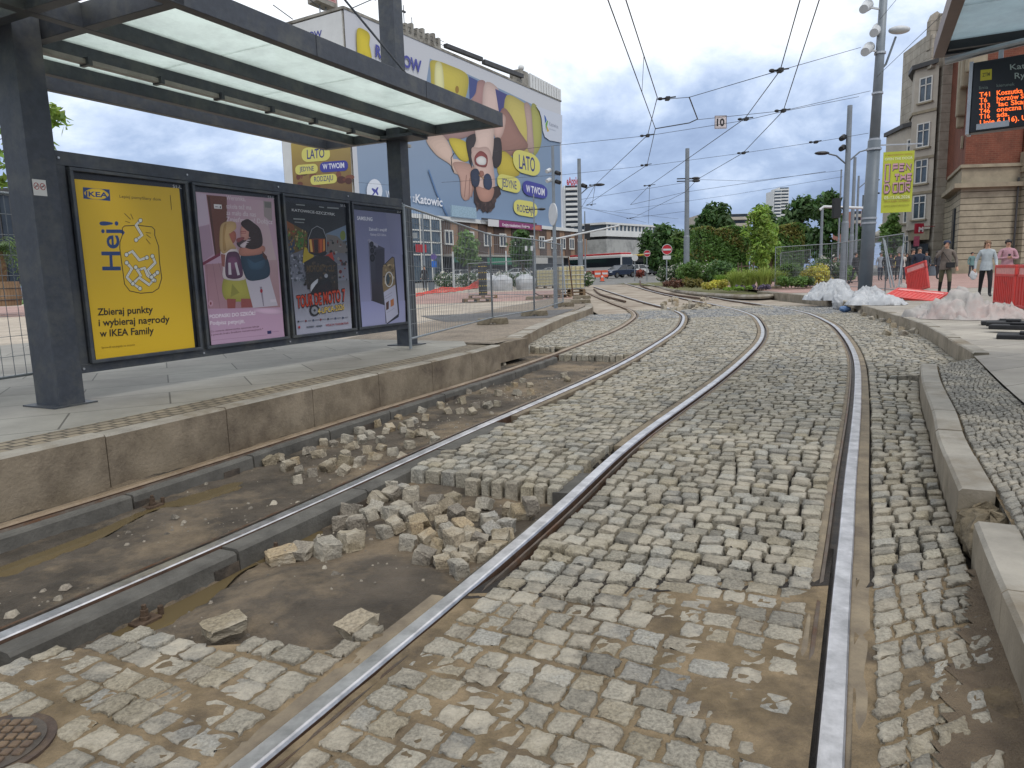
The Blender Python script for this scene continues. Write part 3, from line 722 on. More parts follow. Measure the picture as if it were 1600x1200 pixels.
# -------- kerbs
def kerb(P, zt, zb, w, label, seg=1.0, face=None, gap=.008, zf=None, top_t=None, side=-1):
    P = np.array(P); s = np.r_[0, np.cumsum(np.hypot(*np.diff(P, axis=0).T))]; n = max(1, int(round(s[-1] / seg))); b = MB()
    for k in range(n):
        u = np.linspace((k + gap / 2) / n, (k + 1 - gap / 2) / n, 5); q = resamp(P, u); nr = normals(q); jz = rng.uniform(-.006, .006); vs = []
        for i in range(5):
            z_ = (zf(q[i][1]) if zf else zt) + jz
            for t, h in ((0, zb), (0, z_ - .015), (.015 * side, z_), (w * side, z_), (w * side, zb)):
                vs.append((q[i][0] + nr[i][0] * t, q[i][1] + nr[i][1] * t, h))
        fs = []; mi = []
        for i in range(4):
            for j in range(4):
                fs.append((i * 5 + j, i * 5 + j + 1, (i + 1) * 5 + j + 1, (i + 1) * 5 + j)); mi.append(1 if j == 0 else 0)
        fs += [tuple(range(5)), tuple(20 + i for i in range(5))]; mi += [1, 1]
        o = len(b.v); b.v += vs; b.f += [tuple(x + o for x in f) for f in fs]; b.m += mi
    return struct(b.build('kerb', [m_conc, face or m_kerbface]), label)
kerb(KLs, .28, -.3, .14, 'high stained concrete platform kerb along the left track', 1.0)
kerb(KCs, .2, -.2, .28, 'broad pale kerb curving along the left track', .8, zf=lambda y: .2 + Tt(y) if y < 30 else .2 + Tt(y), face=M('curved_kerb_face', '7f7361', .85, scale=2, var=.2, bump=.2, dirt='5d4c38', dscale=1.2))
brk = 2.98
m_kerbr = M('kerb_face_grey', '8a8070', .85, scale=2, var=.2, bump=.25, bscale=60, dirt='6a614f', dscale=1.5)
kerb(cut(KRs, 3.3, 7.9), .2, -.2, .15, 'concrete kerb beside the right rail above the broken spot', .75, side=1, face=m_kerbr)
kerb(offset(cut(KRs, .8, 3.02), .02), .17, -.2, .15, 'lower concrete kerb stones beside the right rail, near the drifted grit', .8, side=1, face=m_kerbr)
b = MB(); 
for k in range(5):
    p = resamp(cut(KRs, 2.98, 3.34), [k / 4])[0]; b.ball((p[0] + .1, p[1] - .03, .03), (.11, .1, .1 + .02 * (k % 2)), 9, 6, jit=.2)
struct(b.build('broken_kerb', M('broken_concrete', '6e6350', .95, scale=14, var=.3, bump=.9, bscale=40)), 'crumbled broken end of the right kerb')
kerb(KR2s, .22, -.2, .16, 'concrete kerb of the right pavement below the white sheeting', 1.0, side=1, zf=lambda y: .22 if y < 20 else .22 + .003 * (y - 20), face=m_kerbr)
# small setts and slabs on the right pavement
S = Setts()
SLAB = np.array([(2.0, 1.2), (3.92, 5.34), (5.39, 8.21)])
lay(S, offset(cut(KRs, 1.0, 7.85), .17), smooth_line(SLAB, .1), row=.085, col=.085, kind='grey', z=.187, gapk=.55)
S.build('pavement_setts', 'small grey setts behind the near right kerb'); print('right setts', len(S.V))
sheet('pavement_joints', offset(cut(KRs, 1.0, 7.85), .16), smooth_line(SLAB, .1), .165, m_sand, 'earth between the small pavement setts')
_a = math.atan2(1.47, 2.87)
m_slab = Mbrick('granite_slabs', 'a09a90', '8f8a82', '5c564e', 1.2, .6, .006, rz=R_(-26), rough=.75, bump=.25)
m_slabL = Mbrick('platform_slabs', '8f8d86', '827f79', '55524c', 1.5, .75, .008, rz=R_(-26), rough=.7, bump=.2)
m_pink = Mbrick('red_pavers', 'a58880', '9b7b74', '7d6a64', .3, .15, .004, rough=.85, bump=.2)
def poly_sheet(name, poly, zf, mat, label, st=1.0):
    P = np.array(poly); V = []; bm = bmesh.new(); vs = [bm.verts.new((x, y, 0)) for x, y in poly]; f = bm.faces.new(vs)
    bmesh.ops.triangulate(bm, faces=[f]); 
    for y in np.arange(P[:, 1].min(), P[:, 1].max(), st)[1:]:
        bmesh.ops.bisect_plane(bm, geom=bm.verts[:] + bm.edges[:] + bm.faces[:], plane_co=(0, y, 0), plane_no=(0, 1, 0))
    for v in bm.verts: v.co.z = zf(v.co.y)
    bmesh.ops.recalc_face_normals(bm, faces=bm.faces)
    if sum(f.normal.z for f in bm.faces) < 0: bmesh.ops.reverse_faces(bm, faces=bm.faces)
    me = bpy.data.meshes.new(name); bm.to_mesh(me); bm.free(); me.materials.append(mat)
    o = bpy.data.objects.new(name, me); COL.objects.link(o); return struct(o, label)
k2 = [tuple(p) for p in offset(cut(KR2s, 8.3, 33), .15)[::6]]
poly_sheet('pavement', [tuple(p) for p in smooth_line(SLAB, .4)] + [(5.39, 8.21)] + k2 + [(11.7, 33), (70, 33), (70, -6), (-1, -6)], lambda y: .2 if y < 20 else .2 + .003 * (y - 20), m_slab, 'grey stone slab pavement on the right', 4)
poly_sheet('red_pavement', [(11.6, 29.5), (70, 29.5), (70, 62), (14, 62)], lambda y: .236 + .004 * (y - 29.5), m_pink, 'reddish paving band across the right pavement', 6)
# left platform
kl = [tuple(p) for p in offset(KLs, -.13)[::4]]; kl2 = [tuple(p) for p in offset(KLs, -.5)[::4]]
m_strip = Mbrick('platform_setts', '8a7f6c', '7b7263', '4c453b', .12, .1, .012, rz=R_(-64), rough=.85, bump=.6)
poly_sheet('platform_edge', kl + kl2[::-1], lambda y: .276, m_strip, 'strip of small setts behind the platform kerb', 3)
poly_sheet('platform', kl2 + [(-.75, 11.3), (-8.5, 15.2), (-16, 1), (-8, -3)], lambda y: .274, m_slabL, 'grey slab platform under the tram shelter', 3)
kc = [tuple(p) for p in offset(cut(KCs, 12, 40), -.27)[::6]]
m_set2 = Mbrick('plaza_setts', '96897a', '857a6c', '5a5247', .14, .11, .012, rz=R_(-64), rough=.85, bump=.5)
poly_sheet('plaza', [(-.25, 10.7), (.1, 12.0)] + kc + [(3.0, 60), (-70, 60), (-70, -2), (-14.2, 1), (-7.5, 14.6), (-.75, 11.1)], lambda y: Tp(y) - .003, Mbrick('plaza_slabs', 'b0a596', 'a3988b', '7d7265', .8, .4, .008, rz=R_(-20), rough=.8, bump=.2), 'pale paved square on the left behind the fence', 3)
poly_sheet('sett_band', [(-.2, 10.75), (.08, 12.0)] + [tuple(p) for p in offset(cut(KCs, 12, 30), -.275)[::6]] + [(1.6, 30), (-1.5, 20), (-3.2, 13)], lambda y: Tp(y) + .004, m_set2, 'band of small setts inside the curved kerb', 3)
poly_sheet('dark_sett_band', [(-1.6, 17.5), (1.0, 18.0), (2.0, 21.8), (-2.6, 20.6)], lambda y: Tp(y) + .009, Mbrick('dark_setts', '6b6a6a', '5e5e60', '3d3a38', .14, .11, .012, rz=R_(-64), rough=.85, bump=.5), 'darker patch of setts on the left square', 3)
poly_sheet('pink_path', [(-40, 27), (2.7, 29), (2.8, 42), (-40, 42)], lambda y: Tp(y) + .003, m_pink, 'pinkish paved path across the left square', 3)
b = MB(); b.box((-.2, 11.4, .1), (.5, 1.2, .3), rz=R_(-27)); struct(b.build('kerb_ramp', m_kerbface), 'sloping end piece of the high platform kerb')
# far part of the tracks: earth and setts between y 24 and the crossing
sheet('far_track_bed', np.array([(2.9, 23), (3.2, 34), (3.4, 60)]), np.array([(10.6, 23), (11.4, 34), (15, 60)]), 0, M('far_track_earth', '8a7f70', .95, scale=1.2, col2='a3988a', bump=.5, bscale=12, dirt='6d5f50', dscale=.5), 'brownish earth and setts around the far tracks', m=10, zf=lambda x, y: Tt(y) - .06 + .02 * mnoise.noise((x, y, 0)))

# -------- loose setts
def loose_variant(seed):
    r = random.Random(seed); bm = bmesh.new(); bmesh.ops.create_cube(bm, size=1)
    bmesh.ops.subdivide_edges(bm, edges=bm.edges[:], cuts=3, use_grid_fill=True)
    for v in bm.verts:
        for i in range(3):
            if abs(abs(v.co[i]) - .25) < .01: v.co[i] *= 1.62
    sx, sy, sz = r.uniform(.095, .12), r.uniform(.088, .105), r.uniform(.08, .1); tp = r.uniform(.84, .98)
    sh = [r.uniform(-.1, .1) for _ in range(4)]
    for v in bm.verts:
        x, y, z = v.co; n_ = sum(abs(abs(q) - .5) < .01 for q in (x, y, z))
        k = {1: 1.03, 2: .985, 3: .94}.get(n_, 1); t = 1 - (1 - tp) * (.5 - z)
        v.co = Vector(((x + sh[0] * z + sh[1] * y) * sx * k * t, (y + sh[2] * z) * sy * k * t, (z + sh[3] * x) * sz * k)) + Vector([r.gauss(0, .0035) for _ in range(3)])
    me = bpy.data.meshes.new('loose_sett'); bm.to_mesh(me); bm.free()
    me.materials.append(m_stone); ca = me.color_attributes.new('Col', 'FLOAT_COLOR', 'CORNER')
    c = .95 * np.array(r.choice([(1, .95, .86), (1.05, .95, .8), (.95, .93, .9)])) * np.array(r.choice([(.36, .335, .29), (.30, .26, .20), (.40, .385, .355), (.33, .29, .22), (.28, .25, .21), (.42, .36, .27)])) * r.uniform(.9, 1.15)
    ca.data.foreach_set('color', [x for _ in range(len(me.loops)) for x in (*c, 1)])
    b_ = None
    return me
LV = [loose_variant(i) for i in range(16)]
placed = []
def put(x, y, zf, label, group, sc=1.0, flat=False):
    me = rng.choice(LV); o = bpy.data.objects.new('loose_cobblestone', me); COL.objects.link(o)
    r = .052 * sc; z = zf
    for (a, b_, c, rr) in placed:
        d = math.hypot(a - x, b_ - y)
        if d < (r + rr) * .92: z = max(z, c + math.sqrt(max(0, ((r + rr) * .92) ** 2 - d * d)) * .93 - r * .75)
    z = min(z, zf + .16)
    placed.append((x, y, z + r * .75, r))
    o.location = (x, y, z + r * .56)
    a = .25 if flat else .5
    o.rotation_euler = (rng.choice((0, math.pi / 2, math.pi)) + rng.uniform(-a, a), rng.choice((0, math.pi / 2)) * (0 if flat else 1) + rng.uniform(-a, a), rng.uniform(0, 6.28)); o.scale = (sc,) * 3
    tag(o, label, 'cobblestone', group)
near_px = [(530, 812), (545, 795), (575, 800), (590, 775), (612, 770), (625, 790), (645, 772), (660, 790), (705, 775), (758, 780), (640, 800), (600, 830), (620, 825), (650, 822), (675, 800), (690, 815), (713, 800), (670, 840), (640, 850), (685, 850), (700, 830), (725, 820), (740, 800), (720, 845), (750, 845), (770, 830), (790, 820), (815, 800), (828, 800), (765, 812), (800, 790), (705, 865), (735, 865), (760, 870), (780, 845), (665, 870), (690, 878), (720, 880), (745, 890), (720, 895), (700, 790), (683, 783), (655, 812), (560, 815), (585, 790), (610, 800), (630, 762), (608, 758), (735, 835), (715, 858), (790, 835), (775, 858)]
for x, y in near_px:
    w = G(x + rng.uniform(-3, 3), y + 14, -.11)
    if side_of(R3c, w)[0] < -.12: put(w[0], w[1], floor_z(*w), 'rough granite sett lying loose in the heap between the two tracks', 'loose setts heaped between the tracks', rng.uniform(.74, .95))
for (x, y), lab in (((352, 1000), 'big flat sett lying loose at the edge of the near paving'), ((560, 1000), 'loose sett lifted at the paving corner beside the middle rail'), ((512, 862), 'pale grey sett standing upright between puddle and heap'), ((548, 850), 'brownish sett beside the pale upright one near the puddle'), ((440, 870), 'sett half sunk beside the rusty bolt at the puddle end'), ((470, 862), 'flat sett next to the puddle end, left of the pale upright one')):
    w = G(x, y, -.08); put(w[0], w[1], floor_z(*w) if y < 990 else -.035, lab, 'loose setts around the puddle', 1.0 if y > 990 or x < 500 else 1.12, flat=True); o = COL.objects[-1]; o.scale = (1.35, 1.05, .62) if y > 990 or x < 500 else o.scale; o.rotation_euler = (.1, -.06, rng.uniform(0, 3)) if y > 990 or x < 500 else o.rotation_euler; o.location.z = (-.02 if y > 990 else -.075) if y > 990 or x < 500 else o.location.z
tr_px = [(420, 720), (440, 716), (460, 722), (430, 708), (490, 738), (462, 748), (520, 722), (540, 712), (550, 700), (500, 712), (480, 705), (560, 724), (575, 705), (590, 715), (570, 690), (545, 688), (525, 695), (505, 690), (580, 680), (600, 672), (590, 660), (610, 668), (625, 665), (640, 680), (655, 678), (670, 682), (640, 660), (620, 650), (605, 648), (650, 655), (660, 640), (690, 632), (700, 640), (680, 690), (600, 700), (615, 706), (595, 690), (565, 672), (575, 660), (720, 625), (735, 612), (760, 610), (745, 632), (780, 615), (765, 632), (790, 605), (800, 600), (815, 592), (825, 600), (790, 590), (770, 598), (755, 602), (805, 612), (830, 610), (885, 585), (888, 592), (780, 628), (740, 640), (716, 640), (668, 650), (630, 672), (545, 722), (470, 735), (510, 730), (448, 730), (535, 735), (640, 695), (625, 715)]
for x, y in tr_px:
    w = G(x + rng.uniform(-4, 4), y + 6, -.11)
    if .12 < side_of(R1c, w)[0] and side_of(R2c, w)[0] < -.12: put(w[0], w[1], floor_z(*w), 'granite sett lying loose in the dug-out bed inside the left track', 'loose setts inside the left track', rng.uniform(.6, .86))
for x, y in ((420, 678), (440, 674), (365, 699), (480, 660), (500, 652), (515, 650), (530, 645), (545, 640), (560, 634), (590, 630), (610, 622), (720, 585), (735, 582), (745, 585), (728, 592), (775, 572), (785, 570), (640, 612), (570, 628)):
    w = G(x, y, -.1); put(w[0], w[1], -.1, 'sett lying in the narrow gap between rail and high platform kerb', 'loose setts along the platform kerb', rng.uniform(.8, 1.05))
for x, y in ((1362, 500), (1372, 498), (1378, 503), (1392, 505), (1400, 508), (1410, 507), (1395, 512), (1408, 518), (1418, 516), (1428, 520), (1436, 522), (1412, 524), (1390, 522), (1385, 524), (1425, 514), (1326, 486), (1335, 487), (1345, 490), (1350, 494), (1299, 475), (1309, 477), (1318, 479)):
    w = G(x, y, .0); put(w[0], w[1], 0.0, 'sett in the small heaps along the foot of the right pavement kerb', 'loose setts along the right kerb', rng.uniform(.95, 1.2))
for k in range(46):
    x, y = rng.uniform(1035, 1108), rng.uniform(467, 485)
    w = G(x, y, .0)
    if side_of(R3c, w)[0] < -.2 or side_of(R3c, w)[0] > .15: put(w[0], w[1], Tt(w[1]) - .04, 'sett of the far rubble heap inside the right track', 'loose setts of the far rubble heap', rng.uniform(1.1, 1.7))
# rubble crumbs and gravel: nobody could count these
V = []; Fq = []
def crumbs(n, fn, s0, s1):
    for _ in range(n):
        w = fn()
        if w is None: continue
        s_ = rng.uniform(s0, s1) ** 1.0; z = floor_z(*w); o = len(V)
        for p in ((-1, -1, 0), (1, -1, 0), (1, 1, 0), (-1, 1, 0), (-.6, -.5, 1), (.5, -.6, 1), (.6, .5, 1), (-.5, .6, 1)):
            V.append((w[0] + p[0] * s_ * rng.uniform(.6, 1), w[1] + p[1] * s_ * rng.uniform(.6, 1), z - .002 + p[2] * s_ * rng.uniform(.6, 1.1)))
        Fq.extend([(o + 4, o + 5, o + 6, o + 7), (o, o + 1, o + 5, o + 4), (o + 1, o + 2, o + 6, o + 5), (o + 2, o + 3, o + 7, o + 6), (o + 3, o, o + 4, o + 7)])
def dug():
    y = rng.uniform(1.8, 10.8); x = rng.uniform(-4, 2); q = (x, y)
    a = side_of(R1c, q)[0]; b_ = side_of(R2c, q)[0]; c_ = side_of(R3c, q)[0]
    if mnoise.noise((x * 1.3, y * 1.3, 3)) < rng.uniform(-.2, .45): return None
    if (a > .2 and b_ < -.1) or (b_ > .2 and c_ < -.12 and edgeM(x, y) and y > PATCH_Y(x)): return q
crumbs(11000, dug, .002, .008); crumbs(2600, dug, .006, .016); crumbs(420, dug, .014, .03)
g_ = npmesh('gravel', V, Fq, m_stone, col=np.repeat(np.array([.22, .19, .155]) * nrg.uniform(.55, 1.5, (len(Fq) // 5, 1)), 5, 0)); tag(g_, 'gravel and stone crumbs strewn over the dug-out track bed', kind='stuff')
# ================================================================== LEFT TRAM SHELTER
m_frame = M('anthracite_steel', '3a3e45', .5, metal=.15, scale=14, var=.16, bump=.06, bscale=40, dirt='50514f', dscale=3)
m_black = M('black_case', '121417', .35, var=.1, bump=0)
m_alu = M('brushed_aluminium', 'a9abad', .4, metal=.7, var=.1, bump=.05)
def Mfrost(name, col):
    m, t, b = newmat(name); n = t.nodes; l = t.links
    tcn = n.new('ShaderNodeTexCoord'); nz = n.new('ShaderNodeTexNoise'); nz.inputs['Scale'].default_value = 3; nz.inputs['Detail'].default_value = 7; nz.inputs['Roughness'].default_value = .75
    l.new(tcn.outputs['Object'], nz.inputs['Vector'])
    cr = n.new('ShaderNodeValToRGB'); l.new(nz.outputs[0], cr.inputs[0]); c = lin(col)
    cr.color_ramp.elements[0].position = .3; cr.color_ramp.elements[0].color = tuple(x * .8 for x in c) + (1,)
    cr.color_ramp.elements[1].position = .6; cr.color_ramp.elements[1].color = (*c, 1)
    tr = n.new('ShaderNodeBsdfTranslucent'); l.new(cr.outputs[0], tr.inputs['Color']); l.new(cr.outputs[0], b.inputs['Base Color'])
    b.inputs['Roughness'].default_value = .2
    tp = n.new('ShaderNodeBsdfTransparent'); m1 = n.new('ShaderNodeMixShader'); m1.inputs[0].default_value = .25
    l.new(tr.outputs[0], m1.inputs[1]); l.new(tp.outputs[0], m1.inputs[2])
    ms = n.new('ShaderNodeMixShader'); ms.inputs[0].default_value = .8; l.new(b.outputs[0], ms.inputs[1]); l.new(m1.outputs[0], ms.inputs[2])
    l.new(ms.outputs[0], n['Material Output'].inputs[0]); return m
m_frost = Mfrost('frosted_glass', 'e3ece6')
def Mpane(name, tint='ffffff', fac=.06):
    m, t, b = newmat(name); n = t.nodes; l = t.links
    tp = n.new('ShaderNodeBsdfTransparent'); tp.inputs[0].default_value = (*lin(tint), 1); gl = n.new('ShaderNodeBsdfGlossy'); gl.inputs['Roughness'].default_value = .03
    lw = n.new('ShaderNodeLayerWeight'); lw.inputs[0].default_value = .12
    ms = n.new('ShaderNodeMixShader'); l.new(lw.outputs['Fresnel'], ms.inputs[0]); l.new(tp.outputs[0], ms.inputs[1]); l.new(gl.outputs[0], ms.inputs[2]); l.new(ms.outputs[0], n['Material Output'].inputs[0]); return m
m_pane = Mpane('clear_pane')
m_poster = Mprint('poster_print', .8, .5)
SP0 = np.array([-3.9, 6.1]); SU = (2.42, 4.85); SA = math.atan2(SU[1], SU[0]); SB = .275
sh = thing('tram_shelter', 'dark grey steel tram shelter with frosted glass roof above the four posters', 'tram shelter', (SP0[0], SP0[1], SB), SA)
RZ = 3.34 - SB
def P_(name, mb, mat=None, par=None, **k): return mb.build(name, mat or m_frame, par or sh, **k)
P_('post', MB().b2(-.07, .16, -.05, .28, 0, RZ + .2), bevel=.006)
P_('post', MB().b2(5.26, 5.47, -.02, .22, 0, RZ + .2), bevel=.006)
P_('mast', MB().b2(5.25, 5.48, -.03, .23, RZ + .2, 8.2), bevel=.006)
P_('mast', MB().b2(-.07, .16, -.05, .28, RZ + .2, 8.2), bevel=.006)
BN = [(-1.52, .1), (-.47, .1), (.35, .11), (1.0, .09), (1.55, .09)]
for y, w in BN: P_('beam', MB().b2(-3.2, 5.45, y - w / 2, y + w / 2, RZ, RZ + .19), bevel=.004)
for s_ in (-3.2, -.18, .26, 5.5): P_('cross_beam', MB().b2(s_ - .05, s_ + .05, -1.57, 1.6, RZ + .002, RZ + .188), bevel=.004)
for i in range(len(BN) - 2):
    y0, y1 = BN[i][0] + .05, BN[i + 1][0] - .05
    e = [-3.15, -.23]
    for a, b_ in ((-3.15, -1.7), (-1.7, -.23), (.31, 1.6), (1.6, 2.9), (2.9, 4.2), (4.2, 5.45)):
        P_('roof_glass', MB().b2(a + .006, b_ - .006, y0, y1, RZ + .13, RZ + .145), m_frost)
P_('light_rail', MB().b2(.3, 5.9, .21, .28, RZ - .045, RZ - .004), M('dusty_lamp_cover', '8d8880', .5, var=.15, bump=0))
for k in range(7): P_('bracket', MB().b2(.7 + k * .75, .74 + k * .75, .17, .3, RZ - .06, RZ + .01))
for a_, b_ in ((.05, .12), (5.36, .1)):
    P_('base_plate', MB().b2(a_ - .19, a_ + .19, b_ - .22, b_ + .24, 0, .012))
for s__ in (.2, 1.49, 2.745, 4.005, 5.24):
    for z__ in (.3, 2.11): P_('bolt', MB().cyl((s__, -.015, z__), (s__, -.024, z__), .011, n=6), m_alu)
for s__ in (-.18, .26, 5.5):
    for y__ in (-1.45, -.4, .42, 1.06): P_('bolt', MB().cyl((s__ + .05, y__ - .09, RZ + .09), (s__ + .066, y__ - .09, RZ + .09), .014, n=6), m_alu)
for s__ in (1.75, 3.6): P_('beam_seam', MB().b2(s__, s__ + .006, -1.573, -1.568, RZ + .003, RZ + .187), m_black)
P_('tie_rod', MB().cyl((3.3, -1.52, RZ + .19), (.1, .1, 6.6), .012, n=8))
P_('corner_bracket', MB().b2(5.1, 5.5, -.35, .3, RZ - .045, RZ - .003))
P_('display_frame', MB().b2(.16, 5.26, -.015, .13, .26, .34).b2(.16, 5.26, -.015, .13, 2.05, 2.17).b2(.16, 5.26, .02, .11, .34, 2.05), bevel=.004)
for s_ in (.2, 1.495, 2.745, 4.005, 5.26): P_('display_frame', MB().b2(s_ - .055, s_ + .05, -.012, .012, .34, 2.05))
# small no-smoking sticker
pr = Print(lambda x, y: (x, y), .0002)
pr.poly([(0, 0), (.11, 0), (.11, .13), (0, .13)], 'd8d5cf')
for cx_ in (.03, .08): pr.stroke([(cx_ + .02 * math.cos(t), .075 + .026 * math.sin(t)) for t in np.linspace(0, 6.28, 17)[:-1]], .006, 'a33a34', True); pr.stroke([(cx_ - .013, .06), (cx_ + .013, .09)], .006, 'a33a34'); pr.poly([(cx_ - .012, .072), (cx_ + .012, .072), (cx_ + .012, .078), (cx_ - .012, .078)], '333333')
o = pr.finish('sticker', m_poster, sh); a_, b_ = onplane(27, 304, SP0, SU); o.location = (a_ + .005, -.052, b_ - SB); o.rotation_euler = (0, 0, 0)
o.location = (-.062, -.052, b_ - SB)

def case(s0, s1, label, code):
    t = thing('poster_case', label, 'poster case', (SP0[0], SP0[1], SB), SA)
    z0, z1 = .34, 2.04; w = .03
    b = MB()
    for bx in ((s0, s1, z0, z0 + w), (s0, s1, z1 - w, z1), (s0, s0 + w, z0 + w, z1 - w), (s1 - w, s1, z0 + w, z1 - w)): b.b2(bx[0], bx[1], -.06, -.017, bx[2], bx[3])
    b.build('case_frame', m_frame, t, bevel=.004)
    MB().b2(s0 + w, s1 - w, -.022, -.016, z0 + w, z1 - w).build('backing', m_black, t)
    MB().quad((s0 + w, -.052, z0 + w), (s1 - w, -.052, z0 + w), (s1 - w, -.052, z1 - w), (s0 + w, -.052, z1 - w)).build('glass_pane', m_pane, t)
    pr = Print(lambda x, y: (x, y), .0002); pr.text(code, (s1 - .15, z1 - .075), (s1 - .05, z1 - .075), (s1 - .15, z1 - .045), 'd8d8d8')
    pr.finish('case_number', m_poster, t, loc=(0, -.024, 0)); return t
def ZT(ox, oy, sc):
    def f(x, y):
        a, b = onplane(ox + x / sc, oy + y / sc, SP0, SU); return a, b - SB
    return f
# ---- poster 1: yellow
t = case(.26, 1.455, 'poster case with bright yellow poster of a jar full of bent white pegs', 'S1-L')
p = Print(ZT(100, 260, 3.752), .00003)
p.grad([(50, 75), (665, 130), (758, 1060), (178, 1132)], 'd9b223', 'd3ad20', 'e0b71f', 'dfb61e')
p.poly([(100, 123), (257, 137), (262, 204), (104, 190)], '1d3f78'); p.curve([(108, 157), (140, 134), (181, 131), (222, 140), (253, 168), (226, 190), (184, 196), (140, 187)], 'e3bd2a')
p.text('IKEA', (118, 175), (248, 184), (117, 146), '1d3f78', .03)
p.text('Lepiej pomyślany dom', (316, 184), (558, 203), (315, 167), '2d2714', .004)
p.text('Hej!', (322, 610), (305, 322), (214, 610), '1f3f74', .012)
jar = [(345, 350), (420, 346), (505, 355), (522, 372), (522, 405), (545, 470), (550, 560), (563, 655), (545, 715), (510, 738), (440, 744), (375, 730), (345, 690), (333, 600), (317, 480), (318, 445), (333, 400), (332, 362)]
p.stroke(jar, 5, '221d10', True)
for pg in ([(438, 318), (412, 345), (448, 405), (413, 432)], [(356, 518), (390, 498), (432, 550), (476, 535)], [(508, 527), (525, 565), (480, 610), (503, 648)], [(357, 565), (388, 600), (358, 650), (393, 688)], [(425, 608), (462, 596), (480, 640), (520, 668)], [(410, 592), (440, 640), (392, 686), (435, 716)], [(393, 688), (430, 652), (490, 695), (512, 665)], [(503, 650), (537, 623)]):
    p.stroke(pg, 21, '2b2513'); p.stroke(pg, 15, 'e6e3d8'); p.stroke(pg, 3, '9d9a8c')
    for q in (pg[0], pg[-1]): p.ell(q, 13, 14, '2b2513'); p.ell(q, 10, 11, 'd5d6cc')
for a, b_ in (((343, 276), (380, 312)), ((380, 279), (395, 311)), ((348, 322), (376, 331)), ((468, 388), (500, 392)), ((472, 400), (498, 420)), ((470, 425), (496, 456)), ((612, 170), (620, 255))): p.stroke([a, b_], 3, '3a3010')
for i, (tx, x1, y0, y1) in enumerate((('Zbieraj punkty', 512, 873, 857), ('i wybieraj nagrody', 610, 936, 913), ('w IKEA Family', 517, 999, 980))): p.text(tx, (186 + 7 * i, y0), (x1, y1), (184 + 7 * i, y0 - 40), '241d10', .018)
p.text('Sprawdź szczegóły na stronie', (210, 1068), (405, 1050), (209, 1056), '8a7016')
p.finish('poster', m_poster, t, loc=(0, -.024, 0))
# ---- poster 2: pink illustration
t = case(1.51, 2.715, 'poster case with pink illustrated poster of two girls hugging in a corridor', 'S1-L')
p = Print(ZT(290, 280, 4.2857), .00003)
p.grad([(55, 85), (580, 130), (652, 1055), (162, 1110)], 'bfa1b0', 'b79aa6', 'c9a7bd', 'c7a6bd', jit=.02)
p.poly([(60, 90), (125, 100), (148, 300), (75, 320)], 'c6b3c2'); p.poly([(78, 320), (148, 306), (178, 500), (105, 555)], 'ab8fa0')
p.poly([(128, 106), (265, 118), (275, 480), (185, 512)], '6e4437'); p.poly([(136, 116), (150, 116), (195, 500), (185, 508)], '53312a')
p.poly([(178, 168), (230, 172), (232, 200), (181, 197)], 'e8e4e4'); p.text('WC', (186, 190), (212, 193), (185, 178), '222222', .02); p.poly([(218, 180), (224, 180), (226, 196), (217, 196)], '222222')
p.grad([(265, 120), (510, 145), (600, 560), (300, 560)], 'bb98a8', 'c2a6b0', 'c5b0ae', 'b29097')
p.poly([(510, 145), (565, 150), (570, 290), (515, 250)], '9c8f8e'); p.poly([(518, 152), (562, 156), (563, 195), (520, 190)], '77756f')
p.grad([(115, 570), (605, 540), (625, 860), (140, 868)], 'a97f86', 'b7999c', 'a47f85', 'b08893', jit=.03)
for i in range(5): p.stroke([(130 + i * 40, 570 - i * 6), (145 + 75 * i, 866)], 2, '86606c')
p.poly([(105, 556), (220, 492), (222, 512), (106, 578)], '7d3048')
for tx, y, x1 in (('Weronika,', 140, 390), ('szkoła też ma', 196, 430), ('za mało dla nas', 240, 460), ('Zmieńmy to! Dołącz', 283, 572)): p.text(tx, (262, y), (x1, y + (x1 - 262) * .06), (261, y - 32), 'dcd2d8')
# girl with long fair hair
p.curve([(250, 660), (400, 655), (435, 800), (255, 806)], 'a8a24a'); p.poly([(300, 700), (350, 760), (290, 790)], '949043')
p.poly([(265, 800), (326, 802), (322, 864), (270, 866)], '97504c'); p.poly([(360, 800), (430, 800), (440, 856), (362, 860)], '97504c')
p.curve([(225, 470), (290, 440), (345, 490), (400, 660), (250, 668), (238, 580)], 'dccfd0'); p.poly([(225, 500), (255, 505), (250, 590), (232, 580)], '9a6157')
p.curve([(262, 360), (318, 350), (326, 400), (300, 430)], 'a5604f'); p.curve([(225, 310), (265, 284), (320, 290), (325, 335), (280, 355), (300, 420), (328, 465), (290, 470), (245, 500), (220, 470), (216, 390)], 'c2a270'); p.curve([(240, 330), (262, 300), (250, 400), (262, 470), (240, 470)], 'ad8a56')
p.curve([(262, 510), (300, 485), (345, 500), (370, 600), (365, 655), (300, 668), (256, 640)], '5d3a54'); p.curve([(275, 530), (320, 520), (342, 560), (330, 600), (280, 600)], '7a4c6a')
p.poly([(274, 560), (290, 560), (296, 640), (276, 640)], 'cfc8cd'); p.poly([(316, 562), (330, 556), (352, 640), (336, 645)], 'cfc8cd')
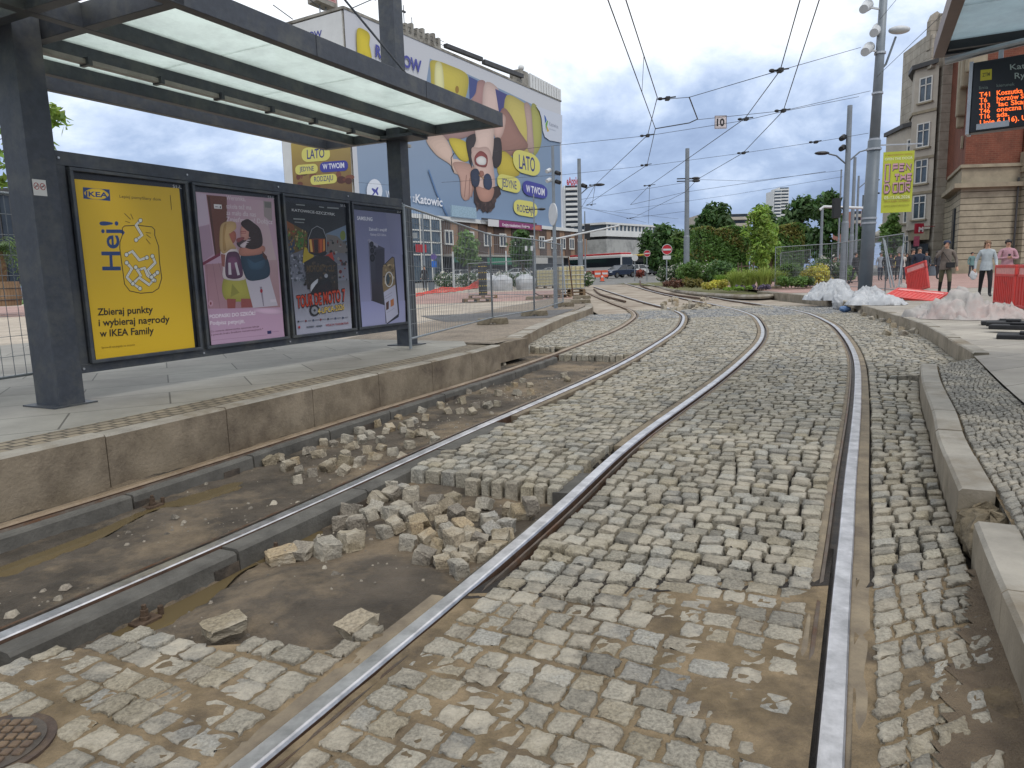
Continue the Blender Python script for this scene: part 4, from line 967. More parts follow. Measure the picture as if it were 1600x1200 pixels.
# dark-haired girl
p.poly([(390, 668), (548, 640), (606, 846), (440, 862)], 'c3bcc6'); p.poly([(485, 720), (500, 720), (515, 850), (508, 850)], '8d8591'); p.ell((496, 748), 9, 13, 'a01f35')
p.curve([(358, 500), (440, 480), (530, 520), (552, 640), (470, 678), (392, 660)], '2c4254'); p.curve([(400, 530), (450, 560), (520, 540), (500, 600), (420, 600)], '3a566b')
p.curve([(355, 460), (400, 455), (505, 445), (520, 480), (480, 505), (380, 515), (345, 500)], 'b57c6a'); p.poly([(500, 480), (535, 520), (530, 545), (505, 520)], '56342f')
p.curve([(330, 430), (375, 400), (405, 430), (360, 460)], '443337'); p.curve([(355, 440), (430, 400), (455, 440), (380, 460)], 'cdbec2')
p.curve([(357, 330), (372, 310), (412, 320), (415, 390), (385, 410), (358, 390)], 'bf8c7f'); p.curve([(360, 290), (400, 268), (440, 290), (490, 340), (502, 440), (440, 470), (385, 455), (430, 440), (440, 395), (412, 385), (410, 345), (370, 320)], '382a28')
p.stroke([(357, 350), (392, 350), (392, 362), (358, 362)], 4, '8c2a34', True)
p.curve([(330, 400), (372, 388), (380, 400), (340, 425)], '8b4a4a')
p.ell((156, 832), 16, 22, 'c59ba9'); p.ell((156, 832), 5, 10, '7f2a33'); p.poly([(555, 805), (592, 803), (594, 822), (557, 825)], 'd2c9d2')
p.grad([(145, 872), (628, 858), (652, 1055), (162, 1110)], 'be9bb4', 'c29eb6', 'c9a7bf', 'cbaac2'); p.curve([(430, 880), (500, 862), (620, 870), (630, 900), (530, 905)], 'cfb0c5')
p.text('PODPASKI DO SZKÓŁ!', (148, 932), (455, 908), (147, 908), 'efe7ed', .02); p.text('Podpisz petycję.', (152, 976), (385, 962), (151, 950), 'efe7ed', .012)
p.text('Co czwarta dziewczynka opuszcza lekcje', (156, 1026), (480, 990), (155, 1014), '5d3247', .01); p.text('z powodu braku środków menstruacyjnych.*', (158, 1048), (508, 1008), (157, 1036), '5d3247', .01)
p.poly([(534, 1016), (562, 1013), (563, 1034), (536, 1037)], '2b2d60'); p.stroke([(165, 1080), (535, 1042)], 2, 'a67d97'); p.text('www.petycja', (566, 1025), (612, 1020), (566, 1017), '8f5e86')
p.finish('poster', m_poster, t, loc=(0, -.024, 0))
# ---- poster 3: motorcycle rally
t = case(2.77, 3.985, 'poster case with dark motorcycle rally poster showing a helmeted rider', 'S1-L')
p = Print(ZT(430, 300, 5.0), .00003)
p.grad([(60, 75), (530, 130), (588, 1065), (158, 1118)], '15181b', '1a1d20', 'a3a5b4', '9a9dac'); p.grad([(60, 75), (530, 130), (548, 400), (80, 400)], '15181b', '181a1d', '3a3d3f', '2a2d30', jit=.2)
p.grad([(128, 700), (565, 690), (588, 1065), (158, 1118)], '73767f', '6f727a', 'b9b9c6', 'b4b4c3', jit=.05)
p.text('KATOWICE-SZCZYRK', (118, 150), (456, 186), (118, 130), 'c9cac8', .014)
for x, y, w, h in ((150, 95, 70, 14), (330, 112, 40, 14), (395, 118, 90, 16), (130, 205, 90, 16), (140, 232, 75, 12)): p.poly([(x, y), (x + w, y + 6), (x + w, y + h), (x, y + h - 6)], '8a8f8c')
p.poly([(76, 225), (240, 315), (235, 440), (105, 490)], '5e4a22'); p.poly([(76, 225), (130, 255), (150, 330), (85, 340)], '7d4a24'); p.poly([(170, 300), (220, 330), (205, 430), (165, 440)], '3f6b28'); p.poly([(90, 380), (140, 360), (140, 470), (104, 485)], '2c3d55')
for k in range(60): x, y = rng.uniform(90, 235), rng.uniform(290, 450); p.ell((x, y), rng.uniform(4, 9), rng.uniform(5, 13), rng.choice(['6a4a25', '2f4a20', '8a6a2a', '1d2a2a', '9c8b5a', '4e7d2c']), 7)
p.poly([(376, 330), (540, 260), (552, 480), (390, 470)], '6d7f93'); p.ell((516, 340), 22, 38, '6f7d3c'); p.poly([(390, 330), (470, 345), (552, 420), (552, 480), (390, 470)], '6f6a66')
for k in range(70): x, y = rng.uniform(395, 548), rng.uniform(370, 690); p.ell((x, y), rng.uniform(4, 13), rng.uniform(5, 15), rng.choice(['2a2a2c', '3c3b3d', '7a3028', '8d8a88', '1c1d20', '55585c', '641f1c']), 8)
for k in range(60): x, y = rng.uniform(105, 240), rng.uniform(480, 690); p.ell((x, y), rng.uniform(5, 14), rng.uniform(5, 14), rng.choice(['7d8089', '4d5058', '3a3d42', '9a9da8', '5a5f68']), 8)
p.poly([(215, 430), (290, 470), (280, 545), (200, 556), (205, 480)], 'b09a2c'); p.poly([(375, 500), (430, 470), (450, 545), (380, 545)], 'a5382a')
p.curve([(245, 470), (240, 370), (270, 290), (312, 265), (362, 290), (388, 360), (388, 480), (330, 500)], '26282a'); p.stroke([(248, 470), (243, 370), (272, 292), (312, 267), (360, 292), (386, 360), (388, 470)], 5, '8e9194')
p.poly([(248, 368), (376, 364), (378, 462), (330, 478), (258, 470)], '7a3a1c'); p.poly([(250, 372), (268, 371), (280, 470), (262, 468)], 'd0a455'); p.poly([(330, 372), (352, 370), (352, 470), (335, 474)], 'b0512a'); p.poly([(284, 372), (318, 370), (322, 476), (292, 474)], '33241f'); p.poly([(360, 372), (372, 371), (374, 455), (362, 465)], 'c8853a')
p.poly([(210, 550), (300, 500), (400, 500), (470, 560), (480, 780), (240, 760)], '2e2c2a'); p.text('MOTORCYCLE', (232, 625), (455, 620), (232, 575), '5d4a2a', .02)
for k in range(60): x, y = rng.uniform(215, 475), rng.uniform(540, 780); p.ell((x, y), rng.uniform(4, 14), rng.uniform(4, 12), rng.choice(['3d3833', '4e443a', '22211f', '5c4f3c', '2a2a2a']), 8)
p.curve([(262, 730), (300, 690), (320, 684), (300, 760), (265, 790)], 'b9bcc2'); p.ell((382, 662), 22, 22, '26282a'); p.ell((382, 655), 14, 16, '9da1a8'); p.curve([(330, 700), (400, 680), (430, 740), (420, 800), (270, 800), (290, 740)], '24262a')
p.text('TOUR DE MOTO 7', (156, 905), (536, 850), (150, 812), '4a120e', .06); p.text('TOUR DE MOTO 7', (156, 903), (536, 848), (150, 814), 'c0452c', .02)
p.ell((292, 925), 40, 46, '24262a'); p.ell((292, 925), 26, 31, '8c8f96'); p.ell((292, 925), 9, 10, '2a2a2a')
p.text('4-LIPCA-2026', (318, 954), (526, 918), (316, 908), '3d2a10', .05); p.text('4-LIPCA-2026', (318, 952), (526, 916), (316, 910), 'd9bb63', .02)
for k in range(7): x = 166 + 58 * k; p.ell((x, 1012 - k * 5), 7, 8, rng.choice(['33363c', '7d3030', '44506a'])); p.poly([(x + 12, 1008 - k * 5), (x + 42, 1004 - k * 5), (x + 42, 1009 - k * 5), (x + 12, 1013 - k * 5)], '7d7f88')
p.ell((172, 1056), 8, 10, 'b03038'); p.poly([(230, 1050), (290, 1044), (290, 1054), (230, 1060)], '6a6d77'); p.poly([(305, 1044), (352, 1039), (352, 1049), (305, 1054)], '6a6d77'); p.text('WIĘCEJ NA: TOURDEMOTO.PL', (380, 1048), (560, 1030), (379, 1034), 'a03030', .02)
p.finish('poster', m_poster, t, loc=(0, -.024, 0))
# ---- poster 4: lilac phone
t = case(4.03, 5.245, 'poster case with lilac poster of a grey smartphone, farthest of the row', 'S1-P')
p = Print(ZT(540, 310, 5.4545), .00003)
p.grad([(55, 95), (455, 135), (500, 1050), (130, 1095)], '777a98', '7b7d9c', 'a7a9c9', '9d9fc2', jit=.01); p.grad([(330, 125), (455, 137), (475, 480), (370, 470)], '83859f', '8f90ad', '9092b4', '8486a5')
p.grad([(120, 880), (495, 870), (500, 1050), (130, 1095)], '9c9fc6', 'a3a4ca', 'b1b2d2', 'abaccf')
p.text('SAMSUNG', (86, 182), (217, 193), (85, 152), 'e6e6ee', .03); p.text('Zakreśl i znajdź', (186, 274), (340, 281), (185, 250), 'e6e6ee', .015); p.text('Galaxy S25 Ultra', (198, 316), (334, 322), (197, 297), 'd9d9e4', .01)
p.grad([(178, 360), (320, 425), (322, 912), (205, 870)], '5a5b6a', '4a4a58', '3a3b40', '33343a'); p.poly([(170, 358), (190, 345), (265, 395), (262, 420), (182, 372)], '9a9aae'); p.poly([(178, 358), (186, 362), (215, 868), (206, 862)], '7b7b92'); p.poly([(240, 440), (320, 425), (322, 720), (245, 740)], '3f3f4c')
for c_, r in (((210, 392), 17), ((214, 445), 17), ((216, 508), 22), ((236, 415), 9), ((240, 470), 9)): p.ell(c_, r, r * 1.5, '1b1c22'); p.ell(c_, r * .5, r * .75, '33343f')
p.poly([(300, 580), (385, 495), (405, 505), (446, 970), (440, 1010), (345, 1070), (330, 1062)], '2d2e38'); p.poly([(304, 585), (386, 504), (400, 510), (412, 735), (312, 800), (302, 730)], '8e7a5a'); p.poly([(312, 800), (412, 735), (436, 985), (338, 1066)], 'c3c3d6')
for k in range(22): p.ell((rng.uniform(310, 400), rng.uniform(560, 730)), rng.uniform(5, 14), rng.uniform(6, 16), rng.choice(['6a5a40', 'a8926a', 'c9b48a', '4e4434']), 8)
p.stroke([(358 + 32 * math.cos(a), 690 + 62 * math.sin(a)) for a in np.linspace(0, 6.28, 21)[:-1]], 7, 'e3e6e6', True); p.ell((350, 690), 14, 45, '3f5058'); p.poly([(332, 890), (356, 872), (356, 940), (334, 955)], '5a3b33'); p.poly([(370, 868), (398, 852), (400, 910), (372, 926)], 'c07a4a')
p.stroke([(320, 840), (385, 800)], 3, '8d8da0'); p.stroke([(320, 862), (382, 826)], 3, '8d8da0'); p.stroke([(340, 975), (405, 935)], 3, '9a9ab0')
p.finish('poster', m_poster, t, loc=(0, -.024, 0))

# ================================================================== TEMPORARY FENCES
m_galv = M('galvanised_tube', '8d9295', .45, metal=.6, var=.12, scale=9, bump=.05)
m_wire = M('galvanised_wire', '7c8083', .5, metal=.5, var=.1, bump=0)
m_foot = M('fence_foot_concrete', '7d7463', .95, scale=7, var=.22, bump=.6, bscale=50, dirt='5b5242', dscale=3)
def fence(a, b_, z0a, z0b, label, h=2.0, wires=True, posts=(1, 1), tilt=0, grp='temporary mesh fence panels'):
    a = Vector((*a, z0a)); b_ = Vector((*b_, z0b)); L_ = (b_ - a).length; t = thing('mesh_fence', label, 'mesh fence', a, 0, grp); d = b_ - a; up = Vector((0, 0, 1))
    m = MB()
    if posts[0]: m.tube([(0, 0, 0), up * h], .021, 8)
    if posts[1]: m.tube([d, d + up * h], .021, 8)
    m.tube([up * (h - .02), d + up * (h - .02)], .018, 8); m.tube([up * .14, d + up * .14], .016, 8); m.build('frame', m_galv, t)
    if wires:
        m = MB(); n = int(L_ / .115)
        for i in range(1, n):
            p = d * (i / n); m.tube([p + up * .14, p + up * (h - .02)], 0.0038, 3, caps=False)
        for k in range(1, 9): m.tube([up * (.14 + (h - .16) * k / 9), d + up * (.14 + (h - .16) * k / 9)], 0.0038, 3, caps=False)
        m.build('wire_mesh', m_wire, t)
    return t
def foot(x, y, z, rz, label, grp='concrete fence feet'):
    b = MB(); b.xz([(-.34, 0), (-.36, .03), (-.33, .14), (.33, .14), (.36, .03), (.34, 0), (.08, 0), (.05, .035), (-.05, .035), (-.08, 0)], -.11, .11)
    o = b.build('concrete_weight', m_foot, None, (x, y, z), rz, bevel=.012); return tag(o, label, 'fence foot', grp)
FL = [G(642, 547, .28), G(770, 507, Tp(14)), G(835, 494, Tp(16)), G(880, 480, .21)]
for i, lab in enumerate(('mesh fence panel between the shelter post and the first concrete foot', 'mesh fence panel between the first and second concrete feet', 'mesh fence panel ending beside the slim camera post')):
    fence(FL[i], FL[i + 1], Tp(FL[i][1]) + .02, Tp(FL[i + 1][1]) + .02, lab)
for p, lab in ((FL[1], 'concrete fence foot nearest to the shelter, under the tall mesh fence'), (FL[2], 'second concrete fence foot along the curved kerb'), (FL[3], 'concrete fence foot beneath the slim camera post')): foot(p[0], p[1], Tp(p[1]) + .005, R_(4), lab)
q = G(907, 475, .22); foot(q[0], q[1], Tp(q[1]), R_(5), 'concrete fence foot lying in front of the big yellowish tank')
q = G(909, 469, .22); foot(q[0], q[1] , Tp(q[1]) , R_(8), 'concrete fence foot behind another one near the big yellowish tank')
q = G(835, 469, .25); foot(q[0], q[1], Tp(q[1]), R_(4), 'concrete foot standing alone on the pale square behind the fence')
p0, p1 = at(770, 470, 27), at(830, 462, 24); fence(G(733, 465, .25), G(836, 466, .25), .27, .27, 'mesh fence panel farther back beside the pallet with the black drum', 1.7)
fence(G(-160, 640, .27), G(62, 603, .27), .27, .27, 'mesh fence panel behind the near shelter post at the left picture edge')
# right hand fence
FR = []
for x, D in ((1211, 36), (1298, 33), (1321, 31), (1384, 26), (1409, 24.5)):
    v = at(x, 430, D); FR.append((v.x, D))
labs = ['mesh fence panel in front of the clipped hedge and yellow shrubs', 'narrow mesh fence panel beside the pole with traffic light', 'mesh fence panel crossing behind the big grey pole', 'mesh fence panel leaning by the tilted red barrier']
for i in range(4): fence(FR[i], FR[i + 1], .27, .27, labs[i], 2.05)
v0, v1 = at(1219, 430, 44), at(1265, 430, 38); fence((v0.x, 44), (v1.x, 38), .3, .3, 'short mesh fence panel farther back in front of the hedge corner', 1.9)
for x, D, lab in ((1211, 36, 'dark fence foot in front of the yellow shrubs'), (1298, 33, 'fence foot beside the right flower bed edge')):
    v = at(x, 430, D); foot(v.x, D, .24, R_(10), lab)
b = MB(); th = thing('fence_prop', 'bunch of loose fence tubes propped upright beside the big pole', 'fence tubes', (0, 0, 0))
for x0, y0, x1, y1, D in ((1392, 449, 1380, 372, 24), (1397, 449, 1382, 375, 24.2), (1404, 450, 1412, 380, 24)):
    MB().tube([at(x0, y0, D), at(x1, y1, D + .4)], .024, 7).build('tube', m_galv, th)
# ================================================================== BILLBOARD BUILDING
BP = np.array([-19.0, 83.0]); BU = (28.0, 47.0); BA = math.atan2(BU[1], BU[0])
m_print_bb = Mprint('billboard_print', .82, .7)
m_white = M('white_panel', 'c9c9c6', .6, scale=.4, var=.06, bump=.03)
m_greyconc = M('grey_concrete', '8f8b82', .9, scale=.5, var=.2, bump=.2, bscale=8, dirt='5f594f', dscale=.7)
m_dark = M('dark_sheet', '3b3a3a', .6, var=.2, scale=1)
m_win = M('dark_window', '2a3036', .12, var=.3, scale=.7, bump=0)
m_winl = M('sky_window', '4a5660', .1, var=.4, scale=.9, bump=0)
m_wframe = M('white_window_frame', 'c9c7c0', .5, var=.05, bump=0)
bb = thing('billboard_building', 'tall building wrapped in a huge blue and yellow travel advert', 'building', (BP[0], BP[1], .7), BA)
ZB = .7
# local x = along the long facade, local y = away from the square (left normal)
LFA = 11.5                                    # depth of the short side
P_('wall', MB().b2(2.7, 56.6, .15, LFA, 7.5, 30.9), m_greyconc, bb)
P_('short_side_wall', MB().b2(2.55, 2.72, .3, LFA - .2, 7.5, 30.6), m_white, bb)
P_('parapet', MB().b2(2.6, 57, -.1, .3, 30.75, 31.05).b2(2.5, 2.8, 0, LFA, 30.75, 31.05), m_greyconc, bb)
for k in range(12): P_('roof_rib', MB().b2(45.5 + k * .95, 46.2 + k * .95, -.2, .5, 30.9, 33.1 - .03 * k), m_white, bb)
P_('roof_box', MB().b2(42.6, 45.3, .1, 2, 30.9, 33.2), m_greyconc, bb)
P_('roof_sheet', MB().bar((22, -.1, 31.6), (31, -.1, 31.9), .6, .5).bar((31.5, -.1, 31.7), (43, -.1, 32.1), .6, .6), m_dark, bb)
P_('roof_railing', MB().bar((11, .1, 31.4), (22, .1, 31.6), .06, .06).bar((11, .1, 31.9), (22, .1, 32.1), .06, .06), m_dark, bb)
for k in range(9): P_('vent', MB().b2(11.4 + k * 1.15, 11.9 + k * 1.15, 0, .5, 31, 32.3 + .3 * (k % 2)), m_greyconc, bb)
for k in range(4): P_('antenna', MB().cyl((11 + k * 1.6, .6, 31), (11 + k * 1.6, .6, 33.6 + .5 * (k % 3)), .05, n=6), m_dark, bb)
for s_, h in ((4, -2.4), (9, -2.6)): P_('light_arm', MB().bar((s_, 0, 31.2), (s_ + 1, h, 32.0), .08, .08).b2(s_ + .8, s_ + 1.3, h - .2, h, 31.9, 32.1), m_dark, bb)
for y_ in (3, 8): P_('light_arm', MB().bar((2.6, y_, 31.2), (.2, y_ + .5, 32.2), .08, .08), m_dark, bb)
b = MB(); b.ball((43.6, .4, 33.6), .5, 10, 6); P_('roof_dish', b, m_white, bb, smooth=True)
# sign box on a lattice stub on the roof
sb = thing('roof_sign', 'small boxy illuminated sign on a lattice stub on the billboard roof', 'roof sign', tuple(at(505, 22, 90)), BA)
P_('support', MB().cyl((-.5, 0, -1.8), (-.5, 0, 1), .08, n=6).cyl((.5, 0, -1.8), (.5, 0, 1), .08, n=6).bar((-.5, 0, -1), (.5, 0, .2), .06, .06), m_galv, sb)
P_('sign_box', MB().prism([(-1.7, -.8), (1.7, -.8), (1.2, 1), (-1.4, 1)], .9, 3.4), m_greyconc, sb)
pr = Print(lambda x, y: (x, y), .01); pr.poly([(-1.5, 1.4), (1.5, 1.4), (1.5, 3.2), (-1.5, 3.2)], 'c9a09c'); pr.text('OCHNIK', (-1.2, 1.6), (1.2, 1.6), (-1.2, 2.6), 'b0403c', .04); pr.finish('lettering', m_print_bb, sb, loc=(0, -.81, 0))

def BT(ox, oy, sc):
    def f(x, y):
        a, b = onplane(ox + x / sc, oy + y / sc, BP, BU); return a, b - ZB
    return f
fI = BT(0, 0, 1.0)
p = Print(fI, .0008)
p._add([(2.62, 8.2), (56.8, 8.2), (56.8, 30.8), (2.62, 30.8)], [(0, 1, 2, 3)], lin('cdced2'))
# blue ground
p.tf = lambda a, b: (a, b)
p.grad([(3.4, 8.9), (56.2, 8.9), (56.2, 27.0), (3.4, 20.0)], '8499b3', '7990ad', '8599b2', '9aa8bb', jit=.02)
p.tf = BT(640, 60, 3.75)
p.grad([(96, 280), (120, 130), (760, 420), (770, 600)], '8fa1b6', '8d9fb5', '93a5b9', '8499b0')
p.poly([(118, 118), (340, 210), (560, 310), (715, 385), (770, 440), (772, 600), (640, 860), (510, 820), (480, 640), (130, 300), (92, 292)], '8599b2')
# yellow garment and limbs of the laughing woman seen upside down
p.curve([(128, 128), (240, 160), (338, 215), (335, 320), (300, 372), (210, 335), (135, 302), (122, 200)], 'c6b650'); p.curve([(150, 150), (190, 160), (200, 330), (150, 300)], 'ddd9a0'); p.ell((277, 300), 11, 22, '9c7a35')
p.poly([(346, 222), (398, 248), (384, 330), (350, 360)], '4a5488'); p.curve([(400, 250), (445, 262), (440, 400), (380, 420), (355, 370), (385, 320)], 'a8837f'); p.curve([(440, 262), (520, 300), (528, 430), (500, 520), (430, 450)], 'd0b6ac')
p.poly([(500, 295), (572, 330), (560, 440), (525, 450)], '4a4a80'); p.curve([(566, 335), (680, 385), (712, 420), (726, 660), (640, 660), (560, 520)], 'c2b364'); p.curve([(712, 395), (760, 430), (772, 600), (740, 680), (722, 660)], 'a8a65c')
p.curve([(670, 385), (706, 400), (722, 560), (726, 665), (690, 650), (685, 520)], 'b49a90'); p.curve([(530, 430), (570, 420), (640, 540), (690, 640), (560, 690), (500, 600)], '9a7468')
p.curve([(500, 440), (560, 460), (545, 560), (510, 595), (490, 540)], 'caa89c'); p.curve([(180, 560), (350, 530), (380, 560), (240, 600)], '9d7f7a')
p.curve([(232, 585), (330, 610), (345, 710), (300, 715), (250, 650)], 'cdb945'); p.curve([(525, 660), (600, 700), (640, 800), (520, 800)], 'c0ac40')
p.curve([(95, 590), (180, 562), (240, 640), (262, 720), (345, 735), (380, 770), (330, 800), (260, 790), (235, 740), (150, 680)], 'd3b7a6'); p.curve([(250, 730), (345, 735), (385, 790), (368, 900), (330, 950), (300, 920), (290, 820)], 'c09a8b'); p.stroke([(258, 672), (240, 700), (246, 760), (256, 782)], 5, '33302f')
for a, b_ in (((330, 800), (318, 930)), ((350, 820), (345, 945)), ((368, 850), (362, 930))): p.stroke([a, b_], 5, '9c766a')
p.curve([(335, 580), (390, 560), (410, 620), (365, 680), (360, 760), (330, 640)], '3a3436'); p.curve([(480, 600), (530, 590), (535, 720), (500, 760), (478, 700)], '3a3234')
p.curve([(385, 520), (480, 500), (490, 600), (478, 720), (470, 800), (400, 800), (358, 690), (385, 600)], 'd6bbae'); p.curve([(358, 650), (400, 640), (470, 660), (500, 900), (478, 960), (400, 960), (375, 900), (380, 760)], 'cfb0a4'); p.poly([(372, 868), (430, 888), (520, 862), (533, 912), (516, 930), (522, 926), (498, 946), (496, 990), (478, 1008), (470, 1000), (456, 1024), (440, 1014), (428, 1022), (410, 998), (392, 1004), (384, 974), (374, 960)], '403231'); [p.ell((rng.uniform(385, 500), rng.uniform(930, 1005)), rng.uniform(5, 14), rng.uniform(6, 18), rng.choice(['4d3c39', '332827', '5a4742', '3b2e2c']), 8) for _ in range(40)]; p.curve([(385, 870), (440, 880), (490, 880), (470, 950), (410, 950)], 'b58877')
p.curve([(378, 690), (412, 660), (450, 690), (446, 750), (410, 752), (380, 735)], '8d4a47'); p.curve([(386, 705), (414, 690), (442, 705), (440, 738), (410, 742), (390, 730)], 'd9d5d0')
p.curve([(352, 790), (372, 765), (398, 772), (406, 830), (392, 870), (362, 858)], '343b50'); p.curve([(428, 815), (448, 792), (470, 808), (478, 860), (462, 888), (432, 872)], '36405a'); p.stroke([(400, 800), (430, 822)], 5, 'b58a5a'); p.curve([(404, 780), (424, 778), (430, 800), (412, 812)], '9a6a5c')
p.stroke([(105, 770), (150, 900), (230, 1070)], 8, '5f7fa8')
# white corner with the town logo
p.poly([(735, 396), (889, 452), (887, 612), (815, 598), (787, 578), (775, 540), (768, 470), (757, 430)], 'cdd2dd'); p.poly([(783, 448), (792, 460), (798, 480), (788, 500)], '3a63a8'); p.poly([(790, 505), (800, 480), (806, 486), (794, 545)], '6aa04a'); p.poly([(798, 510), (812, 545), (800, 548)], 'c9a23a'); p.text('Katowice', (814, 512), (866, 530), (812, 488), '8a90a0', .01); p.text('dla odmiany', (814, 535), (850, 546), (813, 524), '9aa0b0')
p.text('Katowic', (28, 962), (186, 985), (28, 912), 'e8eaf0', .02)
for q, c in ([[(596, 640), (757, 690), (760, 818), (604, 775)], 'd9d272'], [[(506, 788), (642, 820), (646, 914), (510, 880)], 'd9d272'], [[(656, 826), (802, 865), (803, 945), (658, 915)], '44469a'], [[(604, 940), (742, 962), (744, 1054), (604, 1030)], 'd9d272']): p.pill(q, c, .42)
p.text('LATO', (636, 762), (730, 782), (634, 680), '3a3f7d', .012); p.text('JEDYNE', (534, 866), (622, 886), (532, 818), '3a3f7d', .008); p.text('W TWOIM', (677, 898), (786, 922), (676, 858), 'e6e6ee', .025); p.text('RODZAJU', (624, 1014), (728, 1030), (624, 972), '3a3f7d', .008)
p.tf = BT(420, 0, 3.75)
p.curve([(510, 175), (560, 180), (585, 210), (582, 262), (590, 300), (596, 350), (575, 362), (552, 335), (530, 340), (512, 320)], 'd2bd35'); p.ell((545, 345), 9, 12, 'cdced2'); p.text('RAINBOW', (618, 330), (888, 428), (618, 262), '4c4f9c', .035)
p.ell((612, 1120), 46, 70, 'dfe3ec'); p.poly([(592, 1150), (608, 1128), (594, 1108), (600, 1102), (618, 1112), (628, 1098), (636, 1098), (628, 1120), (636, 1140), (630, 1146), (618, 1128), (602, 1150)], '4c4f9c')
p.tf = BT(400, 250, 4.0); p.text('Wylatujemy z', (805, 240), (985, 262), (803, 190), 'dfe3ec', .0)
p.finish('advert', m_print_bb, bb, loc=(0, -.02, 0))
# short side: advert on the wall that faces left
n_ = (-BU[1], BU[0])
CP = np.array([BP[0] + 2.55 * math.cos(BA), BP[1] + 2.55 * math.sin(BA)])
def ST(ox, oy, sc):
    nu = np.array(n_) / np.hypot(*n_)
    def f(x, y):
        a, b = onplane(ox + x / sc, oy + y / sc, CP, nu); return -a, b - ZB
    return f
p = Print(ST(420, 0, 3.75), .0008)
p.grad([(130, 840), (478, 848), (495, 1210), (150, 1210)], 'b29a50', 'a8925a', '5e3b33', '6a443a', jit=.04)
for k in range(24): x, y = rng.uniform(160, 480), rng.uniform(1000, 1180); p.ell((x, y), rng.uniform(8, 30), rng.uniform(8, 26), rng.choice(['6d4136', '7f5242', '573530', '8d6448']), 9)
for q, c in ([[(192, 866), (358, 860), (362, 940), (196, 952)], 'd9d272'], [[(156, 968), (286, 958), (290, 1014), (158, 1026)], 'd9d272'], [[(300, 952), (464, 938), (466, 1000), (302, 1012)], '44469a'], [[(244, 1030), (398, 1016), (402, 1072), (248, 1086)], 'd9d272']): p.pill(q, c, .42)
p.text('LATO', (226, 932), (328, 922), (224, 878), '3a3f7d', .012); p.text('JEDYNE', (182, 1006), (266, 1000), (181, 978), '3a3f7d', .008); p.text('W TWOIM', (318, 992), (444, 982), (316, 962), 'e6e6ee', .025); p.text('RODZAJU', (268, 1066), (378, 1056), (267, 1036), '3a3f7d', .008)
p2_ = Print(ST(420, 0, 3.75), .0008); p2_.text('RAINBOW', (118, 242), (312, 214), (117, 205), '4c4f9c', .03)
for q_, n__ in ((p, 'side_advert'), (p2_, 'side_lettering')): o = q_.finish(n__, m_print_bb, bb); o.location = (2.55 - .02, 0, 0); o.rotation_euler = (0, 0, -math.pi / 2)

# ================================================================== LOW SHOP ROW UNDER IT
m_brown = M('brown_cladding', '4c3a30', .7, scale=.8, var=.2, bump=.1); m_tan = M('tan_cladding', '8a6e58', .75, scale=.8, var=.15, bump=.1); m_beige = M('beige_render', 'a9a194', .85, scale=.5, var=.12, bump=.15, bscale=10)
lr = thing('shop_row', 'two storey brown panelled shop row under the huge advert', 'building', (BP[0], BP[1], .7), BA)
P_('wall', MB().b2(6, 64.5, -1.2, 9, 3.6, 8.2), m_tan, lr)
P_('ground_floor', MB().b2(6, 64.5, -.6, 9, 0, 3.6), M('shop_front_dark', '2f3236', .3, var=.5, scale=.35, bump=0), lr)
P_('roof_edge', MB().b2(6, 64.7, -1.5, 9, 8.2, 8.75), m_white, lr)
P_('canopy', MB().b2(18, 64.7, -2.4, -.6, 3.45, 3.75), M('pale_canopy', '9a958c', .8), lr)
s_ = 17.4; k = 0
while s_ < 62:
    w = (2.4, 1.6, 3.1, 1.9)[k % 4]
    if k % 2 == 0: P_('dark_panel', MB().b2(s_, s_ + w, -1.28, -1.2, 3.8, 8.15), m_brown, lr)
    s_ += w + .1; k += 1
wf = None
for i, s_ in enumerate((19.2, 24.4, 29, 33.4, 38, 42.2, 46, 50.4, 54, 57.6, 61.2)):
    if wf is None:
        b = MB()
        for q in ((-1, 1, -1, -.8), (-1, 1, .8, 1), (-1, -.8, -.8, .8), (.8, 1, -.8, .8), (-.1, .1, -.8, .8)): b.b2(q[0], q[1], -.12, 0, q[2], q[3])
        wf = b.build('window', m_wframe, lr); wp = MB().b2(-.8, .8, -.06, -.02, -.8, .8).build('pane', m_win, wf); wf.location = (s_, -1.3, 6.0)
    else: w2 = dup(wf, (s_, -1.3, 6.0)); w2.parent = lr
# glass entrance block on the left with white mullions
P_('glass_block', MB().b2(8, 17, -1.6, 0, .2, 8.1), m_winl, lr)
for k in range(5): P_('mullion', MB().b2(8 + k * 2.24 - .09, 8 + k * 2.24 + .09, -1.72, -1.6, .2, 8.2), m_wframe, lr)
for z_ in (3.6, 5.2, 6.7): P_('transom', MB().b2(8, 17.1, -1.7, -1.6, z_ - .08, z_ + .08), m_wframe, lr)
for s0, s1, z0, z1, c, tx, tc_ in ((11.2, 13.6, 3.9, 4.9, 'b02f38', '', ''), (18.5, 25, 2.6, 3.3, '1f5c4a', '', ''), (27, 34, 2.3, 3.3, '2f7a5e', '', ''), (36, 39, 2.4, 3.5, 'b8602e', '', ''), (41, 46, 2.4, 3.4, 'c9c6bf', '', ''), (48, 52, 2.4, 3.4, '7d7a76', '', ''), (54, 57, 2.4, 3.5, 'a89a4a', '', ''), (58, 62, 2.4, 3.4, 'c4c2bc', '', '')):
    pr = Print(lambda x, y: (x, y), .01); pr.poly([(s0, z0), (s1, z0), (s1, z1), (s0, z1)], c)
    pr.finish('shop_sign', m_print_bb, lr, loc=(0, -2.45 if s0 > 18 else -1.75, 0))
rs = thing('roof_banner', 'long purple loan advert banner on the shop row roof', 'banner', (BP[0], BP[1], .7), BA)
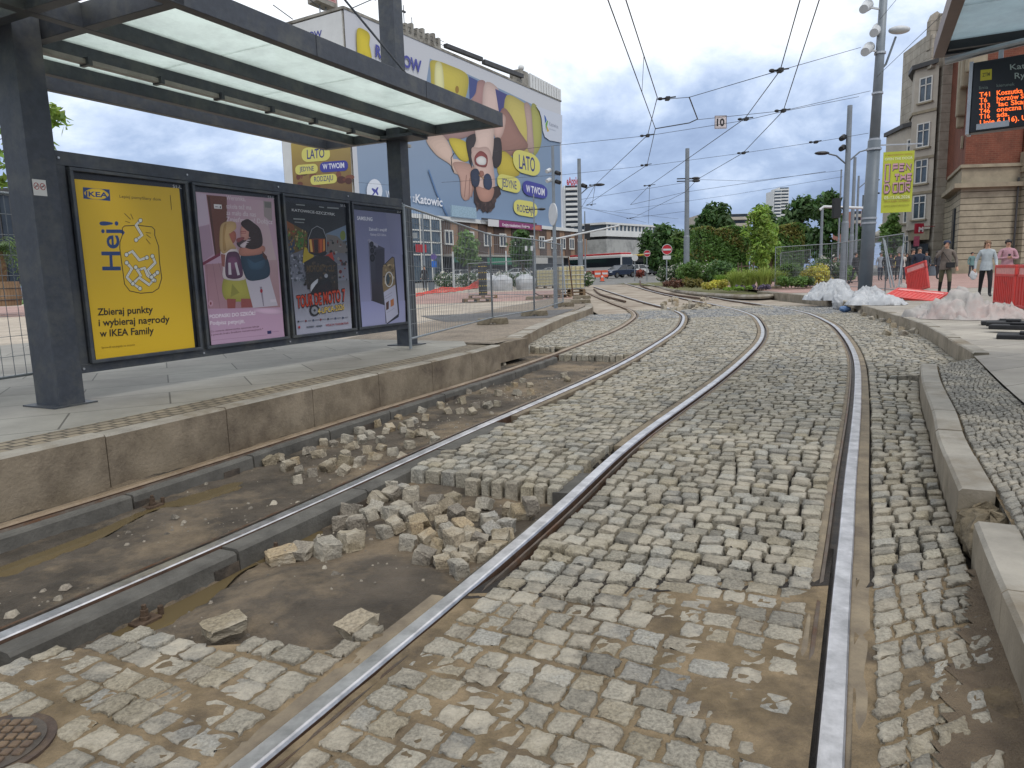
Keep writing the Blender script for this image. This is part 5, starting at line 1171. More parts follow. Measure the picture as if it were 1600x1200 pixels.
p = Print(BT(640, 290, 5.0), .002); pq = Print(BT(640, 290, 5.0), .002); pq.poly([(528, 268), (614, 275), (614, 328), (528, 322)], 'd8d6d6'); pq.finish('white_end_panel', m_print_bb, rs, loc=(0, -1.9, 0)); p.poly([(615, 275), (955, 316), (955, 358), (615, 328)], '8a3a6e'); p.text('Kredyty mieszkaniowe i Fundusze', (642, 322), (858, 338), (642, 298), 'e9dde5', .02); p.curve([(875, 345), (900, 320), (940, 318), (945, 352)], 'b8705a')
o = p.finish('banner_print', m_print_bb, rs, loc=(0, -1.9, 0)); P_('banner_frame', MB().b2(27, 43.5, -1.86, -1.7, 8.75, 9.0), m_dark, rs)
pb = thing('roof_panel', 'pale blue blank advert board on the shop row roof left of the purple one', 'board', (BP[0], BP[1], .7), BA)
P_('board', MB().b2(19.5, 25.6, -1.8, -1.6, 8.8, 10.3), M('pale_blue_board', '8ea6b5', .6), pb)

# ================================================================== CARS AND BUSES
m_tyre = M('tyre', '1c1c1d', .85, bump=0); m_rim = M('alloy_rim', '8e9092', .35, metal=.8, bump=0)
m_glass_car = M('car_glass', '20262b', .06, var=.1, bump=0)
def paint(name, c): return M(name, c, .25, var=.04, bump=0, spec=.6)
m_lamp = M('lamp_lens', 'c9cdd0', .15, bump=0); m_tail = M('tail_lens', '7d1a18', .2, bump=0); m_plate = M('number_plate', 'c9c8c0', .5, bump=0)
base_paint = paint('car_paint', '9fa3a6')
def make_car():
    t = thing('parked_car', 'car', 'car', (0, 0, 0), 0, 'cars parked in front of the shop row')
    prof = [(-2.1, .32), (-2.15, .62), (-2.05, .88), (-1.45, .95), (1.2, .93), (1.95, .84), (2.12, .6), (2.08, .3)]
    bm_ = MB(); bm_.xz(prof, -.86, .86); bm_.build('body', base_paint, t, bevel=.07)
    g = MB(); lo = [(-1.95, .92), (-1.5, 1.4), (.15, 1.45), (1.1, .93)]; vs = []
    for y, k in ((-.8, 0), (.8, 0)):
        for (x, z) in lo: vs.append((x, y * (1 if z < 1 else .8), z))
    g.add(vs, [(0, 1, 2, 3), (7, 6, 5, 4), (0, 4, 5, 1), (2, 6, 7, 3)]); g.build('windows', m_glass_car, t)
    r = MB(); r.box((-.67, 0, 1.44), (1.72, 1.24, .06)); r.bar((.12, -.63, 1.44), (1.1, -.8, .93), .06, .06); r.bar((.12, .63, 1.44), (1.1, .8, .93), .06, .06); r.bar((-1.5, -.63, 1.4), (-1.97, -.8, .92), .09, .06); r.bar((-1.5, .63, 1.4), (-1.97, .8, .92), .09, .06); r.bar((-.5, -.65, 1.43), (-.4, -.82, .93), .07, .05); r.bar((-.5, .65, 1.43), (-.4, .82, .93), .07, .05)
    r.build('roof', base_paint, t, bevel=.02)
    for x in (-1.3, 1.32):
        for y in (-.8, .8):
            w = MB().cyl((x, y - .1, .32), (x, y + .1, .32), .32, n=20).build('wheel', m_tyre, t); MB().cyl((x, y - .11, .32), (x, y + .11, .32), .19, n=14).build('rim', m_rim, w)
    for y in (-.62, .62):
        MB().box((2.07, y, .68), (.1, .34, .13)).build('headlight', m_lamp, t); MB().box((-2.1, y, .74), (.1, .32, .16)).build('tail_light', m_tail, t)
    MB().box((2.13, 0, .45), (.03, .5, .12)).build('number_plate', m_plate, t); MB().box((2.1, 0, .58), (.04, .8, .1)).build('grille', m_tyre, t)
    return t
car0 = make_car()
cars = [(657, 424, 103, 'dark blue', '27344a', 20, 'dark blue car at the left end of the parked row'), (683, 423, 100, 'black', '1b1d20', 200, 'black car behind the person on the square'), (715, 425, 98, 'white', 'c6c8c8', 172, 'white car partly behind the rose hedge in the parked row'), (741, 424, 100, 'white', 'c2c4c5', 195, 'white hatchback beside the black drum'), (775, 422, 101, 'black', '202226', 15, 'black car between the white ones in the parked row'), (803, 422, 98, 'silver', 'a6aaad', 190, 'silver estate car below the round street tree'), (827, 422, 103, 'dark grey', '3b4048', 10, 'dark grey car right of the silver estate'), (855, 421, 108, 'white', 'bfc1c2', 188, 'white car above the smaller water tank'), (888, 421, 112, 'grey', '777b80', 12, 'grey car seen above the big water tank'),
        (968, 427, 84, 'navy', '232e42', 218, 'navy blue saloon waiting in front of the bus'), (988, 425, 92, 'white', 'c6c7c5', 215, 'white car behind the navy saloon'), (1015, 424, 97, 'silver', '9ea2a6', 200, 'silver car behind the no entry signs'), (1040, 421, 110, 'white', 'c3c5c6', 185, 'white car partly hidden by the tall pole'), (1062, 421, 112, 'grey', '888c90', 185, 'grey car right of the tall pole in the distance')]
first = True
for x, y, D, cn, c, a, lab in cars:
    v = at(x, y, D); pm = paint('paint_' + cn.replace(' ', '_'), c); loc = (v.x, D, Tp(D) + .02)
    r = car0 if first else None
    if first: first_args = (loc, R_(a), lab, pm); first = False; continue
    dup(car0, loc, R_(a), lab, swap={base_paint: pm})
car0.location = first_args[0]; car0.rotation_euler.z = first_args[1]; car0['label'] = first_args[2]
for c in kids(car0):
    for sl in c.material_slots:
        if sl.material == base_paint: sl.link = 'OBJECT'; sl.material = first_args[3]
m_bred = paint('bus_red', 'a52b2d'); m_bwhite = paint('bus_white', 'c4c2be'); m_yel = paint('bus_yellow', 'c9a92c')
def bus(x, D, L_, rz, label, roof, grp='city buses at the crossing'):
    v = at(x, 425, D); t = thing('city_bus', label, 'bus', (v.x, D, Tp(D)), R_(rz), grp)
    MB().box((0, 0, 1.75), (L_, 2.5, 2.5)).build('body', roof[1], t, bevel=.15); MB().box((0, 0, 3.1), (L_ * .96, 2.2, .35)).build('roof', roof[0], t, bevel=.12)
    MB().box((0, 0, 1.95), (L_ * .97, 2.54, 1.25)).box((0, 0, 1.95), (L_ + .04, 2.2, 1.35)).build('windows', m_glass_car, t)
    MB().box((0, 0, .62), (L_ + .02, 2.53, .5)).build('skirt', roof[0], t)
    for xx in (-L_ * .3, L_ * .32):
        for yy in (-1.15, 1.15): MB().cyl((xx, yy - .12, .48), (xx, yy + .12, .48), .48, n=20).build('wheel', m_tyre, t)
    return t
bus(937, 106, 11, 128, 'red and white city bus in front of the relief building', (m_bred, m_bwhite)); bus(985, 118, 11, 122, 'dark bus with yellow edge behind the parked cars', (m_yel, m_tyre))

# ================================================================== OTHER FAR BUILDINGS
rb = thing('relief_building', 'low grey hall with carved relief walls and windowed top', 'building', (0, 0, 0))
v = at(949, 425, 150); X0, Y0 = v.x, 150
def corner_box(par, name, x, y, wl, dl, wr, dr, z0, z1, mat, **k):   # corner (x,y); left face vector (wl,dl), right face vector (wr,dr)
    b = MB(); b.prism([(x, y), (x + wl, y + dl), (x + wl + wr, y + dl + dr), (x + wr, y + dr)], z0, z1); return b.build(name, mat, par, **k)
m_rel = M('relief_stone', '9c9c98', .85, scale=.25, var=.12, bump=.9, bscale=.9, dirt='7a7a78', dscale=.35)
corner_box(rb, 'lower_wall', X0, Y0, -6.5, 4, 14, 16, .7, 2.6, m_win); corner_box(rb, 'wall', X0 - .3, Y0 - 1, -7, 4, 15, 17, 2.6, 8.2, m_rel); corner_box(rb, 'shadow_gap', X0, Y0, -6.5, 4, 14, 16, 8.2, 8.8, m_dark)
corner_box(rb, 'top_band', X0 - .3, Y0 - 1, -7, 4, 15, 17, 8.8, 10.0, m_white); corner_box(rb, 'roof_lights', X0, Y0, -6.5, 4, 14, 16, 10.0, 11.2, m_winl)
for k in range(14): P_('mullion', MB().box((X0 + k * 1.0, Y0 + k * 1.143 - .15, 10.6), (.35, .3, 1.2)), m_white, rb)
P_('roof', MB().prism([(X0 - .4, Y0 - 1.2), (X0 - 7.2, Y0 + 3), (X0 + 7, Y0 + 20), (X0 + 14.5, Y0 + 16)], 11.2, 11.6), m_white, rb)
for side, (dx_, dy_, n_) in (('l', (-6.5, 4, 9)), ('r', (14, 16, 22))):
    pass
def slab_tower(name, label, x0, x1, ytop, D, floors, mats, side=None, sign=None):
    a, c = at(x0, ytop, D), at(x1, ytop, D); t = thing(name, label, 'building', (a.x, D, .7)); H_ = a.z - .7; w = c.x - a.x
    P_('wall', MB().b2(0, w, 0, 14, 0, H_), mats[0], t)
    fh = H_ / floors
    for k in range(floors): P_('balcony_row', MB().b2(w * .12, w * .93, -1.0, .05, k * fh + .1, k * fh + fh * .5), mats[1], t); P_('window_row', MB().b2(w * .1, w * .95, -.06, .02, k * fh + fh * .5, k * fh + fh * .98), mats[2], t)
    return t
hr = slab_tower('tower_block', 'white high-rise with dark balcony rows right of the huge advert', 881, 903, 290, 260, 18, (m_white, m_white, m_win))
pr = Print(lambda x, y: (x, y), .02); pr.text('eApple', (1, 36.8), (5.2, 36.8), (1, 39.4), 'b8343a', .03); o = pr.finish('roof_lettering', m_print_bb, hr, loc=(0, -.1, 0))
zt = at(890, 290, 260).z - .7
o.location.z = zt - 36.5
slab_tower('tower_block', 'slim striped glass tower far behind the trees, left part', 1209, 1221, 298, 480, 24, (m_white, m_white, m_winl)); slab_tower('tower_block', 'taller striped glass tower core far behind the trees', 1217, 1233, 293, 485, 26, (m_white, m_white, m_winl))
slab_tower('apartment_block', 'long pale apartment block behind the dark round tree', 1090, 1172, 336, 210, 9, (m_beige, m_beige, m_win)); slab_tower('apartment_block', 'small reddish block behind the street lamps', 1332, 1346, 330, 240, 9, (M('reddish_render', 'a06a5a', .8), m_beige, m_win)); slab_tower('apartment_block', 'pale flat block low on the horizon past the relief building', 1000, 1045, 362, 260, 6, (m_beige, m_white, m_win))
dk = thing('office_building', 'dark glazed office building behind the palm at the left edge', 'building', tuple(at(-60, 440, 80)))
P_('wall', MB().b2(0, 9.6, 0, 20, -.5, 9.2), m_win, dk)
for k in range(8): P_('mullion', MB().b2(k * 1.3, k * 1.3 + .12, -.1, 0, -.5, 9.2), m_dark, dk)
P_('roof_edge', MB().b2(-.2, 9.8, -.3, 20, 9.2, 9.9), m_dark, dk)
br = thing('bridge', 'pale concrete footbridge ramp far behind the big pole', 'bridge', tuple(at(1366, 400, 110)))
P_('deck', MB().bar((0, 0, 2.5), (7, 0, 6.5), 3, 1.2), m_greyconc, br); P_('railing', MB().bar((0, -1.5, 4), (7, -1.5, 8), .1, 1.2), m_white, br); P_('pillar', MB().b2(5, 6, -1, 1, -2, 5), m_greyconc, br)

# ================================================================== RIGHT HAND BUILDINGS
def Mcourse(name, c1, mortar, h, gap=.02, bump=.5): return Mbrick(name, c1, c1, mortar, 60, h, gap, rough=.85, bump=bump, vertical=True, grain=12)
m_rust_st = Mcourse('coursed_sandstone', '9a9280', '4f4839', .5, .035, .8); m_plain = Mbrick('tenement_ashlar', 'a8a297', 'a19b90', '827c72', 2.2, .85, .03, rough=.85, bump=.25, vertical=True)
m_brick = Mbrick('red_brickwork', '743f2e', '6b3828', '77513f', .5, .16, .02, rough=.85, bump=.3, vertical=True); m_trim = M('stone_trim', '8c826e', .85, scale=1.2, var=.15, bump=.3, bscale=10)
te = thing('tenement', 'beige stone tenement with white windows and stepped gable on the right', 'building', (0, 0, 0))
v = at(1456, 420, 70); TX, TY = v.x, 70
P_('wall', MB().prism([(TX, TY), (TX + 24, TY - 2), (TX + 26, TY + 10), (TX + 1.5, TY + 10)], .4, 23.5), m_plain, te)
P_('bay', MB().prism([(TX - .3, TY + .2), (TX - 1.3, TY + 2.4), (TX - .6, TY + 4), (TX + 1, TY + 7)], 4.6, 19.8), m_beige, te)
P_('bay_corbel', MB().prism([(TX - .2, TY + .4), (TX - 1.0, TY + 2.3), (TX - .5, TY + 3.8), (TX + 1, TY + 6.5)], 3.6, 4.6), m_trim, te)
P_('side_wing', MB().prism([(TX - .5, TY + 3.0), (TX - .95, TY + 4.2), (TX - .4, TY + 9), (TX + 3, TY + 9), (TX + 3, TY + 6)], .4, 14.8), m_beige, te)
P_('eave', MB().prism([(TX - .6, TY - .2), (TX - 1.7, TY + 2.3), (TX - .9, TY + 4.4), (TX + 1, TY + 7)], 19.8, 20.2), m_dark, te)
P_('side_eave', MB().prism([(TX - .8, TY + 2.9), (TX - 1.3, TY + 4.2), (TX - .6, TY + 9.2), (TX + 2, TY + 9)], 14.8, 15.2), m_dark, te)
for z_ in (8.0, 11.3, 15.6): P_('string_course', MB().prism([(TX - .4, TY + .1), (TX - 1.45, TY + 2.35), (TX - .7, TY + 4.2), (TX + 1, TY + 7)], z_, z_ + .25), m_trim, te)
for i, (x_, z0, z1) in enumerate(((0, 20, 22.5), (.6, 22.5, 24.3), (1.6, 24, 26), (3, 26, 28.5), (5, 28, 31))): P_('gable_step', MB().b2(TX + x_ - .9, TX + x_ + 14, TY + .5, TY + 1.2, z0 - .5, z1), m_plain, te)
b = MB(); b.xz([(0, 0), (1.1, 0), (1.1, 2.6), (.85, 3.2), (.55, 3.4), (.25, 3.2), (0, 2.6)], 0, .6); P_('gable_crest', b, m_plain, te, loc=(TX - 1.0, TY + .8, 21.2))
def win(par, x, y, z, w, h, rz, name='window', mull=True):
    b = MB()
    for q in ((-w / 2, w / 2, 0, .12), (-w / 2, w / 2, h - .12, h), (-w / 2, -w / 2 + .12, .12, h - .12), (w / 2 - .12, w / 2, .12, h - .12), (-.05, .05, .12, h - .12), (-w / 2 + .12, w / 2 - .12, h * .66, h * .66 + .09)): b.b2(q[0], q[1], -.07, .06, q[2], q[3])
    o = b.build(name, m_wframe, par, (x, y, z), rz); MB().b2(-w / 2 + .1, w / 2 - .1, .0, .03, .1, h - .1).build('pane', m_winl, o); MB().b2(-w / 2 - .15, w / 2 + .15, -.22, 0, -.16, -.01).build('sill', m_trim, o); return o
ang = math.atan2(2.2, -1.0) + math.pi
for z_ in (5.6, 9.0, 12.4, 16.6): win(te, TX - .82, TY + 1.28, z_, 1.35, 2.3, ang)
for z_ in (2.2, 5.4, 11.6): win(te, TX - .74, TY + 3.55, z_, .8, 2.0, ang)
P_('shop_window', MB().prism([(TX - .3, TY + .3), (TX - .9, TY + 2.2), (TX - .5, TY + 3), (TX, TY + 4)], .6, 3.2), m_win, te)
ms = thing('shop_sign', 'red square sign with white letter M projecting from the tenement', 'sign', tuple(at(1436, 357, 66))); P_('sign_box', MB().box((0, 0, 0), (.75, .2, .9)).bar((0, 0, .2), (2, 1, .2), .06, .06), M('sign_red', '9c2436', .4), ms)
pr = Print(lambda x, y: (x, y), .01); pr.text('M', (-.1, -.3), (.33, -.3), (-.1, .12), 'e6e2e0', .05); pr.finish('lettering', m_poster, ms, loc=(0, -.11, 0))
ms = thing('shop_sign', 'smaller pink hanging sign below the red letter sign', 'sign', tuple(at(1432, 377, 66))); P_('sign_box', MB().box((0, 0, 0), (.45, .15, .9)), M('sign_pink', 'a8566a', .4), ms)

thr = thing('theatre', 'corner building with coursed sandstone base and red brick above', 'building', (0, 0, 0))
v = at(1494, 420, 60); HX, HY = v.x, 60
base = [(HX, HY), (HX + 4.6, HY - .25), (HX + 4.6, HY + 12), (HX + 2.4, HY + 12), (HX - .05, HY + 4)]
base = [(HX, HY), (HX + 4.7, HY - .2), (HX + 4.7, HY + 10), (HX + 4.0, HY + 8.0)]
P_('base', MB().prism(base, .3, 7.3), m_rust_st, thr); P_('plinth', MB().prism([(HX - .1, HY - .12), (HX + 4.8, HY - .35), (HX + 4.8, HY + 10.1), (HX + 3.9, HY + 8.1)], .3, 1.1), m_trim, thr)
P_('cornice', MB().prism([(HX - .9, HY - .55), (HX + 4.9, HY - .7), (HX + 4.9, HY + 10), (HX + 3.4, HY + 8.4)], 7.3, 7.65), m_trim, thr); P_('attic_band', MB().prism([(HX - .1, HY - .1), (HX + 4.75, HY - .3), (HX + 4.75, HY + 10), (HX + 3.9, HY + 8)], 7.65, 8.9), m_trim, thr)
P_('ledge', MB().prism([(HX - .35, HY - .3), (HX + 4.85, HY - .5), (HX + 4.8, HY + 10), (HX + 3.7, HY + 8.1)], 8.9, 9.15), m_trim, thr)
P_('brick_wall', MB().prism([(HX + .2, HY + .1), (HX + 4.7, HY - .1), (HX + 4.7, HY + 10), (HX + 4.1, HY + 8)], 9.15, 22), m_brick, thr)
P_('right_base', MB().prism([(HX + 4.7, HY - .9), (HX + 16, HY - 1.5), (HX + 16, HY + 8), (HX + 4.7, HY + 8)], .3, 8.4), m_rust_st, thr); P_('right_cornice', MB().prism([(HX + 4.5, HY - 1.5), (HX + 16, HY - 2.1), (HX + 16, HY + 8), (HX + 4.7, HY + 8)], 8.4, 8.8), m_trim, thr)
P_('right_attic', MB().prism([(HX + 4.6, HY - 1.0), (HX + 16, HY - 1.6), (HX + 16, HY + 8), (HX + 4.7, HY + 8)], 8.8, 10.0), m_trim, thr)
for k in range(5): P_('pilaster', MB().b2(HX + 5.0 + k * 1.7, HX + 5.8 + k * 1.7, HY - .85 - .1 * k, HY, 10, 22), m_beige, thr)
P_('right_wall', MB().prism([(HX + 4.8, HY - .3), (HX + 16, HY - .9), (HX + 16, HY + 8), (HX + 4.8, HY + 8)], 10, 22), m_brick, thr)
win(thr, HX + 7.4, HY - 1.08, 2.6, 1.6, 3.4, R_(-3)); P_('drainpipe', MB().cyl((HX + 4.4, HY - .4, .4), (HX + 4.4, HY - .4, 8), .08, n=8), m_dark, thr)
al = math.atan2(8, 4.0); d_ = (math.cos(al), math.sin(al))
P_('tall_window', MB().box((HX + d_[0] * 3.6, HY + d_[1] * 3.6, 4.1), (1.5, .3, 3.6), rz=al), m_win, thr); P_('carved_relief', MB().box((HX + d_[0] * 1.6, HY + d_[1] * 1.6, 16.8), (1.2, .8, 2.6), rz=al).box((HX + d_[0] * 2.6, HY + d_[1] * 2.6, 15.8), (1.0, 1.0, 4.8), rz=al).box((HX + .5, HY - .1, 17.4), (1.6, .5, 2.2)).box((HX + d_[0] * 2.8, HY + d_[1] * 2.8, 13.5), (.7, .8, 2), rz=al), m_trim, thr, bevel=.15)
P_('niche', MB().box((HX + d_[0] * 1.8, HY + d_[1] * 1.8, 11.2), (.5, .14, 1.0), rz=al), m_trim, thr)
# ================================================================== RIGHT SHELTER ROOF AND DEPARTURE BOARD
m_brownsteel = M('brown_edge_steel', '6a5a54', .5, metal=.2, var=.1, bump=0)
rsx = thing('tram_shelter', 'corner of the opposite shelter roof with dark frame and glass, upper right', 'tram shelter', (0, 0, 0))
ZR = 3.4
c0 = np.array(G(1458, 92, ZR)); c1 = np.array(G(1487, 0, ZR)); c2 = np.array(G(1600, 72, ZR))
e1 = (c1 - c0) / np.hypot(*(c1 - c0)); e2 = (c2 - c0) / np.hypot(*(c2 - c0))
def rp(a, b_, z): q = c0 + e1 * a + e2 * b_; return (float(q[0]), float(q[1]), z)
def rbox(name, a0, a1, b0, b1, z0, z1, mat):
    m = MB(); q = [rp(a, b_, 0)[:2] for a, b_ in ((a0, b0), (a1, b0), (a1, b1), (a0, b1))]; m.prism(q, z0, z1); return m.build(name, mat, rsx)
rbox('edge_beam', 0, 7, 0, .1, ZR, ZR + .16, m_brownsteel); rbox('end_beam', 0, .09, .1, 4, ZR, ZR + .16, m_frame); rbox('end_beam', .09, .2, .12, 4, ZR + .02, ZR + .15, m_black)
m_tint = Mfrost('tinted_roof_glass', 'a9b8bd')
for k in range(4): rbox('roof_glass', .22 + k * 1.1, 1.3 + k * 1.1, .1, 3.9, ZR + .1, ZR + .115, m_tint)
rbox('inner_beam', 0, 7, 1.9, 2.0, ZR, ZR + .16, m_frame)
P_('post', MB().b2(7.6, 7.8, 7.5, 7.7, .2, ZR), m_frame, rsx)
db = thing('departure_board', 'black departure board with glowing orange tram times, upper right', 'departure board', (0, 0, 0))
q0 = at(1521, 98, 7.4); q1 = at(1600, 86, 7.15); ang = math.atan2(q1.y - q0.y, q1.x - q0.x); z1 = q0.z; z0 = at(1517, 208, 7.4).z
db.location = (q0.x, q0.y, z0); db.rotation_euler.z = ang; BHt = z1 - z0
m_scr = M('board_black', '0c0d0f', .3, var=.1, bump=0)
P_('housing', MB().b2(0, 1.5, 0, .16, 0, BHt), m_black, db, bevel=.008); P_('side_trim', MB().b2(-.03, .0, -.012, .17, -.01, BHt + .01), m_alu, db); P_('face', MB().b2(.01, 1.49, -.004, -.001, .03, BHt - .02), m_scr, db)
P_('info_strip', MB().b2(.06, .33, -.012, -.005, .02, .075), m_alu, db)
P_('hanger', MB().tube([(-.25, .05, BHt + .07), (.05, .05, BHt + .1), (1.5, .05, BHt + .2)], .035, 10).b2(.2, .24, .03, .07, BHt, BHt + .12).b2(1.1, 1.14, .03, .07, BHt, BHt + .2), m_alu, db)
DP0 = np.array([q0.x, q0.y]); DU = (q1.x - q0.x, q1.y - q0.y)
def DT(x, y): a, b_ = onplane(1480 + x / 7.5, 60 + y / 7.5, DP0, DU); return a, b_ - z0
p = Print(DT, .0001); pl_ = p; p.poly([(392, 372), (524, 358), (522, 484), (388, 500)], 'c5b82a'); p.text('ZTM', (412, 452), (502, 438), (412, 410), '5c5618', .02); p.finish('operator_logo', m_poster, db, loc=(0, -.005, 0)); p = Print(DT, .0001)
p.text('Katowice', (740, 370), (1230, 320), (735, 305), 'aab5ac', .005); p.text('Rynek', (792, 475), (1100, 440), (790, 405), 'aab5ac', .005); p.finish('stop_name', m_poster, db, loc=(0, -.005, 0)); p = Print(DT, .0001); p.text('linia', (375, 600), (480, 590), (375, 562), '7d8a80', 0); p.text('kierunek', (580, 572), (790, 552), (580, 535), '7d8a80', 0)
p.finish('column_heads', m_poster, db, loc=(0, -.005, 0))
m_led = Mprint('orange_led', 0, .5, 1.6)
for a_, b_, y in (('T41', 'Koszutka', 688), ('T6', 'horzów Stad', 754), ('T13', "'lac Skargi", 820), ('T46', 'oneczna Pętla', 882), ('T16', 'ada.', 944)):
    p = Print(DT, .0001); wA = {2: 92, 3: 125}[len(a_)]; p.text(a_, (378, y), (378 + wA, y - wA * .08), (376, y - 54), 'f0672a', .015); p.finish('line_number', m_led, db, loc=(0, -.006, 0)); p = Print(DT, .0001); wB = len(b_) * 40 * (.95 if b_ != 'ada.' else .9)
    p.text(b_, (582, y - 20), (582 + wB, y - 20 - wB * .1), (580, y - 76), 'f0672a', .015); p.finish('led_line', m_led, db, loc=(0, -.006, 0))
p = Print(DT, .0001); p.text('Linie 6 i 16). Uruchomiono', (385, 1018), (1400, 900), (383, 960), 'f0672a', .02); p.finish('led_line', m_led, db, loc=(0, -.006, 0))

# ================================================================== POLES AND OVERHEAD LINE
m_pole = M('grey_painted_pole', '757c82', .5, metal=.1, var=.1, scale=2, bump=.03); m_poled = M('dark_grey_pole', '5d656c', .5, metal=.1, var=.1, scale=2, bump=.03); m_wht = M('pale_lamp', 'b9bbbc', .45, var=.05, bump=0); m_blk = M('black_fitting', '17181a', .5, var=.1, bump=0); m_cable = M('copper_black_wire', '2a2c2e', .5, bump=0)
PX_, PY_ = at(1351, 450, 23.5).x, 23.5; gz = lambda y: .22 + .003 * (y - 20)
bp = thing('tram_pole', 'big two tone grey pole with floodlights beside the white sheeting', 'pole', (PX_, PY_, .2))
P_('pole_base', MB().cyl((0, 0, 0), (.1, 0, 5.0), .215, .19, 24), m_poled, bp, smooth=True); P_('pole_top', MB().cyl((.1, 0, 5.0), (.2, 0, 10.2), .155, .11, 20), m_pole, bp, smooth=True)
for z_ in (2.4, 2.55, 4.7, 5.0, 6.4, 7.6): P_('band', MB().cyl((.05 + .02 * z_ - .05, 0, z_), (.05 + .02 * z_ - .05, 0, z_ + .06), .225 if z_ < 5 else .17, n=20), m_alu, bp)
for (dx_, z_, a) in ((-.5, 9.0, -1), (-.2, 9.6, -1), (-.4, 7.75, -1), (-.15, 8.3, -1)):
    b = MB(); b.cyl((dx_ - .02, -.2, z_ - .13), (dx_ + .3, .2, z_ + .12), .13, .17, 14); b.bar((dx_ + .2, 0, z_), (.2, 0, z_ - .1), .05, .05); P_('floodlight', b, m_wht, bp)
b = MB(); b.tube([(.16, 0, 7.1), (.35, 0, 7.3), (.62, 0, 8.1)], .035, 8); P_('lamp_arm', b, m_poled, bp); b = MB(); b.ball((.72, 0, 8.3), (.34, .2, .12), 12, 8); o = P_('lamp_head', b, m_wht, bp, smooth=True)
P_('banner_arm', MB().bar((.1, 0, 4.85), (1.6, -.1, 4.85), .04, .04), m_alu, bp)
bn = thing('banner', 'lime green festival banner with maze lettering hung from the big pole', 'banner', tuple(at(1376, 333, 23.3)))
q1_ = at(1424, 326, 23.1); w_ = (q1_ - bn.location).length; h_ = at(1378, 238, 23.3).z - bn.location.z; bn.rotation_euler.z = math.atan2(q1_.y - bn.location.y, q1_.x - bn.location.x)
P_('cloth', MB().b2(0, w_, 0, .01, 0, h_), M('lime_cloth', 'a8ad35', .7, var=.06, scale=2), bn)
p = Print(lambda x, y: (x * w_, y * h_), .0006); p.text('07. MIĘDZYNARODOWY FESTIWAL', (.06, .935), (.94, .935), (.06, .955), 'b06a3a', .01); p.text('OPEN THE DOOR', (.05, .865), (.95, .865), (.05, .905), 'dfe3b0', .03)
GL = {'O': [[(0, 0), (1, 0), (1, 1), (0, 1), (0, 0)]], 'P': [[(0, 0), (0, 1), (1, 1), (1, .5), (0, .5)]], 'E': [[(1, 0), (0, 0), (0, 1), (1, 1)], [(0, .5), (.8, .5)]], 'N': [[(0, 0), (0, 1), (1, 0), (1, 1)]], 'T': [[(0, 1), (1, 1)], [(.5, 1), (.5, 0)]], 'H': [[(0, 0), (0, 1)], [(0, .5), (1, .5)], [(1, 1), (1, 0)]], 'D': [[(0, 0), (.7, 0), (1, .3), (1, .7), (.7, 1), (0, 1), (0, 0)]], 'R': [[(0, 0), (0, 1), (1, 1), (1, .5), (0, .5), (1, 0)]]}
def maze(word, x0, y0, cw, ch, gap):
    for i, c in enumerate(word):
        for off, wd, colr in ((.012, .05, '3f2f35'), (0, .035, 'c99aa5')):
            for st in GL[c]: p.stroke([(x0 + i * (cw + gap) + a * cw + off, y0 + b * ch - off * .6) for a, b in st], wd, colr)
maze('O', .08, .52, .14, .28, .1); maze('PEN', .33, .69, .15, .1, .06); maze('THE', .4, .53, .14, .09, .06); maze('D', .08, .34, .16, .13, .1); maze('OOR', .36, .34, .14, .14, .06)
p.text('05-13.06.2026', (.08, .225), (.92, .225), (.08, .275), 'd9dca8', .03); p.text('TEATR ŚLĄSKI / KATOWICE', (.08, .175), (.92, .175), (.08, .2), '8f5a35', .01); p.text('WWW.OPENTHEDOOR.PL', (.08, .1), (.92, .1), (.08, .125), '8f8a30', .01)
p.finish('banner_print', m_poster, bn, loc=(0, -.002, 0))
def pole(x, ybase, D, ytop, r, label, parts=(), zb=None, mat=None):
    b0 = at(x, ybase, D); top = at(x, ytop, D).z; zb = zb if zb is not None else (Tp(D) if D > 30 else .2); t = thing('tram_pole', label, 'pole', (b0.x, D, zb)); H_ = top - zb
    P_('pole', MB().tube([(0, 0, 0), (0, 0, H_ * .35), (0, 0, H_ * .36), (0, 0, H_)], [r * 1.2, r * 1.2, r, r * .8], 14), mat or m_pole, t, smooth=False)
    for kind, yy, s in parts:
        z_ = at(x, yy, D).z - zb
        if kind == 'lamp': P_('lamp_arm', MB().tube([(0, 0, z_ - .5), (s * .6, 0, z_), (s * 1.0, 0, z_ + .1)], .04, 6), m_poled, t); P_('lamp_head', MB().ball((s * 1.35, 0, z_ + .15), (.4, .16, .1), 10, 6), m_blk, t)
        if kind == 'cam': kk = .45 if r < .06 else 1; P_('floodlight', MB().cyl((s * .45 * kk, -.15 * kk, z_ - .05 * kk), (s * .2 * kk, .1 * kk, z_ + .08 * kk), .13 * kk, .15 * kk, 10).bar((s * .2 * kk, 0, z_), (0, 0, z_), .05 * kk, .05 * kk), m_blk if s > 0 or D > 30 else m_wht, t)
        if kind == 'bracket': P_('bracket', MB().bar((-.7, 0, z_), (.8, 0, z_), .07, .07).ball((.6, 0, z_), (.3, .12, .1), 8, 6), m_blk, t)
        if kind == 'light3': P_('traffic_light', MB().b2(s * .5 - .17, s * .5 + .17, -.15, .15, z_ - .5, z_ + .5).bar((0, 0, z_), (s * .4, 0, z_), .06, .06), m_blk, t)
    return t
pole(1072.5, 432, 50, 232, .17, 'slim grey tram pole with a black fitting beside the flower bed', (('bracket', 279, 1), ('bracket', 283, 1)))
pole(1317, 440, 38, 165, .15, 'grey pole with two black floodlights and a double lamp', (('cam', 216, -1), ('cam', 232, -1), ('lamp', 238, 1), ('lamp', 243, -1), ('light3', 325, -1)))
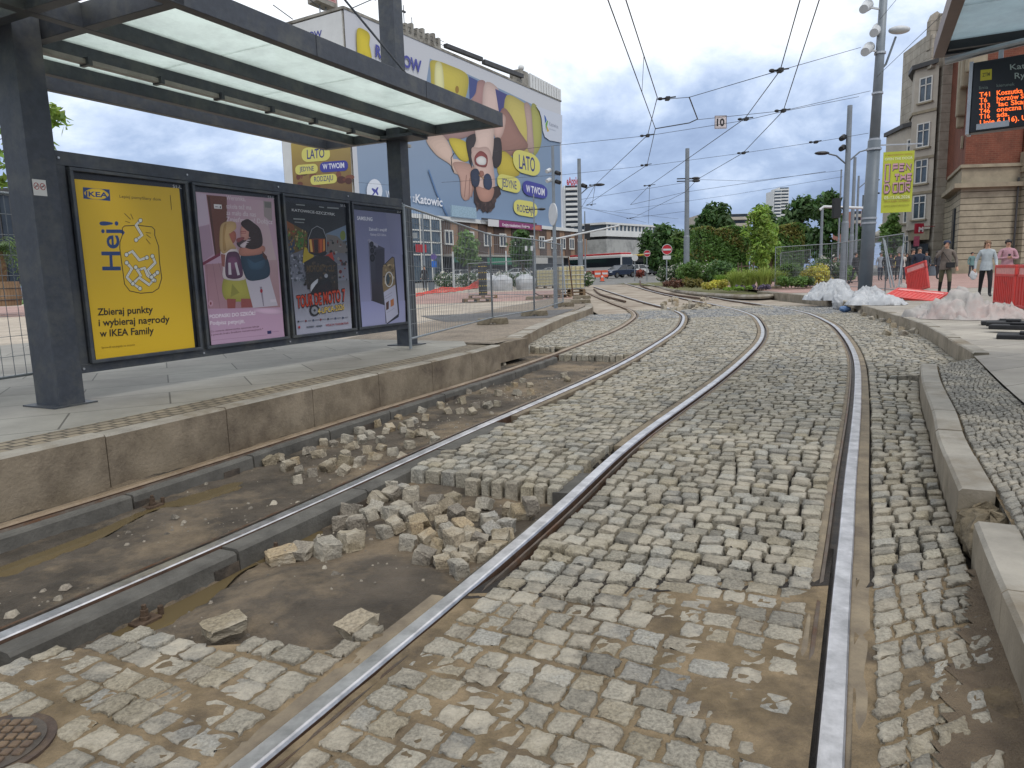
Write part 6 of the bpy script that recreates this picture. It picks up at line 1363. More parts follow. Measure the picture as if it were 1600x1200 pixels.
pole(1328, 438, 54, 246, .13, 'thin pole right of the one with a double lamp', ())
pole(1335, 436, 60, 275, .1, 'street lamp with flat head behind the thin pole', (('lamp', 285, 1),))
pole(1343, 436, 75, 305, .1, 'small distant street lamp left of the big grey pole', (('lamp', 305, 1),))
pole(1308, 436, 58, 265, .07, 'very thin post left of the pole with the double lamp', ())
pole(907.5, 440, 50, 248, .15, 'thick grey pole with traffic light rising behind the big water tank', (('cam', 291, 1), ('lamp', 293, 1), ('light3', 362, 1)))
pole(915, 436, 62, 330, .06, 'thin white post beside the thick grey pole with traffic light', ())
pole(837, 445, 55, 303, .06, 'thin pale lamp post in front of the shop row', (('bracket', 327, 1),))
pole(665, 448, 58, 330, .07, 'thin lamp post near the left end of the shop row', ())
pole(709.5, 447, 52, 393, .07, 'short white post by the rose hedge', (), mat=m_wht)
pole(792, 447, 55, 392, .06, 'short white post left of the round street tree', (), mat=m_wht)
pole(1281, 437, 48, 325, .1, 'pale mast arm lamp post in front of the dark trees', ())
P_('mast_arm', MB().tube([(0, 0, 0), (.25, 0, .2), (3.2, 0, .02)], .09, 8), m_wht, thing('traffic_gantry', 'horizontal arm of the pale post in front of the dark trees', 'gantry', tuple(at(1281, 328, 48))))
P_('mast_arm', MB().tube([(0, 0, 0), (5.2, -.5, .9)], .06, 8), m_wht, thing('traffic_gantry', 'long pale horizontal arm carrying a traffic light above the tank', 'gantry', tuple(at(846, 378, 49))))
sp = pole(868.5, 484, 22.6, 228, .055, 'slim post with four small cameras and an oval sign seen edge on', (('cam', 267, -1), ('cam', 271, 1), ('cam', 282, -1), ('cam', 285, 1)), zb=.21)
z_ = at(868, 335, 22.6).z - .21; b = MB(); b.tube([(0, -.03, 0), (0, .0, 0)], .34, 28); o = P_('round_sign', b, m_wht, sp, loc=(-.02, -.07, z_)); o.rotation_euler = (0, 0, R_(-72)); o.location = (-.02, -.07, z_)
# street-side lamp seen over the display panel
sl = thing('street_lamp', 'tiny distant double street lamp above the row of posters', 'street lamp', tuple(at(233, 262, 70))); P_('pole', MB().cyl((0, 0, -12), (0, 0, .3), .09, n=8).tube([(-.4, 0, .2), (0, 0, -.3)], .05, 6).tube([(.5, 0, -.1), (0, 0, -.3)], .05, 6), m_poled, sl); P_('lamp_head', MB().ball((-.55, 0, .3), (.35, .15, .1), 8, 6).ball((.75, 0, -.1), (.35, .15, .08), 8, 6), m_blk, sl)

def wire(pts, r, label, name='contact_wire', grp='overhead tram wires', sag=0):
    P = []
    for i in range(len(pts) - 1):
        a, b_ = Vector(pts[i]), Vector(pts[i + 1]); n = 7 if sag else 1
        for k in range(n): t = k / n; P.append(a.lerp(b_, t) - Vector((0, 0, sag * 4 * t * (1 - t))))
    P.append(Vector(pts[-1])); o = MB().tube(P, r, 5).build(name, m_cable); return tag(o, label, 'overhead wire', grp)
def W5(x, y, z=5.5): q = G(x, y, z); return (q[0], q[1], z)
ZW = 5.5
wire([W5(920, -75), W5(950, 0), W5(1024, 201), W5(1011, 258), W5(947, 300), W5(915, 322)], .011, 'left contact wire bending twice above the left track')
wire([W5(958, -75), W5(978, 0), W5(1027, 152), W5(1012, 211), W5(930, 289), W5(905, 330)], .011, 'second wire over the left track crossing the first')
wire([W5(1268, -75), W5(1250, 0), W5(1219, 110), W5(1164, 185), W5(1015, 290), W5(985, 320)], .011, 'contact wire over the right track, left of the pair')
wire([W5(1302, -75), W5(1280, 0), W5(1224, 173), W5(1161, 239), W5(1090, 280), W5(1071, 300), W5(988, 341)], .011, 'contact wire over the right track, right of the pair')
wire([W5(1006, 88), W5(1003, 145)], .006, 'short dropper between the two left wires', 'dropper')
pt = lambda x, y: tuple(at(x, y, 23.4))
wire([pt(1345, 74), W5(1219, 110, 5.56), W5(1077, 152, 5.56), W5(1026, 156, 5.56)], .008, 'span wire from the big pole to the left wires, topmost', 'span_wire'); wire([W5(1077, 152, 5.56), W5(1090, 186, 5.5), W5(1077, 192, 5.5), W5(1024, 201, 5.5)], .016, 'bent black steady arm above the left track', 'steady_arm')
wire([pt(1360, 142), W5(1224, 173, 5.58), W5(1090, 187, 5.56)], .007, 'span wire from the big pole across the right track', 'span_wire'); wire([pt(1342, 151), W5(1224, 174, 5.6), W5(1165, 188, 5.56), W5(1012, 212, 5.56), W5(880, 226, 5.56), W5(770, 238, 5.6)], .007, 'long cross span carrying the number plate', 'span_wire')
wire([pt(1357, 208), W5(1275, 222, 5.55), W5(1162, 239, 5.55), W5(1011, 259, 5.55), W5(880, 273, 5.55), W5(690, 285, 5.6)], .007, 'lower cross span from the big pole to the far left', 'span_wire')
wire([pt(1370, 120), tuple(at(1480, 15, 15))], .007, 'stay wire rising from the big pole to the right', 'span_wire'); wire([pt(1375, 30), tuple(at(1400, 0, 22))], .007, 'short stay wire at the top of the big pole', 'span_wire')
P37 = lambda x, y: tuple(at(x, y, 38))
wire([P37(1317, 266), W5(1175, 283, 5.7), W5(1073, 280, 5.7)], .008, 'far cross span from the pole with a double lamp', 'span_wire'); wire([P37(1317, 276), tuple(at(1140, 305, 44)), tuple(at(960, 330, 50))], .008, 'second far cross span from the pole with a double lamp', 'span_wire')
for x0, y0, x1, y1, D0, D1, lab in ((1015, 290, 1013, 350, 36, 60, 'far wire dropping towards the round trees'), (905, 322, 1010, 348, 40, 70, 'far wire slanting above the relief building'), (930, 289, 925, 322, 34, 45, 'far dropper beside the thick grey pole'), (985, 320, 1071, 300, 44, 48, 'far pull wire towards the slim tram pole'), (1072, 300, 1290, 268, 50, 38, 'far wire between slim pole and double lamp pole'), (905, 312, 1072, 285, 50, 50, 'far cross span between the two tram poles'), (905, 325, 1060, 342, 50, 70, 'lowest far cross wire above the traffic'), (1072, 330, 985, 341, 50, 55, 'far short wire left of the slim tram pole'), (560, 222, 640, 228, 70, 70, 'wire passing behind the far shelter post'), (560, 285, 640, 292, 70, 70, 'lower wire passing behind the far shelter post')):
    wire([tuple(at(x0, y0, D0)), tuple(at(x1, y1, D1))], .011, lab, 'span_wire')
def insul(x, y, z, label, L_=.35):
    q = W5(x, y, z); L_ *= .75; b = MB(); b.bar((q[0] - L_, q[1], q[2] - .01), (q[0] + L_, q[1] + .1, q[2] + .06), .03, .03); b.box((q[0], q[1], q[2]), (.1, .16, .08)); b.ball((q[0] - L_ * .8, q[1], q[2]), (.07, .05, .04), 8, 5); tag(b.build('wire_clamp', m_blk), label, 'wire clamp', 'black clamps on the overhead wires')
for x, y, lab in ((1219, 110, 'black clamp where the topmost span meets the right wire'), (1224, 173, 'black clamp on the right track wire near the pole'), (1166, 186, 'black clamp next to the number plate'), (1162, 239, 'black clamp on the lower span over the right track'), (1012, 212, 'black clamp on the number span over the left track'), (1010, 258, 'black clamp on the lower span over the left track'), (930, 289, 'black clamp on the far left wire'), (1015, 290, 'black clamp on the far middle wire'), (1043, 154, 'insulator at the left end of the topmost span'), (1275, 222, 'small clamp on the lower span near the big pole'), (985, 341, 'clamp low over the far tracks'), (924, 320, 'clamp beside the thick grey pole')): insul(x, y, 5.52, lab, .3 if y < 260 else .4)
q = W5(1126, 200, 5.56); sg = thing('number_plate_sign', 'small white square plate with number 10 hanging on the span wire', 'sign', (q[0], q[1], 5.56)); sc_ = q[1] / F_PX
P_('plate', MB().b2(-9 * sc_, 9 * sc_, 0, .02, -.02, 18 * sc_), M('plate_white', 'c6bcbc', .5), sg)
pr = Print(lambda x, y: (x * sc_, y * sc_), .001); pr.stroke([(-8.5, 0), (8.5, 0), (8.5, 17.4), (-8.5, 17.4)], .9, '55484a', True); pr.text('10', (-6, 3.2), (5.6, 3.2), (-6, 13.5), '1d1c1e', .03); pr.finish('lettering', m_poster, sg, loc=(0, -.005, 0))

# ================================================================== SIGNS
def disc_sign(x, y, ybase, D, r, label, red=True):
    v = at(x, y, D); t = thing('no_entry_sign' if red else 'round_sign', label, 'road sign', (v.x, D, Tp(D)))
    zc_ = v.z - Tp(D); P_('post', MB().cyl((0, 0.05, 0), (0, .05, zc_ + r), .04, n=8), m_galv, t); P_('disc', MB().tube([(0, -.03, zc_), (0, 0, zc_)], r, 28), M('sign_red_' + str(int(x)), 'a81f2b', .4, bump=0) if red else m_wht, t)
    if red: P_('bar', MB().b2(-r * .75, r * .75, -.05, -.03, zc_ - r * .17, zc_ + r * .17), m_wht, t); P_('rim', MB().tube([(r * .96 * math.cos(a), -.035, zc_ + r * .96 * math.sin(a)) for a in np.linspace(0, 6.283, 29)], r * .05, 4, caps=False), m_wht, t)
    return t
t = disc_sign(1042, 390, 440, 46, .33, 'no entry sign above a small white plate in front of the trees'); P_('plate', MB().b2(-.25, .25, -.02, 0, at(1042, 402, 46).z - Tp(46) - .13, at(1042, 402, 46).z - Tp(46) + .11), m_wht, t)
disc_sign(1011, 396, 436, 60, .28, 'smaller no entry sign on a white post near the waiting cars'); disc_sign(992, 403, 434, 62, .27, 'round sign seen from its grey back beside the waiting cars', False)
bs = thing('blue_sign', 'small blue and purple traffic sign by the glass entrance block', 'road sign', (*at(678, 412, 70)[:2], Tp(70))); P_('post', MB().cyl((0, 0, 0), (0, 0, 3), .04, n=8), m_galv, bs); P_('disc', MB().tube([(0, -.04, 2.75), (0, 0, 2.75)], .3, 20), M('sign_purple', '5a4a86', .4), bs); P_('plate', MB().b2(-.25, .25, -.04, -.01, 1.75, 2.35), M('sign_blue', '2a62b0', .4), bs)
for x, lab in ((822, 'white notice hanging on the mesh fence, left one'), (831, 'white notice hanging on the mesh fence, right one')):
    v = at(x, 388, 15.2); tag(MB().box(tuple(v), (.05, .02, .1)).build('notice', m_wht), lab, 'notice')
tag(MB().box(tuple(at(648, 368, 10.4)), (.07, .01, .08)).build('notice', m_wht), 'small white tag on the fence beside the far shelter post', 'notice')

# ================================================================== VEGETATION
def leaf_arrays(centers, radii, n, size, rg, flat=.35, tone=(.65, 1.25), hue=.12, squash=1.0):
    centers = np.array(centers, float); radii = np.array(radii, float); k = rg.integers(0, len(centers), n)
    d = rg.normal(size=(n, 3)); d /= np.linalg.norm(d, axis=1)[:, None]; rr = rg.random(n) ** .45
    P = centers[k] + d * (rr * radii[k])[:, None] * np.array([1, 1, squash])
    nrm = d * .7 + rg.normal(size=(n, 3)) * .6 + np.array([0, 0, .4]); nrm /= np.linalg.norm(nrm, axis=1)[:, None]
    a = np.cross(nrm, rg.normal(size=(n, 3))); a /= np.linalg.norm(a, axis=1)[:, None] + 1e-9; b = np.cross(nrm, a)
    s = size * rg.uniform(.6, 1.3, n)[:, None]
    V = np.stack([P - a * s, P + b * s * .45 + nrm * s * .1, P + a * s, P - b * s * .45 + nrm * s * .1], 1).reshape(-1, 3)
    Fq = np.arange(4 * n).reshape(n, 4); ct = rg.uniform(tone[0], tone[1], len(centers)); c = ct[k][:, None] * rg.uniform(.75, 1.25, (n, 1)) * np.ones((1, 3))
    c[:, 0] *= 1 + rg.uniform(-hue, hue * 1.5, n); return V, Fq, c
m_bark = M('bark', '54473a', .9, scale=5, var=.3, bump=.5, bscale=20)
LEAF = {k: Mleaf('leaf_' + k, c) for k, c in dict(dark='486834', mid='5f7f3c', light='7d9d42', fresh='7f9c40', olive='6f6a36', hedge='647a3a', grass='98a854', yellow='bab650', rose='4d683e', palm='5b7440', brown='6b4a38', lav='5d5468', white='c9c6bb', red='8a4a3c').items()}
def tree(label, x, ytop, ybase, D, wpx, leaf, n=2600, size=.22, trunk=.16, crown0=.3, grp=None, shape=None, zb=None, name='tree', ncl=30):
    rg = np.random.default_rng(int(x * 7 + D)); v = at(x, ytop, D); zb = Tp(D) if zb is None else zb; H_ = v.z - zb; w = wpx / F_PX * D
    t = thing(name, label, 'tree' if name.endswith('tree') else name, (v.x, D, zb), 0, grp); cs = []; rs = []
    for i in range(ncl):
        f = rg.random(); zz = H_ * (crown0 + (1 - crown0) * (.12 + .8 * f)); prof = math.sin(math.pi * min(1, .18 + f * .74)) if shape != 'cone' else 1.05 - f * .85
        a = rg.random() * 6.283; r = w / 2 * prof * rg.uniform(.25, .75); cs.append((r * math.cos(a), r * math.sin(a), zz)); rs.append(w * rg.uniform(.16, .27))
    V, Fq, c = leaf_arrays(cs, rs, n, size, rg); npmesh('crown', V, Fq, LEAF[leaf], c, t)
    b = MB(); b.tube([(0, 0, 0), (.05, .03, H_ * crown0), (0, 0, H_ * .8)], [trunk, trunk * .75, trunk * .2], 9)
    for c_ in cs[:7]: b.tube([(0, 0, H_ * crown0 * rg.uniform(.8, 1.3)), (c_[0] * .5, c_[1] * .5, c_[2] * .85), c_], [trunk * .4, trunk * .25, trunk * .08], 6)
    b.build('trunk', m_bark, t); return t
def mass(label, cat, name, x0, x1, ytop, ybase, D, leaf, n, size, depth=None, ncl=14, grp=None, flowers=None, zb=None, tone=(.6, 1.3)):
    rg = np.random.default_rng(int(x0 * 3 + D)); a, b_ = at(x0, ybase, D), at(x1, ybase, D); zb = (Tp(D) if zb is None else zb); top = at((x0 + x1) / 2, ytop, D).z - zb; w = b_.x - a.x; dp = depth or min(w, 1.6)
    t = thing(name, label, cat, (a.x + w / 2, D, zb), 0, grp); h = max(.2, top); r0 = min(h * .5, w * .35)
    cs = [(rg.uniform(-w / 2 + r0 * .7, w / 2 - r0 * .7), rg.uniform(-dp / 2, dp / 2), h * rg.uniform(.3, .72)) for _ in range(ncl)]
    V, Fq, c = leaf_arrays(cs, [r0 * rg.uniform(.6, 1.0) for _ in cs], n, size, rg, tone=tone); V[:, 2] = np.maximum(V[:, 2], .02); npmesh('foliage', V, Fq, LEAF[leaf], c, t)
    if flowers:
        V, Fq, c = leaf_arrays([(q[0], q[1] - .05, q[2] + .05) for q in cs], [r0 * .98 for q in cs], int(n * .12), size * 1.1, rg, tone=(.9, 1.05), hue=.02); npmesh('blossoms', V, Fq, LEAF[flowers], c, t)
    b = MB()
    for q in cs[:6]: b.tube([(q[0] * .7, q[1] * .7, 0), q], [.03, .01], 5)
    b.build('stem', m_bark, t); return t
tree('round green street tree standing before the shop row, left one', 730, 360, 440, 62, 44, 'mid', 2200, .2, crown0=.28); tree('darker round street tree before the shop row, right of the first', 815, 359, 440, 64, 42, 'dark', 2200, .2, crown0=.3)
tree('broad green tree right of the relief building', 1035, 355, 432, 95, 58, 'dark', 2400, .42, .25, .15); tree('green tree between relief building tree and the slim pole', 1062, 363, 432, 88, 44, 'mid', 1800, .4, .2, .15); tree('tall dark round tree behind the clipped hedge', 1117, 318, 432, 75, 66, 'dark', 3200, .36, .25, .12)
tree('dark tree behind the hedge gap with bushy crown', 1192, 322, 430, 85, 52, 'dark', 2200, .38, .25, .1); tree('dark wide tree behind the right hedge block', 1252, 308, 430, 80, 70, 'dark', 3200, .38, .25, .1); tree('tall dark tree with pointed top near the traffic light', 1296, 296, 430, 72, 56, 'dark', 2800, .34, .25, .1); tree('dark bushy tree behind the big grey pole', 1335, 355, 432, 70, 40, 'dark', 1600, .34, .2, .1); tree('green tree in front of the tenement side wing', 1396, 332, 425, 66, 34, 'mid', 1800, .28, .2, .12)
for k, (x, yt, D, lab) in enumerate(((1087, 352, 105, 'far green tree left of the hedge'), (1012, 360, 130, 'far tree by the relief building corner'), (1222, 338, 110, 'far tree between the hedge blocks'), (1350, 365, 95, 'far low tree by the footbridge'))): tree(lab, x, yt, 430, D, 38, 'dark', 1200, .45, .2, .1)
yt_ = tree('slender young tree with bright fresh leaves on a stake frame', 1188, 322, 448, 38, 52, 'fresh', 2300, .12, .06, .2, ncl=40); tree('second young tree with bright leaves behind the staked one', 1206, 340, 446, 41, 30, 'light', 1300, .13, .05, .25)
def stakes(x, D, yt, yb, label):
    t = thing('tree_stakes', label, 'tree stakes', (*at(x, yb, D)[:2], Tp(D))); h = at(x, yt, D).z - Tp(D); b = MB()
    for dx_, dy_ in ((-.4, 0), (.4, 0), (-.1, .4)): P_('stake', MB().cyl((dx_, dy_, 0), (dx_, dy_, h), .035, n=7), m_bark, t)
    P_('crossbar', MB().bar((-.42, 0, h * .85), (.42, 0, h * .85), .04, .06).bar((-.42, 0, h * .85), (-.1, .4, h * .85), .04, .06), m_bark, t)
stakes(1165, 37, 410, 444, 'wooden stake frame around the young tree, left of the grasses'); stakes(1195, 42, 408, 440, 'wooden stake frame behind the first, near the fence')
def hedge(label, x0, x1, ytop, D, dep, n, leaf='hedge'):
    rg = np.random.default_rng(int(x0)); a, b_ = at(x0, ytop, D), at(x1, ytop, D); zb = Tp(D); H_ = a.z - zb; w = b_.x - a.x; t = thing('clipped_hedge', label, 'hedge', ((a.x + b_.x) / 2, D, zb))
    f = rg.choice(4, n, p=[.55, .2, .12, .13]); u = rg.uniform(-.5, .5, n); v_ = rg.random(n) ** .9; P = np.zeros((n, 3)); d_ = rg.exponential(.12, n)
    P[:, 0] = np.where(f == 2, -w / 2 + d_, np.where(f == 3, w / 2 - d_, u * w)); P[:, 1] = np.where(f == 0, d_, (u if True else u) * 0 + rg.random(n) * dep); P[:, 1] = np.where(f == 0, d_, P[:, 1]); P[:, 2] = np.where(f == 1, H_ - d_, v_ * H_)
    P[:, 2] += .12 * np.sin(P[:, 0] * 3.1) * (P[:, 2] > H_ * .8); sz = .11; nrm = rg.normal(size=(n, 3)) + np.array([0, -.6, .3]); nrm /= np.linalg.norm(nrm, axis=1)[:, None]; aa = np.cross(nrm, rg.normal(size=(n, 3))); aa /= np.linalg.norm(aa, axis=1)[:, None]; bb_ = np.cross(nrm, aa); s = sz * rg.uniform(.6, 1.4, n)[:, None]
    V = np.stack([P - aa * s, P + bb_ * s * .6, P + aa * s, P - bb_ * s * .6], 1).reshape(-1, 3); c = rg.uniform(.6, 1.3, (n, 1)) * np.ones((1, 3)); patch = np.sin(P[:, 0] * 1.7 + P[:, 2] * 2.3) + rg.normal(0, .6, n) + (P[:, 2] / H_ - .6) * 2
    c[:, 0] *= np.where(patch > .9, 1.5, .85); c[:, 1] *= np.where(patch > .9, .95, 1.1); npmesh('foliage', V, np.arange(4 * n).reshape(n, 4), LEAF[leaf], c, t)
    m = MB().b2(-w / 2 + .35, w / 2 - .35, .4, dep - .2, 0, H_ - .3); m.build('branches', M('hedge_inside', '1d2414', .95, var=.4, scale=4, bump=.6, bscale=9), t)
hedge('tall clipped hedge block with russet tinge, left of the young tree', 1098, 1172, 356, 54, 3.5, 9000); hedge('tall clipped hedge block right of the young tree', 1206, 1258, 352, 50, 3.5, 7000)
mass('white flowering rose bush beside the far tracks', 'bush', 'rose_bush', 1024, 1080, 415, 443, 50, 'rose', 2200, .11, flowers='white'); mass('green rose bush right of the white flowering one', 'bush', 'rose_bush', 1082, 1128, 412, 444, 48, 'mid', 1500, .11, flowers='white'); mass('low brownish perennials at the near end of the flower bed', 'plant', 'perennial', 1036, 1080, 436, 453, 40, 'brown', 900, .09); mass('olive shrub next to the brown perennials', 'bush', 'shrub', 1068, 1100, 434, 452, 39, 'olive', 900, .09)
mass('yellow green low shrub in the flower bed, left end', 'bush', 'shrub', 1098, 1136, 438, 456, 35, 'yellow', 1500, .07); mass('yellow green shrub behind the right mesh fence', 'bush', 'shrub', 1240, 1300, 416, 449, 36, 'yellow', 2400, .08); mass('darker green low shrub at the foot of the yellow one', 'bush', 'shrub', 1212, 1272, 430, 452, 34.8, 'mid', 2000, .08); mass('rose bush with pale flowers behind the yellow shrubs', 'bush', 'rose_bush', 1255, 1312, 402, 440, 45, 'rose', 1800, .1, flowers='white')
mass('purple lavender clump in front of the grasses, right one', 'plant', 'lavender', 1176, 1206, 445, 458, 33, 'lav', 700, .06); mass('purple lavender clump in front of the grasses, left one', 'plant', 'lavender', 1145, 1164, 446, 457, 33.5, 'lav', 500, .06); mass('red leaved bush between the parked cars', 'bush', 'shrub', 993, 1008, 420, 433, 78, 'red', 500, .14); mass('low green ground plants beside the yellow shrub in the bed', 'plant', 'ground_plant', 1130, 1180, 450, 460, 33, 'light', 1200, .07)
def grass(label, x, yt, yb, D, wpx, n=420, leaf='grass'):
    rg = np.random.default_rng(int(x)); v = at(x, yt, D); zb = Tp(D) if D > 34 else .2; h = v.z - zb; w = wpx / F_PX * D; t = thing('ornamental_grass', label, 'grass clump', (v.x, D, zb)); V = []; Fq = []; c = []
    for i in range(n):
        a = rg.random() * 6.283; r0 = rg.random() * w * .22; r1 = r0 + w * .5 * rg.random(); hh = h * rg.uniform(.6, 1.08); x0, y0 = r0 * math.cos(a), r0 * math.sin(a); x1, y1 = r1 * math.cos(a), r1 * math.sin(a); k = len(V); ww = .016; px_, py_ = -math.sin(a) * ww, math.cos(a) * ww
        xm, ym = x0 + (x1 - x0) * .3, y0 + (y1 - y0) * .3
        V += [(x0 - px_, y0 - py_, 0), (x0 + px_, y0 + py_, 0), (xm + px_, ym + py_, hh * .65), (xm - px_, ym - py_, hh * .65), (x1 + px_ * .3, y1, hh), (x1 - px_ * .3, y1, hh * .99)]; Fq += [(k, k + 1, k + 2, k + 3), (k + 3, k + 2, k + 4, k + 5)]; c += [[rg.uniform(.6, 1.3)] * 3] * 2
    npmesh('blades', V, Fq, LEAF[leaf], np.array(c), t); return t
grass('tall fountain grass clump in the flower bed, right of the stakes', 1195, 418, 453, 35, 44); grass('fountain grass clump left of the stake frame', 1150, 424, 453, 35.5, 34); grass('fountain grass clump between stakes and yellow shrub', 1172, 422, 453, 36.5, 34); grass('small grass clump behind the yellow shrub in the bed', 1128, 430, 452, 37, 24, leaf='light'); grass('grass clump by the fence post beside the bed', 1218, 424, 452, 36.5, 26)
BED = [G(x, y, .12) for x, y in ((1028, 450), (1060, 456), (1120, 461), (1180, 463), (1215, 461), (1262, 455), (1300, 452))]
for i, (x0, x1, yt_, yb_, D, lf, sz, nm) in enumerate(((1060, 1100, 405, 436, 47, 'mid', .12, 'leafy shrub before the left end of the clipped hedge'), (1100, 1150, 408, 440, 46, 'dark', .12, 'dark shrub at the foot of the clipped hedge'), (1140, 1178, 420, 446, 40, 'light', .1, 'fresh green shrub behind the fountain grasses'), (1216, 1250, 410, 440, 42, 'mid', .11, 'shrub behind the right mesh fence beside the grasses'), (1300, 1335, 412, 440, 44, 'mid', .12, 'low shrub at the foot of the pole with a double lamp'))): mass(nm, 'bush', 'shrub', x0, x1, yt_, yb_, D, lf, 1500, sz)
bk = smooth_line(BED, .5); b = MB(); b.tube([(p_[0], p_[1], .1 + .004 * (p_[1] - 30)) for p_ in bk], .1, 6); struct(b.build('kerb', m_conc), 'grey kerb edging the flower bed')
far = [(18, 62), (24, 62), (26, 40)]
poly_sheet('flower_bed', [tuple(p_) for p_ in bk] + [(22, 62), (9.3, 62)], lambda y: .08 + .0085 * max(0, y - 30), M('bed_earth', '4d4a2e', .95, scale=2, col2='6a6a3c', bump=.8, bscale=10), 'planted earth of the flower bed', 3)
for i, (x0, x1) in enumerate(((676, 718), (716, 760), (766, 806), (800, 846), (906, 932))): mass('white rose hedge section before the parked cars, ' + ('at its left end', 'left of the black drum', 'between black drum and white bags', 'behind the right white bag', 'right of the big water tank')[i], 'bush', 'rose_bush', x0, x1, 427, 450, 53 - i, 'rose', 1700, .11, flowers='white', grp='white rose bushes before the parked cars')
# left edge: overhanging maple and palm
def near_leaves():
    rg = np.random.default_rng(5); t = thing('maple_tree', 'bright green maple branches hanging in behind the near shelter post', 'tree', (*G(-170, 560, .28), .28)); v0 = t.location; cs = []; rs = []; b = MB()
    D0 = v0.y + .6; tp_ = at(-120, 60, D0); b.tube([(0, 0, 0), (tp_.x - v0.x, .5, tp_.z - .28)], [.16, .08], 8)
    for x, y in ((10, 175), (30, 185), (75, 170), (92, 190), (62, 210), (85, 178), (12, 215), (5, 245), (15, 262), (70, 232), (40, 195), (25, 160), (8, 285), (-20, 200), (-30, 260)):
        q = at(x, y, D0 + rg.uniform(-.4, .4)); q = (q.x - v0.x, q.y - v0.y, q.z - .28); cs.append(q); rs.append(.13 + .07 * rg.random()); s0 = at(-90, 230 + rg.uniform(-60, 60), D0); b.tube([(s0.x - v0.x, s0.y - v0.y, s0.z - .28), q], [.02, .006], 5)
    V, Fq, c = leaf_arrays(cs, rs, 420, .085, rg, tone=(.75, 1.25)); V2 = V.reshape(-1, 4, 3); mid = V2.mean(1, keepdims=True); npmesh('crown', (mid + (V2 - mid) * np.array([1, 1, 1])).reshape(-1, 3), Fq, LEAF['fresh'], c, t); b.build('trunk', m_bark, t)
near_leaves()
v = at(6, 478, 30); pl = thing('palm_tree', 'palm with shaggy trunk in a round wooden planter at the left edge', 'palm', (v.x, 30, v.z)); 
b = MB(); b.tube([(0, 0, .8), (.05, 0, 1.6), (0, 0, 2.4)], [.2, .24, .17], 12); b.build('trunk', M('palm_trunk', '6b543c', .95, scale=6, var=.35, bump=1, bscale=14), pl)
V = []; Fq = []; c = []; rg = np.random.default_rng(3)
for i in range(46):
    a = rg.random() * 6.283; up = rg.uniform(-.4, 1.2); L_ = rg.uniform(.9, 1.5); d_ = np.array([math.cos(a), math.sin(a)])
    for k in range(9):
        f = (k + 1) / 9; ctr = np.array([*(d_ * L_ * f * .8), 2.4 + up * f * L_ - 1.0 * f * f * L_ * .7])
        for sgn in (-1, 1):
            n_ = np.array([-d_[1], d_[0], 0]) * sgn; e_ = ctr + n_ * .28 * (1.1 - f * .6) + np.array([*(d_ * .18), -.12]); o = len(V); V += [ctr, ctr + np.array([*(d_ * .05), 0]), e_, e_ - np.array([*(d_ * .03), 0])]; Fq.append((o, o + 1, o + 2, o + 3)); c.append([rg.uniform(.6, 1.3)] * 3)
npmesh('crown', V, Fq, LEAF['palm'], np.array(c), pl)
b = MB(); b.tube([(0, 0, 0), (0, 0, .35), (0, 0, .7), (0, 0, 1.0), (0, 0, .98), (0, 0, .85)], [.62, .68, .68, .64, .56, .56], 24); o = b.build('planter', Mbrick('barrel_staves', '7d654c', '8d7458', '4c3c2c', .16, 3, .008, vertical=True, bump=.3), pl)
for z_ in (.25, .72): MB().tube([(.685 * math.cos(a), .685 * math.sin(a), z_) for a in np.linspace(0, 6.283, 33)], .018, 5, caps=False).build('hoop', m_dark, pl)
lw = thing('lawn_patch', 'small strip of green lawn behind the left planter', 'lawn', (0, 0, 0)); lw['kind'] = 'structure'
q = [at(-40, 452, 46), at(75, 450, 46), at(75, 443, 60), at(-60, 445, 60)]; struct(MB().prism([(a.x, a.y) for a in q], Tp(46) - .1, Tp(46) + .12).build('lawn', M('lawn_green', '4f6a30', .9, scale=3, var=.3, bump=.6, bscale=20)), 'strip of green lawn at the left'); bpy.data.objects.remove(lw)
